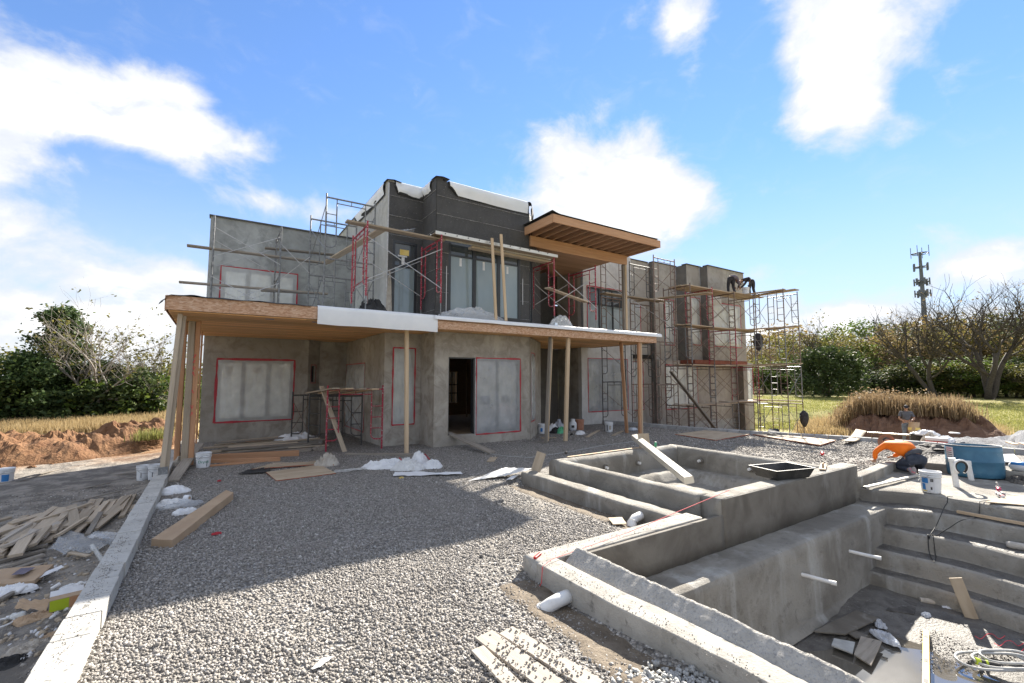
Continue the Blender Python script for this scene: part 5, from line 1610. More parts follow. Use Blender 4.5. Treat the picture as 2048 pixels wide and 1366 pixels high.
# ------------------------------------------------------------------ lumber and litter left of the kerb
YZ = lambda x, y: terrain_z(x, y)
def lay(px0, py0, px1, py1, z0, z1):
    return at(px0, py0, z0), at(px1, py1, z1)
GB = 'scrap boards heaped left of the kerb'
LB = 'short sawn board in the scrap heap left of the kerb'
rows = [((262, 1012), (248, 1042)), ((268, 990), (243, 1034)), ((255, 992), (236, 1022)), ((247, 995), (205, 1037)), ((226, 1000), (192, 1034)), ((214, 1003), (176, 1046)),
        ((198, 999), (162, 1049)), ((186, 1000), (150, 1050)), ((143, 1012), (150, 1048)), ((170, 1016), (128, 1056)), ((150, 1025), (110, 1064)), ((134, 1020), (104, 1064)),
        ((118, 1030), (90, 1072)), ((106, 1028), (60, 1072)), ((126, 1016), (75, 1060)), ((92, 1040), (48, 1094)), ((78, 1046), (30, 1098)), ((62, 1050), (22, 1086)),
        ((52, 1032), (0, 1062)), ((40, 1040), (-20, 1078)), ((70, 1040), (10, 1075)), ((30, 1052), (-25, 1092)), ((44, 1070), (-10, 1108)), ((110, 1015), (58, 1050)),
        ((235, 1000), (214, 1032)), ((20, 1035), (-40, 1052)), ((86, 1028), (20, 1048))]
for i, (a, b) in enumerate(rows):
    zb = -.36 + .035 * (i % 3) + RND.uniform(0, .02)
    p0, p1 = lay(*a, *b, zb + .02, zb)
    board('scrap_board', p0, p1, RND.choice((.09, .09, .14)), .038, 'pine_worn', LB, 'board', GB, roll=RND.uniform(-.25, .25))
for i in range(34):
    a = (RND.uniform(20, 262), 0); fx = a[0] / 262
    y0 = 1075 - 72 * fx + RND.uniform(-16, 10)
    zb = -.35 + .03 * (i % 4)
    p0, p1 = lay(a[0], y0, a[0] - RND.uniform(22, 62), y0 + RND.uniform(26, 46), zb + .03, zb)
    board('scrap_board', p0, p1, RND.choice((.07, .09, .09, .14)), .038, RND.choice(('pine_worn', 'board_pale', 'old_wood')), LB, 'board', GB, roll=RND.uniform(-.35, .35))
p0, p1 = lay(182, 1007, -10, 1070, -.24, -.27); board('scrap_board', p0, p1, .06, .045, 'pine_worn', 'single long batten lying across the top of scrap heap', 'board')
for i in range(5):
    p0, p1 = lay(95 - i * 4, 1090 + i * 10, -60, 1122 + i * 16, -.36, -.40)
    board('long_board', p0, p1, .12, .04, 'old_wood', 'long dark stacked board beyond the flattened carton', 'board', 'long dark boards by the scrap heap', roll=.1)
for (a, b, w) in (((222, 965), (160, 979), .06), ((240, 982), (130, 1008), .05), ((290, 942), (215, 952), .05), ((40, 957), (120, 938), .08)):
    p0, p1 = lay(*a, *b, -.30, -.40); board('weathered_board', p0, p1, w, .02, 'old_wood', 'thin weathered strip lying flat on dark dirt beyond scrap heap', 'board', 'thin strips on the dirt')
def flat_sheet(name, label, cat, quad, z, mat, bump=.02, th=.0, seed=1, n=14):
    """a limp or stiff sheet through four surveyed corners (px, py), lying at height z (number or list of four)"""
    zz = z if isinstance(z, (list, tuple)) else [z] * 4
    c = [at(*q, h) for q, h in zip(quad, zz)]
    def f(u, v):
        p = c[0] * (1 - u) * (1 - v) + c[1] * u * (1 - v) + c[2] * u * v + c[3] * (1 - u) * v
        return p + Vector((0, 0, bump * (MN.noise(Vector((u * 4 + seed, v * 4, seed))) + .5 * MN.noise(Vector((u * 11, v * 11, seed))))))
    g = G()
    g.grid(n, n, f)
    if th:
        o = len(g.v); m = n + 1
        g.v += [(x, y, zq - th) for x, y, zq in g.v]
        g.f += [tuple(i + o for i in reversed(fc)) for fc in list(g.f)]
        ed = [(j) for j in range(m)], [m * j + n for j in range(m)], [n * m + j for j in range(n, -1, -1)], [m * j for j in range(n, -1, -1)]
        side = []
        for e in ed: side += [(e[k + 1], e[k], e[k] + o, e[k + 1] + o) for k in range(n)]
        g.f += side
        g.mi = [0] * (2 * n * n) + [1] * len(side)
    mt = mat if not (th and isinstance(mat, tuple)) else list(mat)
    return tag(build(name, g, mt, smooth=not th), label, cat)
flat_sheet('plastic_sheet', 'dirty clear plastic sheet crumpled beside the kerb blocks', 'plastic sheet', ((95, 1100), (180, 1106), (245, 1075), (130, 1062)), -.28, 'film_clear', .06, seed=3)
flat_sheet('plastic_strip', 'pale film strip tucked against kerb near scrap heap', 'plastic film', ((175, 1074), (225, 1078), (240, 1066), (190, 1062)), -.20, 'film_thin', .03, seed=5)
flat_sheet('carton', 'flattened brown carton with purple print left of the kerb', 'carton', ((-15, 1170), (70, 1160), (108, 1128), (0, 1138)), [-.30, -.30, -.27, -.27], ('cardboard', 'cardboard'), .012, .05, seed=6, n=6)
flat_sheet('carton_label', 'purple and white label lying on flattened carton', 'label', ((22, 1150), (48, 1148), (72, 1134), (42, 1136)), -.25, 'mauve_cloth', .004, seed=7)
flat_sheet('paper_strip', 'curled white paper strip beside flattened carton', 'paper', ((54, 1160), (62, 1164), (128, 1134), (122, 1130)), [-.33, -.33, -.26, -.26], 'paper_white', .01, seed=8)
heap('plastic_scrap', 'small white plastic scraps beside flattened carton', 'plastic', at(25, 1185, -.36), .22, .13, .08, 9, 'plastic_white')
for (a, b, r, lab) in (((52, 1172), (32, 1186), .022, 'thin white pipe offcut among litter left of kerb'), ((120, 1167), (102, 1178), .018, 'short pale pipe offcut on dirt beside the kerb'), ((184, 1092), (205, 1122), .03, 'clear plastic tube leaning on the kerb')):
    p0, p1 = at(*a, -.30), at(*b, -.33)
    tag(build('pipe_offcut', G().tube(p0, p1, r, 10), 'pvc' if r < .03 else 'film_milky'), lab, 'pipe')
p0, p1 = lay(140, 1105, 178, 1112, -.3, -.3); board('scrap_board', p0, p1, .06, .02, 'pine_worn', 'small pale offcut under the clear plastic sheet', 'board')
p0, p1 = lay(0, 1200, 32, 1182, -.34, -.33); board('scrap_board', p0, p1, .06, .03, 'old_wood', 'dark offcut among litter left of kerb', 'board')
flat_sheet('carton_scrap', 'torn brown carton flap near the green box', 'carton', ((28, 1216), (92, 1222), (100, 1200), (40, 1198)), [-.33, -.34, -.26, -.30], 'cardboard', .03, seed=11)
p = at(132, 1214, -.34)
bx_ = thing('small_box', 'open green and orange printed box against the kerb', 'box', p, toward(p))
build('body', G().box((-.06, -.13, 0), (.06, .13, .12)), 'cardboard', bx_, world_coords=False)
build('print', G().box((.0605, -.125, .005), (.0625, .02, .115)), 'lime', bx_, world_coords=False)
build('print', G().box((.0605, .022, .005), (.0625, .125, .115)), 'pine_red', bx_, world_coords=False)
build('flap', G().grid(1, 1, lambda u, v: (-.06 + .12 * u, .13 + .09 * v, .12 - .07 * v)), 'cardboard', bx_, world_coords=False)
build('flap', G().grid(1, 1, lambda u, v: (-.06 - .08 * v, -.13 + .26 * u, .12 + .03 * v)), 'paper_white', bx_, world_coords=False)
q0, q1 = at(18, 1234, -.33), at(50, 1228, -.33)
bt = thing('plastic_bottle', 'crushed clear plastic bottle left of the kerb', 'bottle', q0)
build('body', G().path([q0, q0.lerp(q1, .2), q0.lerp(q1, .5), q0.lerp(q1, .8), q1], .03, 10, radii=[.012, .032, .026, .034, .030]), 'film_milky', bt, smooth=True)
build('cap', G().tube(q0 - (q1 - q0).normalized() * .02, q0, .014, 8), 'plastic_white', bt)
c = at(-4, 1248, -.36)
tag(build('hose_loop', G().path([c + Vector((.11 * math.cos(a), .11 * math.sin(a), 0)) for a in [2 * math.pi * i / 20 for i in range(20)]], .010, 6, closed=True), 'pvc', smooth=True), 'loop of thin white hose left of the kerb', 'hose')
# ------------------------------------------------------------------ litter on the gravel
z = .02
flat_sheet('carton_tube', 'long folded brown carton lying on gravel beside kerb', 'carton', ((303, 1078), (345, 1080), (467, 985), (452, 980)), [.10, .10, .13, .13], ('cardboard', 'cardboard'), .008, .12, seed=13, n=12)
heap('plastic_bag', 'round white plastic bag resting against the kerb', 'bag', at(348, 985, 0), .26, .20, .16, 2, 'plastic_white', amp=.3, freq=1.6)
heap('plastic_bag', 'limp milky plastic bag sagging along the kerb', 'bag', at(338, 1010, 0), .24, .22, .10, 14, 'poly_cloth', amp=.5)
heap('plastic_film', 'tangled clear film beside the white tape roll', 'plastic film', at(366, 1012, 0), .30, .16, .09, 15, 'film_thin')
heap('plastic_bag', 'small white bag by the folded carton', 'bag', at(372, 1027, 0), .18, .10, .09, 16, 'plastic_white')
p = at(374, 1003, 0)
tr = thing('tape_roll', 'white tape roll on its side between plastic bags', 'roll', p)
d = Vector((.8, -.5, 0)).normalized()
build('roll', G().tube(p + Vector((0, 0, .055)) - d * .04, p + Vector((0, 0, .055)) + d * .04, .055, 18), 'plastic_white', tr)
build('core', G().tube(p + Vector((0, 0, .055)) - d * .042, p + Vector((0, 0, .055)) + d * .042, .03, 14), 'cardboard', tr)
for (px, py, s) in ((434, 1069, .06), (438, 963, .035)):
    heap('tape_scrap', 'red tape scrap lying on the gravel', 'tape', at(px, py, .012), s, s * .4, .015, px, 'red_tape', group='red tape scraps')
flat_sheet('plywood_sheet', 'farther of two overlapping plywood sheets on gravel', 'plywood', ((503, 938), (618, 929), (668, 929), (590, 913)), [.05, .05, .04, .03], ('plywood', 'ply_edge'), .006, .018, seed=17, n=6)
# corners are listed round the sheet
flat_sheet('plywood_sheet', 'nearer of two overlapping plywood sheets on gravel', 'plywood', ((553, 961), (672, 946), (640, 929), (532, 944)), [.03, .03, .03, .04], ('plywood', 'ply_edge'), .006, .018, seed=18, n=6)
flat_sheet('felt_strip', 'black felt strip lying beside the plywood sheets', 'felt', ((474, 948), (540, 944), (540, 935), (505, 936)), [.02, .03, .05, .04], 'felt', .02, seed=19)
heap('paper_wad', 'crumpled grey-brown paper sack at corner of plywood', 'paper', at(655, 931, 0), .26, .2, .24, 20, 'crumple_paper', amp=.9, freq=4)
pb = thing('plastic_heap', 'large heap of white plastic sheeting with red tape on gravel', 'plastic sheet', at(812, 936, 0))
base = at(812, 940, 0)
for (px, py, sx, sy, sz, sd, mt) in ((770, 935, .50, .24, .19, 21, 'plastic_white'), (815, 938, .36, .28, .24, 22, 'poly_cloth'), (838, 930, .26, .2, .30, 23, 'plastic_white'), (866, 935, .26, .2, .16, 24, 'plastic_white')):
    build('fold', crumple(at(px, py, 0), sx, sy, sz, sd, amp=.75, freq=3.2, nu=34, nv=16, turn=-.4), mt, pb)
for (px, py) in ((797, 930), (848, 922)):
    q = at(px, py, .1)
    build('tape', G().grid(5, 1, lambda u, v: q + Vector((.22 * u * .5, -.22 * u * .6 - .06 * v, .16 - .16 * u + .03 * v))), 'red_tape', pb)
flat_sheet('plastic_strip', 'long white plastic strip before the plastic heap', 'plastic film', ((785, 952), (925, 948), (922, 944), (790, 944)), .03, 'plastic_white', .03, seed=25, n=18)
flat_sheet('plastic_strip', 'grey film strip beside nearer plywood sheet', 'plastic film', ((668, 946), (735, 938), (735, 935), (668, 940)), .02, 'film_milky', .02, seed=26)
p0, p1 = lay(692, 909, 822, 910, .05, .05); board('timber_beam', p0, p1, .10, .08, 'old_wood', 'square timber lying behind the plastic heap', 'board')
heap('plastic_heap', 'white plastic bundle on gravel under the porch trestle', 'plastic sheet', Vector((2.3, 16.1, 0)), .75, .45, .42, 27, 'plastic_white', amp=.5, freq=2.2)
# lumber pile under the porch
GL = 'boards of the porch lumber pile'
for i in range(24):
    x0 = RND.uniform(-.2, .7); y0 = RND.uniform(14.1, 16.6); L = RND.uniform(1.4, 2.7); a = RND.uniform(-.16, .1)
    zz = .03 + .045 * int(RND.uniform(0, 4))
    board('lumber', (x0, y0, zz), (x0 + L * math.cos(a), y0 + L * math.sin(a), zz + RND.uniform(-.01, .06)), RND.choice((.09, .14, .19)), .038, RND.choice(('old_wood', 'pine_worn', 'old_wood')), 'loose board in the lumber pile under the porch', 'board', GL, roll=RND.uniform(-.3, .3))
for k, (a, b) in enumerate((((418, 917), (598, 908)), ((420, 925), (560, 920)), ((420, 934), (530, 924)))):
    board('beam', at(*a, .1 - .03 * k), at(*b, .1 - .03 * k), .06, .20 - .05 * k, 'pine_red', ['large', 'middle', 'lowest'][k] + ' reddish beam at front of the porch lumber pile', 'board', roll=.1)
board('red_board', (.95, 17.3, .04), (2.3, 17.15, .04), .09, .04, 'rust_bucket', 'orange-red board lying along foot of left wall', 'board')
for k in range(4):
    board('short_block', (2.2 + .12 * k, 14.2 - .1 * k, .06), (2.45 + .1 * k, 14.35 - .12 * k, .1), .14, .04, 'old_wood', 'short stacked offcut right of lumber pile', 'board', 'offcuts right of the lumber pile', roll=.3 * k)
board('ramp_plank', at(345, 962, .03), at(398, 888, .35), .22, .04, 'old_wood', 'grey plank propped from gravel up against the thick post', 'plank')
heap('paper_sack', 'torn paper sack behind the propped grey plank', 'bag', at(358, 935, 0), .2, .16, .26, 28, 'crumple_paper')
for k in range(3):
    board('stake', at(338 + 6 * k, 930 - 3 * k, .05), at(366 + 5 * k, 896, .3), .05, .03, 'old_wood', 'thin stake leaning behind the leaning prop', 'board', 'stakes behind the leaning prop')
# door ramp, offcuts, litter at the recess
board('ramp_plank', (6.1, 12.9, .42), at(985, 906, .03), .24, .045, 'old_wood', 'long plank sloping from the open doorway down to gravel', 'plank')
flat_sheet('plywood_offcut', 'small square of plywood at foot of doorway plank', 'plywood', ((973, 923), (988, 923), (995, 914), (980, 914)), .025, ('plywood', 'plywood'), .004, .012, n=3)
for (a, b, lab) in (((1083, 876), (1112, 875), 'short offcut behind the leaning doubled prop'), ((1174, 874), (1197, 861), 'board on gravel between yellow prop and white bucket'), ((1226, 871), (1245, 862), 'board on gravel right of the labelled white bucket')):
    board('offcut', at(*a, .03), at(*b, .03), .12, .035, 'pine_worn', lab, 'board')
for (px, py, sx, sz, sd, mt, lab) in ((1105, 862, .28, .28, 31, 'plastic_white', 'white paper bag in porch recess litter'), (1112, 866, .25, .22, 32, 'felt', 'black rubbish bag in porch recess litter'), (1124, 866, .3, .22, 33, 'green_can', 'green plastic bag in porch recess litter'),
                                  (1118, 856, .26, .34, 34, 'rag', 'pale blue bag in porch recess litter'), (1160, 869, .24, .14, 35, 'plastic_white', 'crushed white carton before the rusty bucket'), (1265, 860, .22, .1, 36, 'rag', 'pale rag on gravel by the end prop'), (1143, 871, .08, .06, 37, 'felt', 'small black scrap beside yellow prop')):
    heap('litter', lab, 'litter', at(px, py, 0), sx, sx * .7, sz, sd, mt, amp=.7, freq=3)
tag(build('hose', G().path([at(970, 906, .02), at(1010, 912, .02), at(1060, 915, .02), at(1130, 905, .02), at(1200, 892, .02), at(1290, 880, .02)], .010, 6), 'hose_grey'), 'thin grey hose snaking over gravel before the porch', 'hose')
flat_sheet('fabric_strip', 'dusty white fabric draped over gravel to the spa ledge corner', 'fabric', ((935, 962), (1015, 950), (1068, 937), (1010, 935)), [.02, .08, .17, .14], 'poly_cloth', .03, seed=41, n=18)
flat_sheet('fabric_scrap', 'small white scrap at corner of the spa ledge', 'fabric', ((1012, 960), (1026, 958), (1040, 948), (1026, 949)), .05, 'plastic_white', .02, seed=42, n=6)
board('upright_board', at(1071, 943, .14), at(1083, 905, .52), .20, .02, 'pine_worn', 'broad grey board end standing upright on spa ledge corner', 'board', up=(.5, .8, .2))
for (px, py, s) in ((1001, 1008, .11), (1032, 1013, .05), (1060, 1040, .07), (1088, 1044, .09), (1180, 1068, .08), (1195, 1074, .06), (1150, 1080, .05)):
    o = build('concrete_lump', lumps(at(px, py, -.01), s, s * .8, s * .55, px, 12, 6, .5, 3.5), 'stone' if px > 1040 else 'gravel_bed')
    tag(o, 'lump of hardened concrete on gravel between house and pool', 'rubble', 'concrete lumps by the pool')
flat_sheet('plywood_offcut', 'pale square offcut on gravel inside spa ledge', 'plywood', ((1226, 1048), (1253, 1047), (1244, 1034), (1216, 1035)), .03, ('plywood', 'plywood'), .004, .012, n=3)
# string line
a0, a1, a2 = Vector((6.5, 3.98, .43)), Vector((4.4, 4.02, .20)), Vector((3.05, 3.88, .20))
sl = thing('string_line', 'taut red mason string running from spa wall to footing beam', 'string', a2)
build('string', G().path([a0, a1, a2, Vector((2.90, 3.82, .19))], .004, 5), 'red_line', sl)
build('string', G().path([Vector((2.885, 3.82, .18)), Vector((2.88, 3.83, .02)), Vector((2.87, 3.85, -.02))], .004, 5), 'red_line', sl)
tag(build('utility_knife', G().obox((3.0, 4.06, .19), .15, .03, .025, Matrix.Rotation(.5, 3, 'Z')).obox((3.07, 4.10, .19), .05, .02, .012, Matrix.Rotation(.5, 3, 'Z')), 'red_plastic', bevel=.004), 'red utility knife on corner of the footing beam', 'knife')
for (a, b, w) in (((1012, 1262), (1195, 1375), .15), ((968, 1270), (1110, 1375), .17), ((955, 1298), (1030, 1375), .11)):
    board('form_board', at(*a, .02), at(*b, .02), w, .022, 'board_pale', 'pale form board strewn with stones near the footing beam', 'board', 'form boards on the gravel', roll=.03)
P_ = []
for _ in range(230):
    cc = RND.choice(((1045, 1285, 22, 14), (1090, 1320, 20, 16), (1010, 1310, 18, 20), (1140, 1345, 30, 14), (1030, 1345, 26, 16)))
    px, py = RND.gauss(cc[0], cc[2]), RND.gauss(cc[1], cc[3])
    q = at(px, py, .034); P_.append((q.x, q.y, .034 + RND.uniform(-.004, .006)))
stones('strewn_stones', np.array(P_), .005, .015, 'stone', 'small stones strewn over the pale form boards', 'gravel')
P_ = []
for _ in range(260):
    q = at(RND.gauss(1345, 70), RND.gauss(1350, 14), .012); P_.append((q.x, q.y, .0))
stones('tile_chips', np.array(P_), .012, .028, 'tile_chip', 'broken pale tile chips beside the footing beam', 'rubble', .2)
P_ = [(RND.uniform(2.95, 3.12), RND.uniform(1.6, 4.1), .172) for _ in range(260)] + [(RND.uniform(3.0, 5.7), RND.uniform(3.97, 4.16), .174) for _ in range(260)] + [(-.83 + RND.gauss(0, .04), min(12, max(2.5, RND.choice((3.4, 4.2, 4.9, 5.6, 6.3, 7.2, 8.3, 9.5)) + RND.gauss(0, .22))), .155) for _ in range(900)]
stones('grit', np.array(P_), .002, .007, 'stone', 'grit scattered over kerb and footing tops', 'grit')
flat_sheet('white_strip', 'curved white plastic strip on sunlit gravel', 'plastic', ((622, 1338), (640, 1334), (668, 1312), (645, 1316)), [.02, .03, .04, .03], 'plastic_white', .01, n=5)
p = at(803, 957, .0); heap('yellow_scrap', 'small yellow scrap on shaded gravel', 'litter', p, .05, .03, .02, 3, 'yellow')
# ------------------------------------------------------------------ round the spa
u0, u1 = at(1306, 866, .78), at(1415, 976, .30)
c0 = Vector((9.05, 8.05, .60)); c1 = Vector((6.62, 4.75, .42))
ch = thing('metal_channel', 'pale metal-faced beam lying across the spa', 'beam', c1)
board('beam', c0, c1, .16, .12, 'aluminium', parent=ch, roll=.2)
build('end_cap', G().obox(c0 + (c0 - c1).normalized() * .006, .012, .15, .11, frame_of(c1, c0, roll=-.2)), 'ink', ch)
board('upright_board', Vector((8.85, 7.55, .36)), Vector((8.87, 7.62, .74)), .32, .02, 'plywood', 'plywood offcut standing on back wall of spa', 'board', up=(.2, 1, .2))
q = Vector((9.2, 7.52, .40))
cn = thing('drink_can', 'small green can on the spa back wall', 'can', q)
build('body', G().lathe([(.02, 0), (.03, .008), (.03, .10), (.022, .118), (.022, .122)], 14), 'green_can', cn, world_coords=False, smooth=True)
build('rim', G().lathe([(.0225, .120), (.024, .124), (.020, .126)], 14), 'galv_bright', cn, world_coords=False)
board('thin_lath', Vector((6.4, 7.56, .415)), Vector((8.7, 7.62, .415)), .06, .015, 'pine', 'thin lath lying along spa back wall', 'board')
c = at(1132, 908, .40); tag(build('tape_measure', G().lathe([(.03, 0), (.035, .02), (.035, .05), (.02, .055)], 14, c), 'ink'), 'small black reel on spa back wall', 'reel')
p = at(1568, 945, .42); p = Vector((8.35, 4.12, .39))
tray = thing('mortar_tray', 'black plastic mortar tray balanced on spa front wall', 'tray', p, -.25)
g = G()
sec = [((-.42, -.26), 0.14), ((-.36, -.20), .0)]
def ring4(h, z): return [(-h[0], -h[1], z), (h[0], -h[1], z), (h[0], h[1], z), (-h[0], h[1], z)]
vs = ring4((.46, .30), .17) + ring4((.43, .27), .175) + ring4((.42, .26), .16) + ring4((.36, .20), .02) + ring4((.37, .21), 0.0) + ring4((.43, .27), .15)
fs = []
for a, b in ((0, 1), (1, 2), (2, 3)): fs += [(a * 4 + i, a * 4 + (i + 1) % 4, b * 4 + (i + 1) % 4, b * 4 + i) for i in range(4)]
fs += [(12, 13, 14, 15)]
for a, b in ((4, 5), (5, 0)): fs += [(a * 4 + i, a * 4 + (i + 1) % 4, b * 4 + (i + 1) % 4, b * 4 + i) for i in range(4)]
fs += [(16, 19, 18, 17)]
g.add(vs, fs)
build('tub', g, 'black_plastic', tray, world_coords=False, bevel=.01)
build('residue', G().box((-.33, -.17, .021), (.33, .17, .035)), 'foam_roll', tray, world_coords=False)
q = Vector((9.75, 4.06, .40))
fl = thing('wood_float', 'wooden float with handle on the spa wall top', 'float', q, .35)
build('blade', G().box((-.28, -.05, 0), (.28, .05, .022)), 'pine', fl, world_coords=False, bevel=.004)
build('handle', G().path([(-.14, 0, .02), (-.13, 0, .07), (.0, 0, .085), (.13, 0, .07), (.14, 0, .02)], .014, 8), 'pine', fl, world_coords=False, smooth=True)
build('tip', G().box((.282, -.045, .0), (.36, .045, .026)), 'pine_red', fl, world_coords=False)
p = at(1645, 911, 0)
cup = thing('paper_cup', 'red cup lying on gravel beyond the spa', 'cup', p, .4)
build('body', G().tube((-.06, 0, .045), (.07, 0, .05), .035, 14, .048), 'red_plastic', cup, world_coords=False)
build('rim', G().path([(.07, .048 * math.cos(a), .05 + .048 * math.sin(a)) for a in [2 * math.pi * i / 14 for i in range(14)]], .004, 5, closed=True), 'plastic_white', cup, world_coords=False)
# ------------------------------------------------------------------ deck and steps
lv_p0, lv_p1 = at(1729, 975, 0.0), at(1838, 950, 0.0)
lvl = thing('straightedge', 'long aluminium straightedge lying at head of pool steps', 'straightedge', lv_p0)
board('bar', lv_p0, lv_p1, .06, .035, 'aluminium', parent=lvl)
build('end_cap', G().obox(lv_p0, .012, .062, .037, frame_of(lv_p0, lv_p1)), 'ink', lvl)
q = at(2000, 993, -.03)
sl2 = thing('spirit_level', 'short white and red spirit level on plywood at steps', 'level', q, .45)
build('body', G().box((-.14, -.025, 0), (.14, .025, .05)), 'plastic_white', sl2, world_coords=False, bevel=.004)
build('vial_window', G().box((-.075, -.0255, .012), (-.03, .0255, .0505)), 'ink', sl2, world_coords=False)
build('vial_window', G().box((.03, -.0255, .012), (.075, .0255, .0505)), 'ink', sl2, world_coords=False)
build('stripe', G().box((-.13, -.0258, .02), (-.085, .0258, .0506)), 'red_plastic', sl2, world_coords=False)
q = at(1998, 984, -.03)
tl = thing('angle_grinder', 'magenta and black corded power tool near white level', 'power tool', q, .2)
build('body', G().path([(-.13, 0, .05), (-.05, 0, .055), (.04, 0, .055), (.10, 0, .05)], .035, 10, radii=[.026, .034, .038, .03]), 'magenta_tool', tl, world_coords=False, smooth=True)
build('gear_head', G().box((.09, -.035, .02), (.16, .035, .085)), 'black_plastic', tl, world_coords=False, bevel=.008)
build('side_handle', G().tube((.12, 0, .08), (.12, .02, .16), .014, 8), 'hose_grey', tl, world_coords=False)
build('cord', G().path([(-.13, 0, .05), (-.22, -.04, .03), (-.25, -.14, .015), (-.18, -.22, .012)], .006, 6), 'pvc', tl, world_coords=False)
flat_sheet('plywood_offcut', 'pale plywood offcut overhanging the top pool step', 'plywood', ((1970, 1003), (2075, 1012), (2090, 992), (2030, 990)), -.02, ('plywood', 'plywood'), .004, .014, n=4)
p0, p1 = at(1914, 1026, -.27), at(2075, 1056, -.27); board('batten', p0 + Vector((.0, 0, .025)), p1 + Vector((0, 0, .025)), .045, .05, 'pine', 'pale batten lying along second pool step', 'board')
p0, p1 = at(2012, 1088, -.53), at(2090, 1102, -.53)
tag(build('foam_roll', G().path([p0, p0.lerp(p1, .1), p0.lerp(p1, .6), p1], .05, 12, radii=[.035, .055, .055, .05]), 'foam_roll', smooth=True), 'dirty rolled foam backer on third pool step', 'roll')
pts = [at(1905, 993, -.03), at(1890, 1012, -.2), at(1882, 1030, -.27), at(1872, 1052, -.45), at(1860, 1072, -.57), at(1857, 1095, -.78), at(1862, 1115, -.87), at(1868, 1124, -.87), at(1872, 1112, -.87), at(1862, 1098, -.8), at(1875, 1072, -.57), at(1900, 1055, -.4), at(1925, 1040, -.27), at(1965, 1030, -.27), at(1983, 1008, -.1), at(1978, 1000, -.03)]
def spline(p, n=6):
    p = [Vector(q) for q in p]; out = []
    for i in range(len(p) - 1):
        a = p[max(i - 1, 0)]; b = p[i]; c = p[i + 1]; d = p[min(i + 2, len(p) - 1)]
        for k in range(n):
            t = k / n
            out.append(.5 * ((2 * b) + (c - a) * t + (2 * a - 5 * b + 4 * c - d) * t * t + (3 * b - a - 3 * c + d) * t ** 3))
    return out + [p[-1]]
tag(build('cable', G().path([Vector((q.x, q.y, max(q.z, next((STEPS[i][0] for i in range(5) if q.x > step_x(i, q.y) - .03), -1.45) + .014))) for q in spline(pts, 10)], .006, 6), 'black_rubber', smooth=True), 'thin black cable trailing down over the pool steps', 'cable')
board('leaning_board', at(1912, 1162, -.93) + Vector((-.02, 0, .05)), at(1944, 1238, -1.42), .15, .02, 'plywood', 'pale plank leaning against lowest pool steps', 'board', up=(-.85, -.3, .45))
# pool floor litter
FZ = -1.43
p0, p1 = at(1840, 1200, FZ + .04), at(1878, 1205, FZ + .04)
tag(build('paper_roll', G().tube(p0, p1, .038, 14, .048), 'crumple_paper'), 'pale paper roll lying at foot of pool steps', 'roll')
heap('work_glove', 'grey work glove on pool floor by the leaning plank', 'glove', at(1905, 1217, FZ), .17, .07, .06, 51, 'rag', turn=-.5)
heap('rag', 'small pale rag on the muddy pool floor', 'rag', at(1853, 1232, FZ), .08, .05, .04, 52, 'rag')
def slab_on(name, label, quad, z, mat, th=.018, n=3, bump=.004):
    return flat_sheet(name, label, 'plywood', quad, z, (mat, mat), bump, th, n=n)
slab_on('plywood_sheet', 'muddy plywood panel at foot of the deep pool wall', ((1628, 1262), (1690, 1268), (1758, 1236), (1712, 1220)), [FZ - .01, FZ + .0, FZ + .05, FZ + .05], 'pool_damp')
slab_on('plywood_sheet', 'dark square panel on pool floor before the steps', ((1772, 1220), (1828, 1228), (1838, 1200), (1792, 1196)), FZ + .02, 'mud')
slab_on('plywood_sheet', 'wet brown board standing in the puddle', ((1708, 1308), (1742, 1330), (1764, 1282), (1722, 1272)), [FZ, FZ, FZ + .03, FZ + .03], 'old_wood')
slab_on('grate', 'grey grooved plate half in the puddle', ((1663, 1290), (1705, 1306), (1710, 1284), (1668, 1276)), FZ + .01, 'hose_grey')
slab_on('plywood_sheet', 'sunken plank beside the wet brown board', ((1690, 1262), (1712, 1276), (1738, 1272), (1706, 1258)), FZ - .01, 'pool_damp')
heap('rag', 'long wet grey rag trailing in the puddle', 'rag', at(1772, 1278, FZ - .03), .20, .09, .07, 55, 'rag', turn=1.1, amp=.8)
heap('rag', 'second wet rag beside long grey rag', 'rag', at(1760, 1252, FZ - .03), .10, .07, .08, 56, 'rag', turn=.6)
l0, l1 = at(1852, 1262, FZ + .02), at(1852, 1385, FZ + .03)
yl = thing('spirit_level', 'long yellow spirit level lying in the pool puddle', 'level', l1)
board('bar', l0, l1, .065, .03, 'yellow', parent=yl)
for s_ in (.12, .55, .86):
    cc = l0.lerp(l1, s_)
    build('vial_window', G().obox(cc + Vector((0, 0, .012)), .09, .04, .012, frame_of(l0, l1)), 'ink', yl)
ctr = at(1985, 1322, FZ + .03)
hs = thing('hose_coil', 'coiled grey hose with dark work lamp on pool floor', 'hose', ctr)
for k, (r1, r2, dx, dy) in enumerate(((.42, .20, 0, 0), (.36, .17, .12, -.03), (.30, .15, .2, .02))):
    pp = []
    for i in range(30):
        a = 2 * math.pi * i / 30
        pp.append(ctr + Vector((math.cos(YAW), -math.sin(YAW), 0)) * (r1 * math.cos(a) + dx) + Vector((math.sin(YAW), math.cos(YAW), 0)) * (r2 * math.sin(a) + dy) + Vector((0, 0, .02 * k + .01 * math.sin(a * 3))))
    build('loop', G().path(pp, .016, 8, closed=True), 'hose_grey', hs, smooth=True)
lp = at(1962, 1324, FZ + .05); lq = at(2000, 1332, FZ + .05)
build('lamp_body', G().tube(lp, lq, .03, 12), 'black_plastic', hs)
build('lamp_band', G().tube(lp.lerp(lq, .25), lp.lerp(lq, .38), .032, 12), 'lime', hs)
build('lamp_head', G().tube(lp - (lq - lp).normalized() * .05, lp, .042, 12, .032), 'lime', hs)
P_ = []
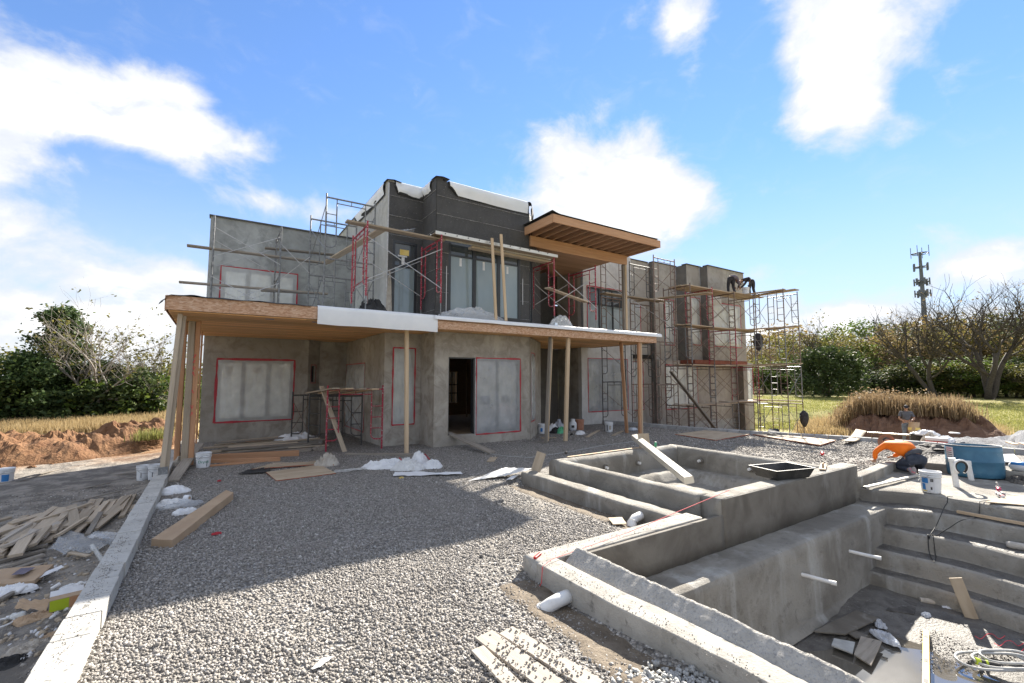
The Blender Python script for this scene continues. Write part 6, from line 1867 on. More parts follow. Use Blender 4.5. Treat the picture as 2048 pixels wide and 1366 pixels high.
for _ in range(700):
    px, py = RND.uniform(1840, 2048), RND.uniform(1255, 1330)
    if py < 1250 + (px - 1840) * .32: continue
    q = at(px, py, FZ); P_.append((q.x, q.y, FZ - .01))
stones('pool_grit', np.array(P_), .006, .014, 'stone', 'grit and stones on muddy pool floor', 'gravel')
for k in range(3):
    q = [at(1950 + 38 * k + 12 * i, 1272 + 14 * k + 6 * math.sin(i * 1.9), FZ + .03) for i in range(6)]
    tag(build('string_tangle', G().path(spline(q, 4), .004, 4), 'red_line'), 'tangle of red string on gritty pool floor', 'string', 'red string tangles')
# ------------------------------------------------------------------ far side of the gravel
flat_sheet('plywood_sheet', 'plywood sheet lying on gravel near block kerb, in shade', 'plywood', ((1350, 868), (1432, 880), (1500, 868), (1412, 860)), .02, ('plywood', 'ply_edge'), .004, .03, n=5)
flat_sheet('plywood_sheet', 'long plywood sheet lying half in sun by block kerb', 'plywood', ((1505, 868), (1640, 890), (1672, 880), (1552, 868)), .02, ('plywood', 'ply_edge'), .004, .03, n=5)
fa, fb, fc, fd = at(1680, 885, .03), at(1702, 887, .03), at(1733, 866, .16), at(1712, 862, .2)
g = G()
g.grid(10, 4, lambda u, v: (fa.lerp(fd, u)).lerp(fb.lerp(fc, u), v) + Vector((0, 0, -.12 * math.sin(math.pi * u) + .06)))
o = build('bent_plywood', g, 'plywood', smooth=True); so = o.modifiers.new('thick', 'SOLIDIFY'); so.thickness = .015
tag(o, 'bent plywood sheet leaning onto the block kerb', 'plywood')
flat_sheet('felt_scrap', 'black felt scrap draped over the block kerb', 'felt', ((1532, 868), (1564, 870), (1556, 857), (1538, 857)), [.05, .03, .16, .16], 'felt', .03, n=6)
p = at(1683, 877, .0); heap('plastic_bag', 'small white crumpled bag beside bent plywood', 'bag', p, .16, .12, .1, 61, 'plastic_white')
o = build('mud_pile', lumps(at(1865, 901, -.02), .55, .4, .15, 5, 20, 8, .5, 3), 'mud'); tag(o, 'small dark mortar pile behind kneeling worker', 'pile')
flat_sheet('insulation_sheet', 'white board sheet beyond the drum', 'sheet', ((2005, 922), (2042, 924), (2028, 908), (2000, 908)), .05, ('paper_white', 'paper_white'), .004, .03, n=3)
p0 = at(2018, 930, .25); p1 = at(2075, 940, .22)
bb = thing('cement_sack', 'white sack with blue band on low wall past drum', 'sack', p0)
build('sack', G().path([p0, p0.lerp(p1, .1), p0.lerp(p1, .6), p1], .1, 12, radii=[.04, .09, .10, .09]), 'paper_white', bb, smooth=True)
build('band', G().path([p0.lerp(p1, .12) + Vector((0, 0, .03)), p0.lerp(p1, .9) + Vector((0, 0, .03))], .085, 12), 'blue_print', bb, smooth=True)
for (px, py) in ((2016, 884), (2042, 886)):
    board('offcut', at(px, py, .17), at(px + 16, py + 5, .17), .12, .03, 'pine', 'pale offcut lying on the block kerb top', 'board', 'offcuts on the block kerb')
board('trim_stick', at(2003, 950, .0), at(2036, 962, .0), .04, .03, 'pine', 'thin pale stick on deck behind the drum', 'board')
heap('mud_clod', 'dark mud clod on deck past the drum', 'pile', at(2040, 965, -.05), .3, .2, .14, 63, 'mud')
# tools and cooler by the standing worker
ck = Vector((26.2, 6.9, -.85))
cr = thing('tool_crate', 'black crate draped with white rag by standing worker', 'crate', ck, toward(ck))
build('crate', G().box((-.25, -.4, 0), (.25, .4, .50)), 'black_plastic', cr, world_coords=False, bevel=.02)
build('drape', crumple((0, .1, .46), .33, .5, .2, 71, amp=.8), 'plastic_white', cr, world_coords=False)
build('drape', G().grid(6, 6, lambda u, v: (.26 + .04 * math.sin(u * 9), .15 + .35 * u, .52 - .40 * v)), 'plastic_white', cr, world_coords=False)
ck = Vector((25.4, 6.25, -.82))
co = thing('cooler', 'red and white picnic cooler by the block kerb', 'cooler', ck, toward(ck))
build('body', G().box((-.22, -.34, 0), (.22, .34, .30)), 'red_plastic', co, world_coords=False, bevel=.02)
build('lid', G().box((-.23, -.35, .302), (.23, .35, .44)), 'plastic_white', co, world_coords=False, bevel=.03)
build('handle', G().path([(.24, -.3, .25), (.30, -.28, .2), (.30, .28, .2), (.24, .3, .25)], .015, 6), 'plastic_white', co, world_coords=False)
ck = Vector((26.1, 6.1, -.8)); heap('plastic_heap', 'white bags and fittings piled beyond cooler', 'plastic sheet', ck, .8, .45, .55, 74, 'plastic_white', amp=.5, freq=2.2)
heap('paper_bags', 'brown paper sacks piled beside draped crate', 'bag', Vector((25.7, 6.55, -.82)), .4, .35, .62, 75, 'crumple_paper', amp=.7, freq=3)
q = Vector((25.7, 5.75, -.2)); tag(build('plastic_disc', G().lathe([(.0001, 0), (.16, .01), (.18, .03), (.17, .05), (.0001, .055)], 20, q, cap0=False, cap1=False), 'plastic_white', smooth=True), 'white plastic lid on top of piled bags', 'lid')
tag(build('long_pipe', G().tube((27.6, 9.4, -.62), (26.3, 6.9, -.45), .03, 8), 'pvc'), 'long white pipe lying behind standing worker', 'pipe')
tag(build('long_pipe', G().tube((30.4, 12.6, -.95), (33.8, 12.4, .15), .06, 8), 'old_wood'), 'weathered pole leaning on the weedy dirt bank', 'pole')
# jackets hung on the scaffold
def jacket(c, label, s=1.0, seed=1):
    g = G()
    def f(u, v):
        a = 2 * math.pi * u
        w = (.10 + .24 * math.sin(min(v * 1.5, 1) * math.pi * .62)) * (1 if v < .8 else 1.0 - (v - .8) * 3.2)
        k = 1 + .25 * MN.noise(Vector((math.cos(a) * 2, math.sin(a) * 2, v * 3 + seed)))
        return (c[0] + s * w * k * math.cos(a), c[1] + s * w * .5 * k * math.sin(a), c[2] + s * .85 * v)
    g.grid(16, 12, f)
    tag(build('jacket', g, 'dark_cloth', smooth=True), label, 'jacket')
jacket((24.95, 11.12, -.35), 'dark jacket hung low on the end scaffold tower', .95, 2)
jacket((24.2, 12.85, 3.55), 'dark clothes hung on right wing scaffold below the top lift', 1.1, 4)

P_ = []
for _ in range(5200):
    x = -.95 - 3.8 * RND.random() ** 1.3; y = RND.uniform(4.2, 14)
    P_.append((x, y, terrain_z(x, y)))
stones('yard_stones', np.array(P_), .006, .024, 'stone', 'loose stones in the dark dirt left of the kerb', 'gravel', .2)
P_ = []
for _ in range(3000):
    x = RND.uniform(17, 30); y = RND.uniform(3, 12)
    if x > kerb_x(y) + .3: P_.append((x, y, terrain_z(x, y)))
stones('yard_stones', np.array(P_), .012, .05, 'stone', 'loose stones in the yard beyond the block kerb', 'gravel', .2)

P_ = []
for _ in range(420):
    q = at(RND.uniform(-20, 240), RND.uniform(1080, 1330), -.37)
    if q.x < -1.0: P_.append((q.x, q.y, terrain_z(q.x, q.y)))
P_ = np.array(P_)
stones('wood_chips', P_[:220], .012, .045, 'pine_worn', 'wood splinters and chips strewn left of the kerb', 'chips', .15)
stones('paper_bits', P_[220:300], .015, .04, 'paper_white', 'white paper bits strewn left of the kerb', 'litter', .1)
for k, (px, py, mt, lab) in enumerate(((70, 1240, 'cardboard', 'torn cardboard flap on dirt by crushed bottle'), (150, 1178, 'plastic_white', 'white plastic shred near open green box'), (60, 1300, 'crumple_paper', 'crumpled brown paper near bottom of the dirt strip'), (120, 1275, 'cardboard', 'flat cardboard piece against foot of kerb'), (20, 1330, 'felt', 'black felt scrap on dirt strip beside kerb'))):
    heap('litter', lab, 'litter', at(px, py, -.38), .16, .11, .05, 80 + k, mt, amp=.7)

P_ = []
for _ in range(900):
    x, y = RND.uniform(2.35, 2.92), RND.uniform(1.2, 4.0); P_.append((x, y, gravel_z(x, y) + .012))
for _ in range(700):
    x, y = RND.uniform(4.8, 5.42), RND.uniform(4.2, 7.8); P_.append((x, y, gravel_z(x, y) + .012))
stones('soil_grit', np.array(P_), .003, .013, 'stone', 'small stones lying in the bare soil along the footings', 'grit', .1)

# ------------------------------------------------------------------ people
def skin_obj(name, verts, edges, radii, mat, parent, root=0, sub=2):
    me = bpy.data.meshes.new(name)
    me.from_pydata([tuple(v) for v in verts], edges, [])
    o = link(name, me, mat, parent)
    sk_ = o.modifiers.new('skin', 'SKIN'); sk_.use_smooth_shade = True
    ss = o.modifiers.new('sub', 'SUBSURF'); ss.levels = sub; ss.render_levels = sub
    lay_ = me.skin_vertices[0].data
    for i, r in enumerate(radii):
        lay_[i].radius = r if isinstance(r, tuple) else (r, r)
        lay_[i].use_root = (i == root)
    return o
def chain(pts, radii, V, E, R, start=None):
    prev = start
    for p, r in zip(pts, radii):
        V.append(Vector(p)); R.append(r)
        if prev is not None: E.append((prev, len(V) - 1))
        prev = len(V) - 1
    return prev
def ball(c, rx, ry, rz, R=None, n=14, m=10, fn=None):
    g = G()
    def f(u, v):
        a = 2 * math.pi * u; b = math.pi * (v - .5)
        p = Vector((rx * math.cos(a) * math.cos(b), ry * math.sin(a) * math.cos(b), rz * math.sin(b)))
        if fn: p = fn(p)
        if R: p = R @ p
        return Vector(c) + p
    g.grid(n, m, f)
    return g
def person(label, loc, rz, J, mats, hat=None, sleeves='long', hand_side=None, shoes='black_rubber', detail=True):
    """J: joints in the local frame (x right, y forward, z up): pelvis chest neck head, and shoulder elbow wrist hip knee ankle toe for l and r"""
    r = thing('person', label, 'person', loc, rz)
    V, E, Rr = [], [], []
    bk = J.get('bulk', 1.0)
    V.append(J['pelvis']); Rr.append((.125, .105))
    mid = (Vector(J['pelvis']) + Vector(J['chest'])) / 2 + Vector(J.get('bow', (0, 0, 0)))
    top = chain([mid, J['chest'], J['neck'], (Vector(J['neck']) + Vector(J['head'])) / 2, J['head']], [(.115, .095), (.13, .10), .055, .058, .085], V, E, Rr, 0)
    ci = 2
    for s in 'lr':
        w = Vector(J['wrist_' + s]); e = Vector(J['elbow_' + s])
        i = chain([J['shoulder_' + s], (Vector(J['shoulder_' + s]) + e) / 2, e, (e + w) / 2, w], [.062, .050, .042, .038, .028], V, E, Rr, ci)
        d = (w - e).normalized()
        hd = Vector(J.get('hand_' + s, d)).normalized()
        palm = w + hd * .07
        pi = chain([palm], [(.036, .020)], V, E, Rr, i)
        side = hd.cross(Vector((0, 0, 1)))
        side = side.normalized() if side.length > .1 else Vector((1, 0, 0))
        nrm = hd.cross(side)
        for k, (o, L) in enumerate(((-.030, .07), (-.010, .082), (.010, .078), (.030, .062))):
            b = palm + side * o + hd * .022
            chain([b, b + hd * L * .55 + nrm * .008, b + hd * L + nrm * .022], [.010, .009, .008], V, E, Rr, pi)
        b = palm - side * .035 - hd * .02
        chain([b, b - side * .03 + hd * .03, b - side * .035 + hd * .055], [.012, .011, .009], V, E, Rr, pi)
        k = chain([J['hip_' + s], (Vector(J['hip_' + s]) + Vector(J['knee_' + s])) / 2, J['knee_' + s], (Vector(J['knee_' + s]) * .6 + Vector(J['ankle_' + s]) * .4), J['ankle_' + s], J['toe_' + s]], [.092, .082, .058, .056, .040, .034], V, E, Rr, 0)
    skin_obj('body', V, E, Rr, mats['skin'], r, 0, 1)
    # clothes follow the same bones
    V, E, Rr = [], [], []
    sb = J.get('shirt_bulk', bk)
    V.append(Vector(J['pelvis']) * .62 + mid * .38); Rr.append((.148 * sb, .125 * sb))
    V.append(mid); Rr.append((.150 * sb, .124 * sb)); V.append(Vector(J['chest'])); Rr.append((.168 * sb, .13 * sb)); V.append((Vector(J['neck']) * .75 + Vector(J['chest']) * .25)); Rr.append(.075)
    E += [(0, 1), (1, 2), (2, 3)]
    for s in 'lr':
        sh = Vector(J['shoulder_' + s]); e = Vector(J['elbow_' + s]); w = Vector(J['wrist_' + s])
        if sleeves == 'long': chain([sh, (sh + e) / 2, e, (e + w) / 2, w * .93 + e * .07], [.082, .068, .062, .054, .046], V, E, Rr, 2)
        else: chain([sh, (sh + e) / 2, e * .8 + sh * .2], [.080, .072, .068], V, E, Rr, 2)
    skin_obj('shirt', V, E, Rr, mats['shirt'], r, 0)
    V, E, Rr = [], [], []
    V.append(Vector(J['pelvis'])); Rr.append((.158 * bk, .13 * bk)); V.append(Vector(J['pelvis']) * .7 + mid * .3); Rr.append((.148 * bk, .122 * bk)); E.append((0, 1))
    for s in 'lr':
        h = Vector(J['hip_' + s]); k = Vector(J['knee_' + s]); a = Vector(J['ankle_' + s])
        chain([h, (h + k) / 2, k, (k + a) / 2, a * .92 + k * .08], [.108, .098, .078, .070, .060], V, E, Rr, 0)
    skin_obj('trousers', V, E, Rr, mats['trousers'], r, 0)
    for s in 'lr':
        a = Vector(J['ankle_' + s]); t_ = Vector(J['toe_' + s])
        d = (t_ - a); heel = a - d.normalized() * .06
        skin_obj('shoe', [heel, a + d * .25, a + d * .7, t_], [(0, 1), (1, 2), (2, 3)], [(.046, .042), (.05, .05), (.048, .038), (.036, .026)], shoes, r, 0)
    hd = Vector(J['head']); nk = Vector(J['neck']); upv = (hd - nk).normalized()
    fwdv = Vector(J.get('face', (0, 1, 0))).normalized()
    rt = fwdv.cross(upv).normalized(); fwdv = upv.cross(rt)
    R3 = Matrix((rt, fwdv, upv)).transposed()
    def jaw(p):
        q = p.copy()
        if p.z < 0: q.x *= 1 + p.z * 2.2; q.y *= 1 + p.z * .8
        return q
    hc = hd + upv * .015
    hob = build('head', ball(hc, .078, .098, .118, R3, 16, 12, jaw), mats['skin'], r, world_coords=False, smooth=True)
    loc3 = lambda x, y, z: hc + R3 @ Vector((x, y, z))
    build('nose', G().path([loc3(0, .088, .02), loc3(0, .112, -.015), loc3(0, .092, -.026)], .012, 6, radii=[.007, .014, .012]), mats['skin'], hob, world_coords=False, smooth=True)
    for s in (-1, 1):
        build('ear', ball(loc3(s * .08, -.005, -.005), .012, .022, .032, R3, 8, 6), mats['skin'], hob, world_coords=False, smooth=True)
        build('eye', ball(loc3(s * .032, .086, .018), .012, .008, .008, R3, 8, 6), 'ink', hob, world_coords=False, smooth=True)
    build('mouth', G().path([loc3(-.025, .080, -.055), loc3(0, .087, -.057), loc3(.025, .080, -.055)], .005, 5), 'red_plastic' if False else 'rust_bucket', hob, world_coords=False)
    build('hair', ball(hc + R3 @ Vector((0, -.014, .022)), .084, .098, .112, R3, 16, 12, lambda p: Vector((p.x, p.y if p.y < .05 else .05 + (p.y - .05) * .3, max(p.z, -.06)))), 'ink', hob, world_coords=False, smooth=True)
    if hat == 'brim':
        ho = build('hat', ball(hc + upv * .055, .098, .112, .085, R3, 18, 10, lambda p: Vector((p.x, p.y, max(p.z, -.01)))), 'hat_felt', r, world_coords=False, smooth=True)
        g = G(); g.grid(26, 3, lambda u, v: hc + R3 @ Vector(((.096 + .075 * v) * math.cos(2 * math.pi * u), (.11 + .078 * v) * math.sin(2 * math.pi * u), .045 - .02 * v + .018 * v * math.cos(4 * math.pi * u))))
        build('brim', g, 'hat_felt', ho, world_coords=False, smooth=True)
    if hat == 'cap':
        ho = build('cap', ball(hc + upv * .04, .092, .108, .088, R3, 18, 10, lambda p: Vector((p.x, p.y, max(p.z, -.005)))), 'dark_cloth', r, world_coords=False, smooth=True)
        g = G(); g.grid(10, 4, lambda u, v: hc + R3 @ Vector((.085 * math.cos(math.pi * u), .085 + (.09) * v * math.sin(math.pi * u) + .02 * math.sin(math.pi * u), .04 - .015 * v)))
        build('peak', g, 'dark_cloth', ho, world_coords=False, smooth=True)
    return r

FWD_RZ = -YAW            # local +y along the viewing direction
# kneeling worker in orange, bent over the low wall
o0 = at(1834, 950, -.045)
k_person = person('kneeling worker in bright orange long-sleeved shirt reaching over low wall', o0, math.atan2(o0.y, o0.x) - math.pi / 2 + .36, dict(
    bulk=1.12, shirt_bulk=1.55, pelvis=(.05, .12, .34), chest=(-.19, .46, .61), bow=(-.02, .0, .075), neck=(-.25, .66, .60), head=(-.235, .80, .60), face=(-.1, .5, -.85),
    shoulder_l=(-.37, .50, .56), elbow_l=(-.57, .52, .40), wrist_l=(-.56, .60, .19), hand_l=(0.1, .8, -.3),
    shoulder_r=(-.04, .62, .57), elbow_r=(.04, .80, .38), wrist_r=(-.06, 1.0, .24), hand_r=(-.3, .8, -.2),
    hip_l=(-.10, .12, .30), knee_l=(-.20, .46, .09), ankle_l=(-.10, .02, .10), toe_l=(-.09, -.10, .02),
    hip_r=(.16, .12, .30), knee_r=(.20, .46, .09), ankle_r=(.17, .06, .10), toe_r=(.18, -.05, .02)),
    dict(skin='skin_tone', shirt='hi_vis', trousers='denim'), hat='brim', shoes='sole_grey')
build('undershirt', G().path([(.03, .13, .42), (.01, .165, .46)], .14, 16, radii=[.172, .172]), 'shirt_grey', k_person, world_coords=False, smooth=True)
build('sole', ball((-.095, -.10, .075), .055, .02, .13, Matrix.Rotation(.25, 3, 'X'), 14, 8), 'sole_grey', k_person, world_coords=False, smooth=True)
# standing worker beyond the kerb with a paper sack
o1 = Vector((27.6, 7.82, -.98))
person('standing worker in grey T-shirt and black cap holding a paper sack', o1, toward(o1) - math.pi / 2 + .25, dict(
    pelvis=(0, 0, .98), chest=(0, .01, 1.36), neck=(0, .02, 1.53), head=(0, .04, 1.65), face=(.2, 1, -.12),
    shoulder_l=(-.20, 0, 1.44), elbow_l=(-.28, .06, 1.16), wrist_l=(-.08, .24, 1.04), hand_l=(.7, .6, -.1),
    shoulder_r=(.20, 0, 1.44), elbow_r=(.29, .06, 1.17), wrist_r=(.16, .26, 1.02), hand_r=(-.6, .6, -.1),
    hip_l=(-.10, 0, .93), knee_l=(-.12, .03, .50), ankle_l=(-.13, -.01, .09), toe_l=(-.15, .14, .03),
    hip_r=(.10, 0, .93), knee_r=(.12, .05, .50), ankle_r=(.14, .0, .09), toe_r=(.17, .15, .03)),
    dict(skin='skin_tone', shirt='shirt_grey', trousers='denim_pale'), hat='cap', sleeves='short')
sc = o1 + Vector((-.30, -.34, .42))
sk_ = thing('paper_sack', 'tan paper sack carried by the standing worker', 'sack', sc, toward(o1))
build('sack', G().grid(14, 12, lambda u, v: ((.12 + .03 * math.sin(v * 3)) * math.cos(2 * math.pi * u), (.20 + .02 * math.sin(v * 7 + u * 6)) * math.sin(2 * math.pi * u), .62 * v)).box((-.1, -.17, .0), (.1, .17, .01)), 'cardboard', sk_, world_coords=False, smooth=True)
build('stripe', G().grid(14, 2, lambda u, v: (.148 * math.cos(2 * math.pi * u), .222 * math.sin(2 * math.pi * u), .25 + .12 * v)), 'yellow', sk_, world_coords=False)
# two workers bending on the top lift
bent = lambda s: dict(bulk=1.15,
    pelvis=(0, 0, .90), chest=(s * .30, .22, 1.02), bow=(0, 0, .07), neck=(s * .42, .30, .98), head=(s * .50, .36, .90), face=(s * .6, .4, -.8),
    shoulder_l=(s * .30 - .10, .32, .98), elbow_l=(s * .36 - .12, .42, .74), wrist_l=(s * .48 - .08, .45, .56),
    shoulder_r=(s * .30 + .12, .16, .98), elbow_r=(s * .42 + .12, .24, .74), wrist_r=(s * .56 + .06, .32, .54),
    hip_l=(-.10, 0, .86), knee_l=(-.13, .08, .47), ankle_l=(-.16, 0, .09), toe_l=(-.16, .14, .03),
    hip_r=(.10, 0, .86), knee_r=(.14, .06, .47), ankle_r=(.18, -.03, .09), toe_r=(.19, .11, .03))
ZP = LV[3][0] + 1.88 + .06
person('worker in mauve top bending on top plank against wing wall', Vector((22.95, 13.5, ZP)), FWD_RZ, bent(1), dict(skin='skin_tone', shirt='mauve_cloth', trousers='dark_cloth'), hat='cap')
person('dark-clothed worker bending at right end of the top plank', Vector((24.75, 13.35, ZP + .04)), FWD_RZ + .3, bent(-1), dict(skin='skin_tone', shirt='dark_cloth', trousers='dark_cloth'), hat='cap')

# ------------------------------------------------------------------ plants
def branch_tree(seed, h, spread, levels, r0, trunks=1, lean=(0, 0), curl=.25, up=.35, split=(2, 3), min_r=.006, first=.3, thin=.62, len_f=.72):
    """recursive limbs: returns geometry and the tips (point, direction)"""
    rr = random.Random(seed); g = G(); tips = []
    def grow(p, d, L, r, lv):
        n = 4; pts = [p]; rad = [r]; q = p; dd = d
        for i in range(n):
            dd = (dd + Vector((rr.uniform(-curl, curl), rr.uniform(-curl, curl), rr.uniform(-curl, curl) * .6 + up * .08))).normalized()
            q = q + dd * (L / n); pts.append(q); rad.append(r * (1 - (1 - thin) * (i + 1) / n))
        g.path(pts, r, 7 if lv == 0 else (5 if lv < 3 else 4), radii=rad)
        if lv >= levels or r * thin < min_r:
            tips.append((q, dd)); return
        for i in range(1, n + 1):
            if lv == 0 and i / n < first: continue
            if i == n: k = rr.randint(*split)
            else: k = 1 if rr.random() < (.75 if lv > 0 else .6) else 0
            for _ in range(k):
                a = Vector((rr.gauss(0, 1), rr.gauss(0, 1), rr.gauss(0, .45))).normalized()
                nd = (dd * (1 - spread) + a * spread + Vector((0, 0, up * .3))).normalized()
                grow(pts[i], nd, L * len_f * rr.uniform(.75, 1.2), rad[i] * rr.uniform(.55, .75), lv + 1)
                tips.append((pts[i], dd))
    for t_ in range(trunks):
        d = Vector((lean[0] + rr.uniform(-.3, .3) * (trunks > 1), lean[1] + rr.uniform(-.3, .3) * (trunks > 1), 1)).normalized()
        grow(Vector((rr.uniform(-.2, .2) * (trunks > 1), rr.uniform(-.2, .2) * (trunks > 1), -.2)), d, h * .42, r0 * (1 if trunks == 1 else .75), 0)
    return g, tips
def leaf_cloud(C, S, n, size, seed, flat=.5, droop=0.0):
    """n leaf quads per centre in C (gaussian clumps of radius S), as numpy arrays"""
    rng = np.random.default_rng(seed)
    C = np.asarray(C, float); S = np.broadcast_to(np.asarray(S, float), (len(C),)) if np.ndim(S) < 2 else S
    P = np.repeat(C, n, 0) + rng.normal(size=(len(C) * n, 3)) * np.repeat(S, n)[:, None] * np.array([1, 1, .75])
    m = len(P)
    a = rng.normal(size=(m, 3)); a[:, 2] *= flat; a[:, 2] -= droop; a /= np.linalg.norm(a, axis=1)[:, None]
    b = rng.normal(size=(m, 3)); b -= (b * a).sum(1)[:, None] * a; b /= np.linalg.norm(b, axis=1)[:, None]
    s = size * rng.uniform(.6, 1.3, m)[:, None]
    V = np.stack([P - a * s, P + b * s * .55, P + a * s, P - b * s * .55], 1).reshape(-1, 3)
    F = np.arange(m * 4).reshape(m, 4)
    return V, F
def tree(name, label, cat, loc, crown=None, trunk=None, leafmat_='leaf_green', barkmat='bark', rz=0, sc=1.0, group=None):
    r = thing(name, label, cat, loc, rz, group)
    r.scale = (sc, sc, sc) if not isinstance(sc, tuple) else sc
    if trunk is not None:
        if isinstance(trunk, G):
            build('trunk', trunk, barkmat, r, world_coords=False, smooth=True)
        else:
            o = bpy.data.objects.new('trunk', trunk); COL.objects.link(o); o.parent = r
    if crown is not None:
        cl = crown if isinstance(crown, list) else [crown]
        mt = leafmat_ if isinstance(leafmat_, (list, tuple)) else [leafmat_]
        for c, m_ in zip(cl, mt):
            if isinstance(c, tuple): np_mesh('crown', c[0], c[1], m_, r)
            else:
                o = bpy.data.objects.new('crown', c); COL.objects.link(o); o.parent = r
    return r
def ground(x, y): return terrain_z(x, y)

# left: big cedar
rng = random.Random(5)
def cedar(seed, h, w):
    rr = random.Random(seed); C = []; S = []
    g = G(); g.path([(0, 0, -.2), (.1, .05, h * .4), (.02, .1, h * .8), (0, 0, h)], .1, 7, radii=[.16, .12, .05, .015])
    n = int(34 * h / 6)
    for i in range(n):
        z = h * (.06 + .92 * (i / n)); a = rr.uniform(0, 6.28)
        R = w * (1 - (z / h) ** 1.5) * rr.uniform(.65, 1.12) + .1
        tip = Vector((R * math.cos(a), R * math.sin(a), z + rr.uniform(-.1, .35)))
        g.path([(0, 0, z - .2), tip * .5 + Vector((0, 0, z * .5 - .02)), tip], .03, 4, radii=[.03, .02, .008])
        for k in range(7):
            q = .25 + .8 * k / 6
            C.append((tip.x * q + rr.gauss(0, .15), tip.y * q + rr.gauss(0, .15), z + (tip.z - z) * q + rr.gauss(0, .12))); S.append(.24 * (1.25 - q * .5))
    return g, C, S
def put_cedar(label, loc, seed, h, w, nl=75, lm='leaf_cedar', grp=None):
    g, C, S = cedar(seed, h, w)
    return tree('cedar_tree', label, 'tree', loc, leaf_cloud(C, S, nl, .085, seed, .6), g, lm, group=grp)
def L(px, d):                 # a spot at distance d in the direction of a photo column
    v = view_ray(px, 756); v.z = 0; v.normalize()
    x, y = v.x * d, v.y * d
    return Vector((x, y, ground(x, y)))
put_cedar('large dark cedar tree on left edge beyond the clay bank', L(120, 29), 3, 5.3, 2.3, 95)
put_cedar('low spreading cedar in front of the large cedar', L(45, 27.5), 8, 3.1, 2.0, 80)
put_cedar('small dark cedar right of the large cedar', L(205, 28), 12, 2.9, 1.5, 80, 'leaf_dark')
# pale leaning trees, nearly bare
def bare(name, label, loc, seed, h, spread, leaves, lm, bark, trunks=1, lean=(0, 0), lv=5, r0=.13, size=.07, nl=5, S=.22, sc=1.0, grp=None, **kw):
    g, tips = branch_tree(seed, h, spread, lv, r0, trunks, lean, **kw)
    rr = random.Random(seed)
    pts = [tuple(p) for p, d in tips]
    rr.shuffle(pts); pts = pts[:leaves]
    return tree(name, label, 'tree', loc, leaf_cloud(pts, S, nl, size, seed) if pts else None, g, lm, bark, sc=sc, group=grp)
bare('leaning_tree', 'pale leaning tree with sparse autumn leaves right of the cedar', L(178, 27), 21, 5.6, .50, 260, 'leaf_olive', 'bark_pale', 3, (.30, -.16), 5, .13, S=.07)
bare('leaning_tree', 'slim pale-barked tree beside the leaning roof prop', L(288, 28), 33, 5.0, .45, 200, 'leaf_olive', 'bark_pale', 2, (.08, -.05), 5, .10, S=.07)
bare('sapling', 'thin twiggy tree rising behind the large cedar', L(112, 30), 35, 5.6, .35, 130, 'leaf_olive', 'bark', 2, (0, 0), 5, .08, S=.06)
def bush(label, loc, seed, w, h, lm, nl=55, size=.10, grp=None, name='bush', n=60):
    rr = random.Random(seed); C = []; S = []; g = G()
    for i in range(n):
        a = rr.uniform(0, 6.28); q = math.sqrt(rr.random()); z = h * rr.uniform(.08, 1.0)
        k = math.sqrt(max(0, 1 - (z / h - .3) ** 2 * 1.5))
        C.append((w * q * k * math.cos(a), w * q * k * math.sin(a), z)); S.append(.22 * max(w, h) / 2.2)
        if i % 4 == 0: g.path([(0, 0, -.1), (C[-1][0] * .4, C[-1][1] * .4, z * .6), C[-1]], .02, 4, radii=[.03, .02, .008])
    return tree(name, label, 'shrub', loc, leaf_cloud(C, S, nl, size, seed), g, lm, group=grp)
GBU = 'thicket beyond the clay bank'
for (px, d, w, h, lm, sd) in ((0, 28.5, 1.8, 2.2, 'leaf_dark', 1), (90, 27, 1.7, 1.9, 'leaf_cedar', 2), (165, 26.6, 1.5, 1.8, 'leaf_dark', 3), (215, 27, 1.6, 2.2, 'leaf_green', 4), (255, 27, 1.5, 2.6, 'leaf_dark', 5), (300, 28, 1.8, 2.3, 'leaf_green', 6), (340, 29, 1.8, 2.4, 'leaf_green', 7), (385, 32, 2.2, 3.0, 'leaf_olive', 8), (400, 27, 1.4, 2.4, 'leaf_gold', 13), (-40, 28, 2.5, 3.4, 'leaf_green', 9), (240, 31, 2.2, 2.8, 'leaf_olive', 10), (20, 33, 2.5, 3.6, 'leaf_olive', 11), (320, 33, 2.6, 3.0, 'leaf_green', 12)):
    kind = {'leaf_dark': 'dark green', 'leaf_cedar': 'deep green', 'leaf_green': 'mid green', 'leaf_olive': 'olive', 'leaf_gold': 'yellowing'}[lm]
    bush(kind + ' bush in thicket beyond the red clay bank', L(px, d), sd, w, h * .92, lm, grp=GBU)

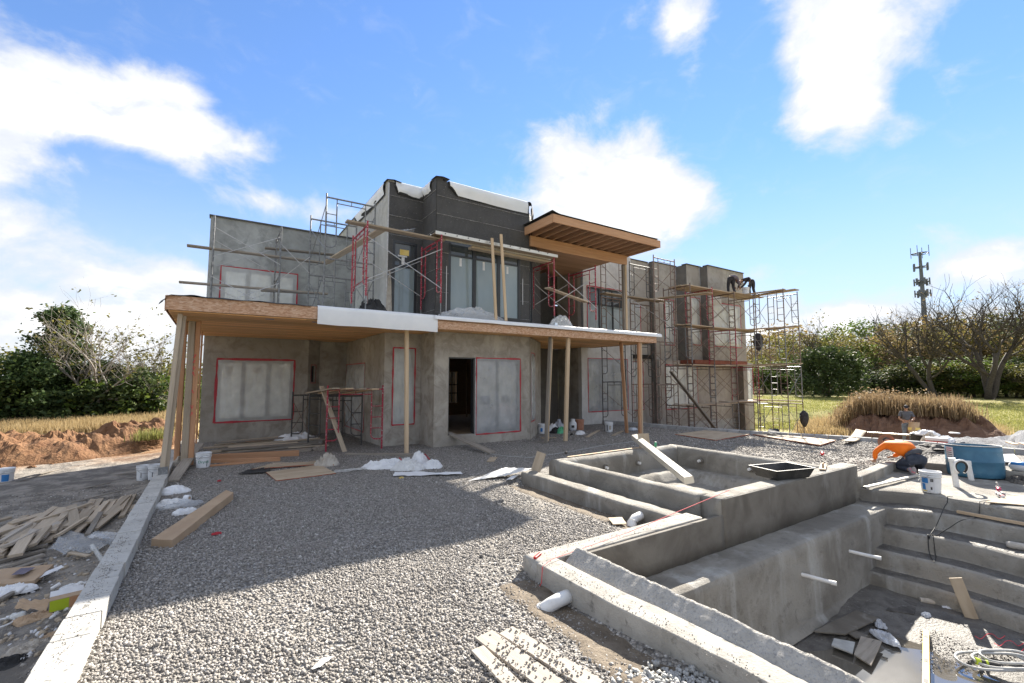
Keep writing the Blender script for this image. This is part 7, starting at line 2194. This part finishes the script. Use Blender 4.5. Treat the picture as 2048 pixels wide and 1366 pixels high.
# right: belt of trees across the field
VAR = []
for k in range(6):
    rr = random.Random(50 + k); C = []; S = []
    h = 1.0
    for i in range(46):
        a = rr.uniform(0, 6.28); z = rr.uniform(.18, 1.0); R = .42 * math.sqrt(max(.02, 1 - ((z - .55) / .5) ** 2)) * math.sqrt(rr.random()) * (1.15 if k % 2 else 1)
        C.append((R * math.cos(a) * 10, R * math.sin(a) * 10, z * 10)); S.append(rr.uniform(.5, .95))
    V, F = leaf_cloud(C, S, 62, .21, 60 + k)
    VAR.append((V, F))
tm, _ = branch_tree(99, 9.5, .45, 3, .22)
trunk_me = None
GT = 'tree belt across the field'
crown_cache = {}
def belt(px, d, h, lm, k, wide=1.0):
    global trunk_me
    key = (k, lm)
    p = L(px, d)
    desc = {'leaf_brown': 'brown-leaved tree', 'leaf_olive': 'olive green tree', 'leaf_gold': 'yellow autumn tree', 'leaf_green': 'green leafy tree', 'leaf_dark': 'dark green tree'}[lm]
    r = tree('belt_tree', desc + ' in the belt across the field', 'tree', p, crown_cache.get(key) or VAR[k], trunk_me or tm, lm, rz=RND.uniform(0, 6.28), sc=(h / 10 * wide, h / 10 * wide, h / 10), group=GT)
    for c in r.children:
        if c.name.startswith('crown'): crown_cache[key] = c.data
        else: trunk_me = c.data
rr = random.Random(77)
kinds = ['leaf_brown', 'leaf_olive', 'leaf_brown', 'leaf_green', 'leaf_olive', 'leaf_gold', 'leaf_brown', 'leaf_dark', 'leaf_olive']
px = 1485; i = 0
while px < 2160:
    belt(px, rr.uniform(98, 112), rr.uniform(6.0, 10.4) * (1.0 + .12 * sm(1700, 2000, px)), kinds[i % 9], i % 6, 1.0)
    px += rr.uniform(17, 26); i += 1
px = 1500
while px < 2160:
    belt(px, rr.uniform(118, 135), rr.uniform(12, 14.5), kinds[(i * 4) % 9], i % 6, 1.1)
    px += rr.uniform(30, 42); i += 1
px = 1480
while px < 2140:                     # understorey along the field edge
    d = rr.uniform(88, 94)
    lm = ['leaf_green', 'leaf_dark', 'leaf_green', 'leaf_olive', 'leaf_dark'][i % 5]
    belt(px, d, rr.uniform(2.4, 5.4), lm, i % 6, 1.8)
    px += rr.uniform(13, 20); i += 1
bare('bare_tree', 'wide bare tree with many trunks beside the mast', L(1975, 84), 61, 15.2, .50, 50, 'leaf_brown', 'bark', 3, (.05, 0), 5, .5, .16, 6, .5, min_r=.02, up=.5)
bare('bare_tree', 'bare tree leaning left of the mast', L(1870, 84), 67, 13.0, .46, 40, 'leaf_brown', 'bark', 2, (-.38, .2), 5, .42, .16, 6, .5, min_r=.02, up=.5)
bare('bare_tree', 'thin bare tree right of the end scaffold tower', L(1655, 80), 71, 11.5, .45, 60, 'leaf_olive', 'bark', 2, (0, .1), 5, .32, .15, 6, .4, min_r=.02, up=.5)
bare('bare_tree', 'bare tree at the right end of the belt', L(2060, 88), 73, 10.5, .45, 60, 'leaf_olive', 'bark', 2, (.1, 0), 5, .32, .15, 6, .4, min_r=.02, up=.5)
bush('rounded dark tree standing forward of the belt right of scaffold', L(1655, 76), 91, 4.2, 6.4, 'leaf_dark', 90, .22, name='round_tree', n=90)
# trees hidden partly by the house, seen between the scaffold legs
# mast
mp = L(1858, 130)
mast = thing('cell_mast', 'tapering grey cell mast with three antenna platforms behind trees', 'mast', mp)
hm = (756 - 507) / 903 * (mp.x * math.sin(YAW) + mp.y * math.cos(YAW)) * 1.02 + 2.1 - mp.z
mg = G()
mg.lathe([(.60, 0), (.57, 6), (.45, hm * .55), (.27, hm * .97), (.25, hm)], 16)
build('pole', mg, 'tower_steel', mast, world_coords=False, smooth=True)
for k, f_ in enumerate((.995, .895, .785, .70)):
    z = hm * f_; R = 1.25 if k else 1.5
    g = G()
    g.path([(R * math.cos(a), R * math.sin(a), z) for a in [2 * math.pi * i / 6 for i in range(6)]], .09, 5, closed=True)
    for i in range(3): g.tube((0, 0, z), (R * math.cos(2.1 * i), R * math.sin(2.1 * i), z), .12, 5)
    build('platform', g, 'tower_steel', mast, world_coords=False)
    for i in range(6 if k else 4):
        a = 2 * math.pi * i / (6 if k else 4) + .3 * k
        c = (R * math.cos(a), R * math.sin(a), z)
        g = G()
        if k: g.obox(c, .22, .32, 1.5, Matrix.Rotation(a, 3, 'Z'))
        else: g.tube((c[0], c[1], z - .8), (c[0], c[1], z + 1.6), .06, 5)
        build('antenna', g, 'tower_steel', mast, world_coords=False)

# red clay bank on the left
def bank(name, label, pts, w, h, mat, seed, nu=60, nv=18, zb=None, rough=.3):
    pts = [Vector(p) for p in pts]; tot = sum((b - a).length for a, b in zip(pts, pts[1:])); g = G()
    def f(u, v):
        s = tot * u; p = along(pts, s); q0 = along(pts, max(s - .4, 0)); q1 = along(pts, min(s + .4, tot)); d = (q1 - q0).normalized(); n = Vector((-d.y, d.x, 0))
        k = 2 * v - 1
        H = h * (.75 + .5 * MN.noise(Vector((s * .5, seed, 1)))) * min(1, 6 * u, 6 * (1 - u))
        pr_ = math.cos(k * math.pi / 2) ** .8
        x, y = (p + n * (w * k * (1 + .25 * MN.noise(Vector((s * .7, k, seed)))))).xy
        z = terrain_z(x, y) - .06 + H * pr_ + pr_ * h * rough * (MN.noise(Vector((x * 1.6, y * 1.6, seed))) + .5 * MN.noise(Vector((x * 4.4, y * 4.4, seed))) + .3 * MN.noise(Vector((x * 9, y * 9, seed))))
        return (x, y, z)
    g.grid(nu, nv, f)
    o = build(name, g, mat, smooth=False)
    o['label'] = label
    return struct(o)
bank('clay_bank', 'long red clay spoil bank left of the house', [L(-140, 20.6), L(20, 20.4), L(110, 20.2), L(200, 20.6), L(290, 21.4), L(345, 22.5)], 1.7, .95, 'clay', 3, 110, 24)
bank('clay_bank', 'low straw-covered rise behind the clay bank', [L(-140, 23.5), L(60, 23.2), L(200, 23.4), L(300, 24.2), L(380, 26)], 2.4, .62, 'yard', 5, 70, 16, rough=.15)
bank('weed_bank', 'dark earth bank below the dry weeds', [L(1665, 33), L(1740, 33), L(1820, 33), L(1900, 33), L(1960, 34)], 3.1, 1.75, 'clay_dark', 8, 70, 18)
bank('gravel_heap', 'blue-grey gravel heap at the right edge', [L(1905, 25.5), L(1990, 26), L(2100, 26), L(2200, 26)], 3.6, 1.55, 'blue_gravel', 11, 60, 18, rough=.10)
for k in range(16):
    q = L(RND.uniform(0, 130), RND.uniform(18.3, 19.2)); s = RND.uniform(.05, .16)
    tag(build('clod', lumps(q + Vector((0, 0, -.02)), s * 1.2, s, s * .8, k, 10, 5, .5, 3), 'clay'), 'lump of red clay fallen at the foot of the bank', 'clod', 'clay lumps at the bank')

# dry grass and weeds
def blades(name, label, spots, hmin, hmax, wd, mat, seed, per=14, spread=.12, lean=.45, cat='grass'):
    rng = np.random.default_rng(seed)
    P = np.repeat(np.asarray(spots, float), per, 0)
    m = len(P)
    P[:, :2] += rng.normal(size=(m, 2)) * spread
    a = rng.uniform(0, 2 * np.pi, m); hh = rng.uniform(hmin, hmax, m); ln = rng.normal(0, lean, m)
    side = np.stack([np.cos(a), np.sin(a), np.zeros(m)], 1); fw = np.stack([-np.sin(a), np.cos(a), np.zeros(m)], 1)
    w = (wd * rng.uniform(.6, 1.3, m))[:, None]
    z = np.array([0, 0, 1.0])
    mid = P + z * (hh * .55)[:, None] + fw * (ln * hh * .2)[:, None]
    top = P + z * (hh * np.clip(1 - .25 * ln ** 2, .5, 1))[:, None] + fw * (ln * hh * .75)[:, None]
    V = np.stack([P - side * w, P + side * w, mid + side * w * .8, mid - side * w * .8, top + side * w * .15, top - side * w * .15], 1).reshape(-1, 3)
    i = (np.arange(m) * 6)[:, None]
    F = np.concatenate([i + np.array([[0, 1, 2, 3]]), i + np.array([[3, 2, 4, 5]])], 0)
    o = np_mesh(name, V, F, mat)
    tag(o, label, cat); return struct(o, 'stuff')
def spots(n, fn):
    out = []
    while len(out) < n:
        p = fn()
        out.append((p.x, p.y, p.z))
    return out
def on_bank(p, h): return Vector((p.x, p.y, p.z + h))
def weed_spot(px, d):
    u = min(1, max(0, (px - 1668) / 288)); k = min(1, abs(d - 33.2) / 3.0)
    return on_bank(L(px, d), 1.28 * min(1, 6 * u, 6 * (1 - u)) * math.cos(k * math.pi / 2) ** .8)
blades('dry_grass', 'dry straw grass along the rise behind clay bank', spots(2600, lambda: on_bank(L(RND.uniform(-60, 420), RND.uniform(22.2, 26)), .38)), .12, .42, .010, 'grass_dry', 1, 9, .16)
blades('dry_grass', 'straw grass beside left rendered wall', spots(420, lambda: L(RND.uniform(330, 402), RND.uniform(21.5, 27))), .3, .95, .012, 'grass_dry', 2, 12, .16)
blades('green_grass', 'green tufts on the clay slope', spots(90, lambda: on_bank(L(RND.uniform(280, 345), RND.uniform(19.5, 21)), .35)), .1, .35, .012, 'grass_green', 3, 12, .1)
blades('dry_weeds', 'tall dry weeds covering the dark earth bank', spots(1500, lambda: weed_spot(RND.choice((1700, 1735, 1760, 1800, 1850, 1905)) + RND.gauss(0, 14), RND.uniform(32.2, 37))), .25, 1.15, .016, 'weed_brown', 4, 12, .3, .5)
blades('dry_grass', 'pale dry grass on right of the earth bank', spots(1000, lambda: weed_spot(RND.choice((1650, 1690, 1745, 1830, 1880, 1930, 1965)) + RND.gauss(0, 16), RND.uniform(32.4, 37))), .25, .85, .014, 'grass_dry', 5, 12, .3, .6)
blades('dry_grass', 'pale dry grass at foot of the end scaffold', spots(700, lambda: L(RND.uniform(1605, 1700), RND.uniform(30, 37))), .15, .6, .014, 'grass_dry', 6, 10, .3, .6)
blades('field_grass', 'mown green grass of the field behind', spots(9000, lambda: L(RND.uniform(1480, 2120), 33 + 42 * RND.random() ** 1.6)), .05, .16, .022, 'grass_green', 7, 7, .5, .5)
blades('green_weeds', 'green weeds by the gravel heap', spots(60, lambda: L(RND.uniform(1950, 2010), RND.uniform(22.5, 23.5))), .08, .3, .02, 'grass_green', 8, 12, .12)
sp_ = []
for _ in range(70):
    q = weed_spot(RND.gauss(1755, 40), RND.uniform(32.6, 34.5)); sp_.append((q.x, q.y, q.z + RND.uniform(.2, 1.0)))
V, F = leaf_cloud(sp_, .28, 40, .06, 5)
o = np_mesh('weed_heads', V, F, 'weed_brown'); tag(o, 'brown seed heads of tall weeds on the earth bank', 'weeds'); struct(o, 'stuff')
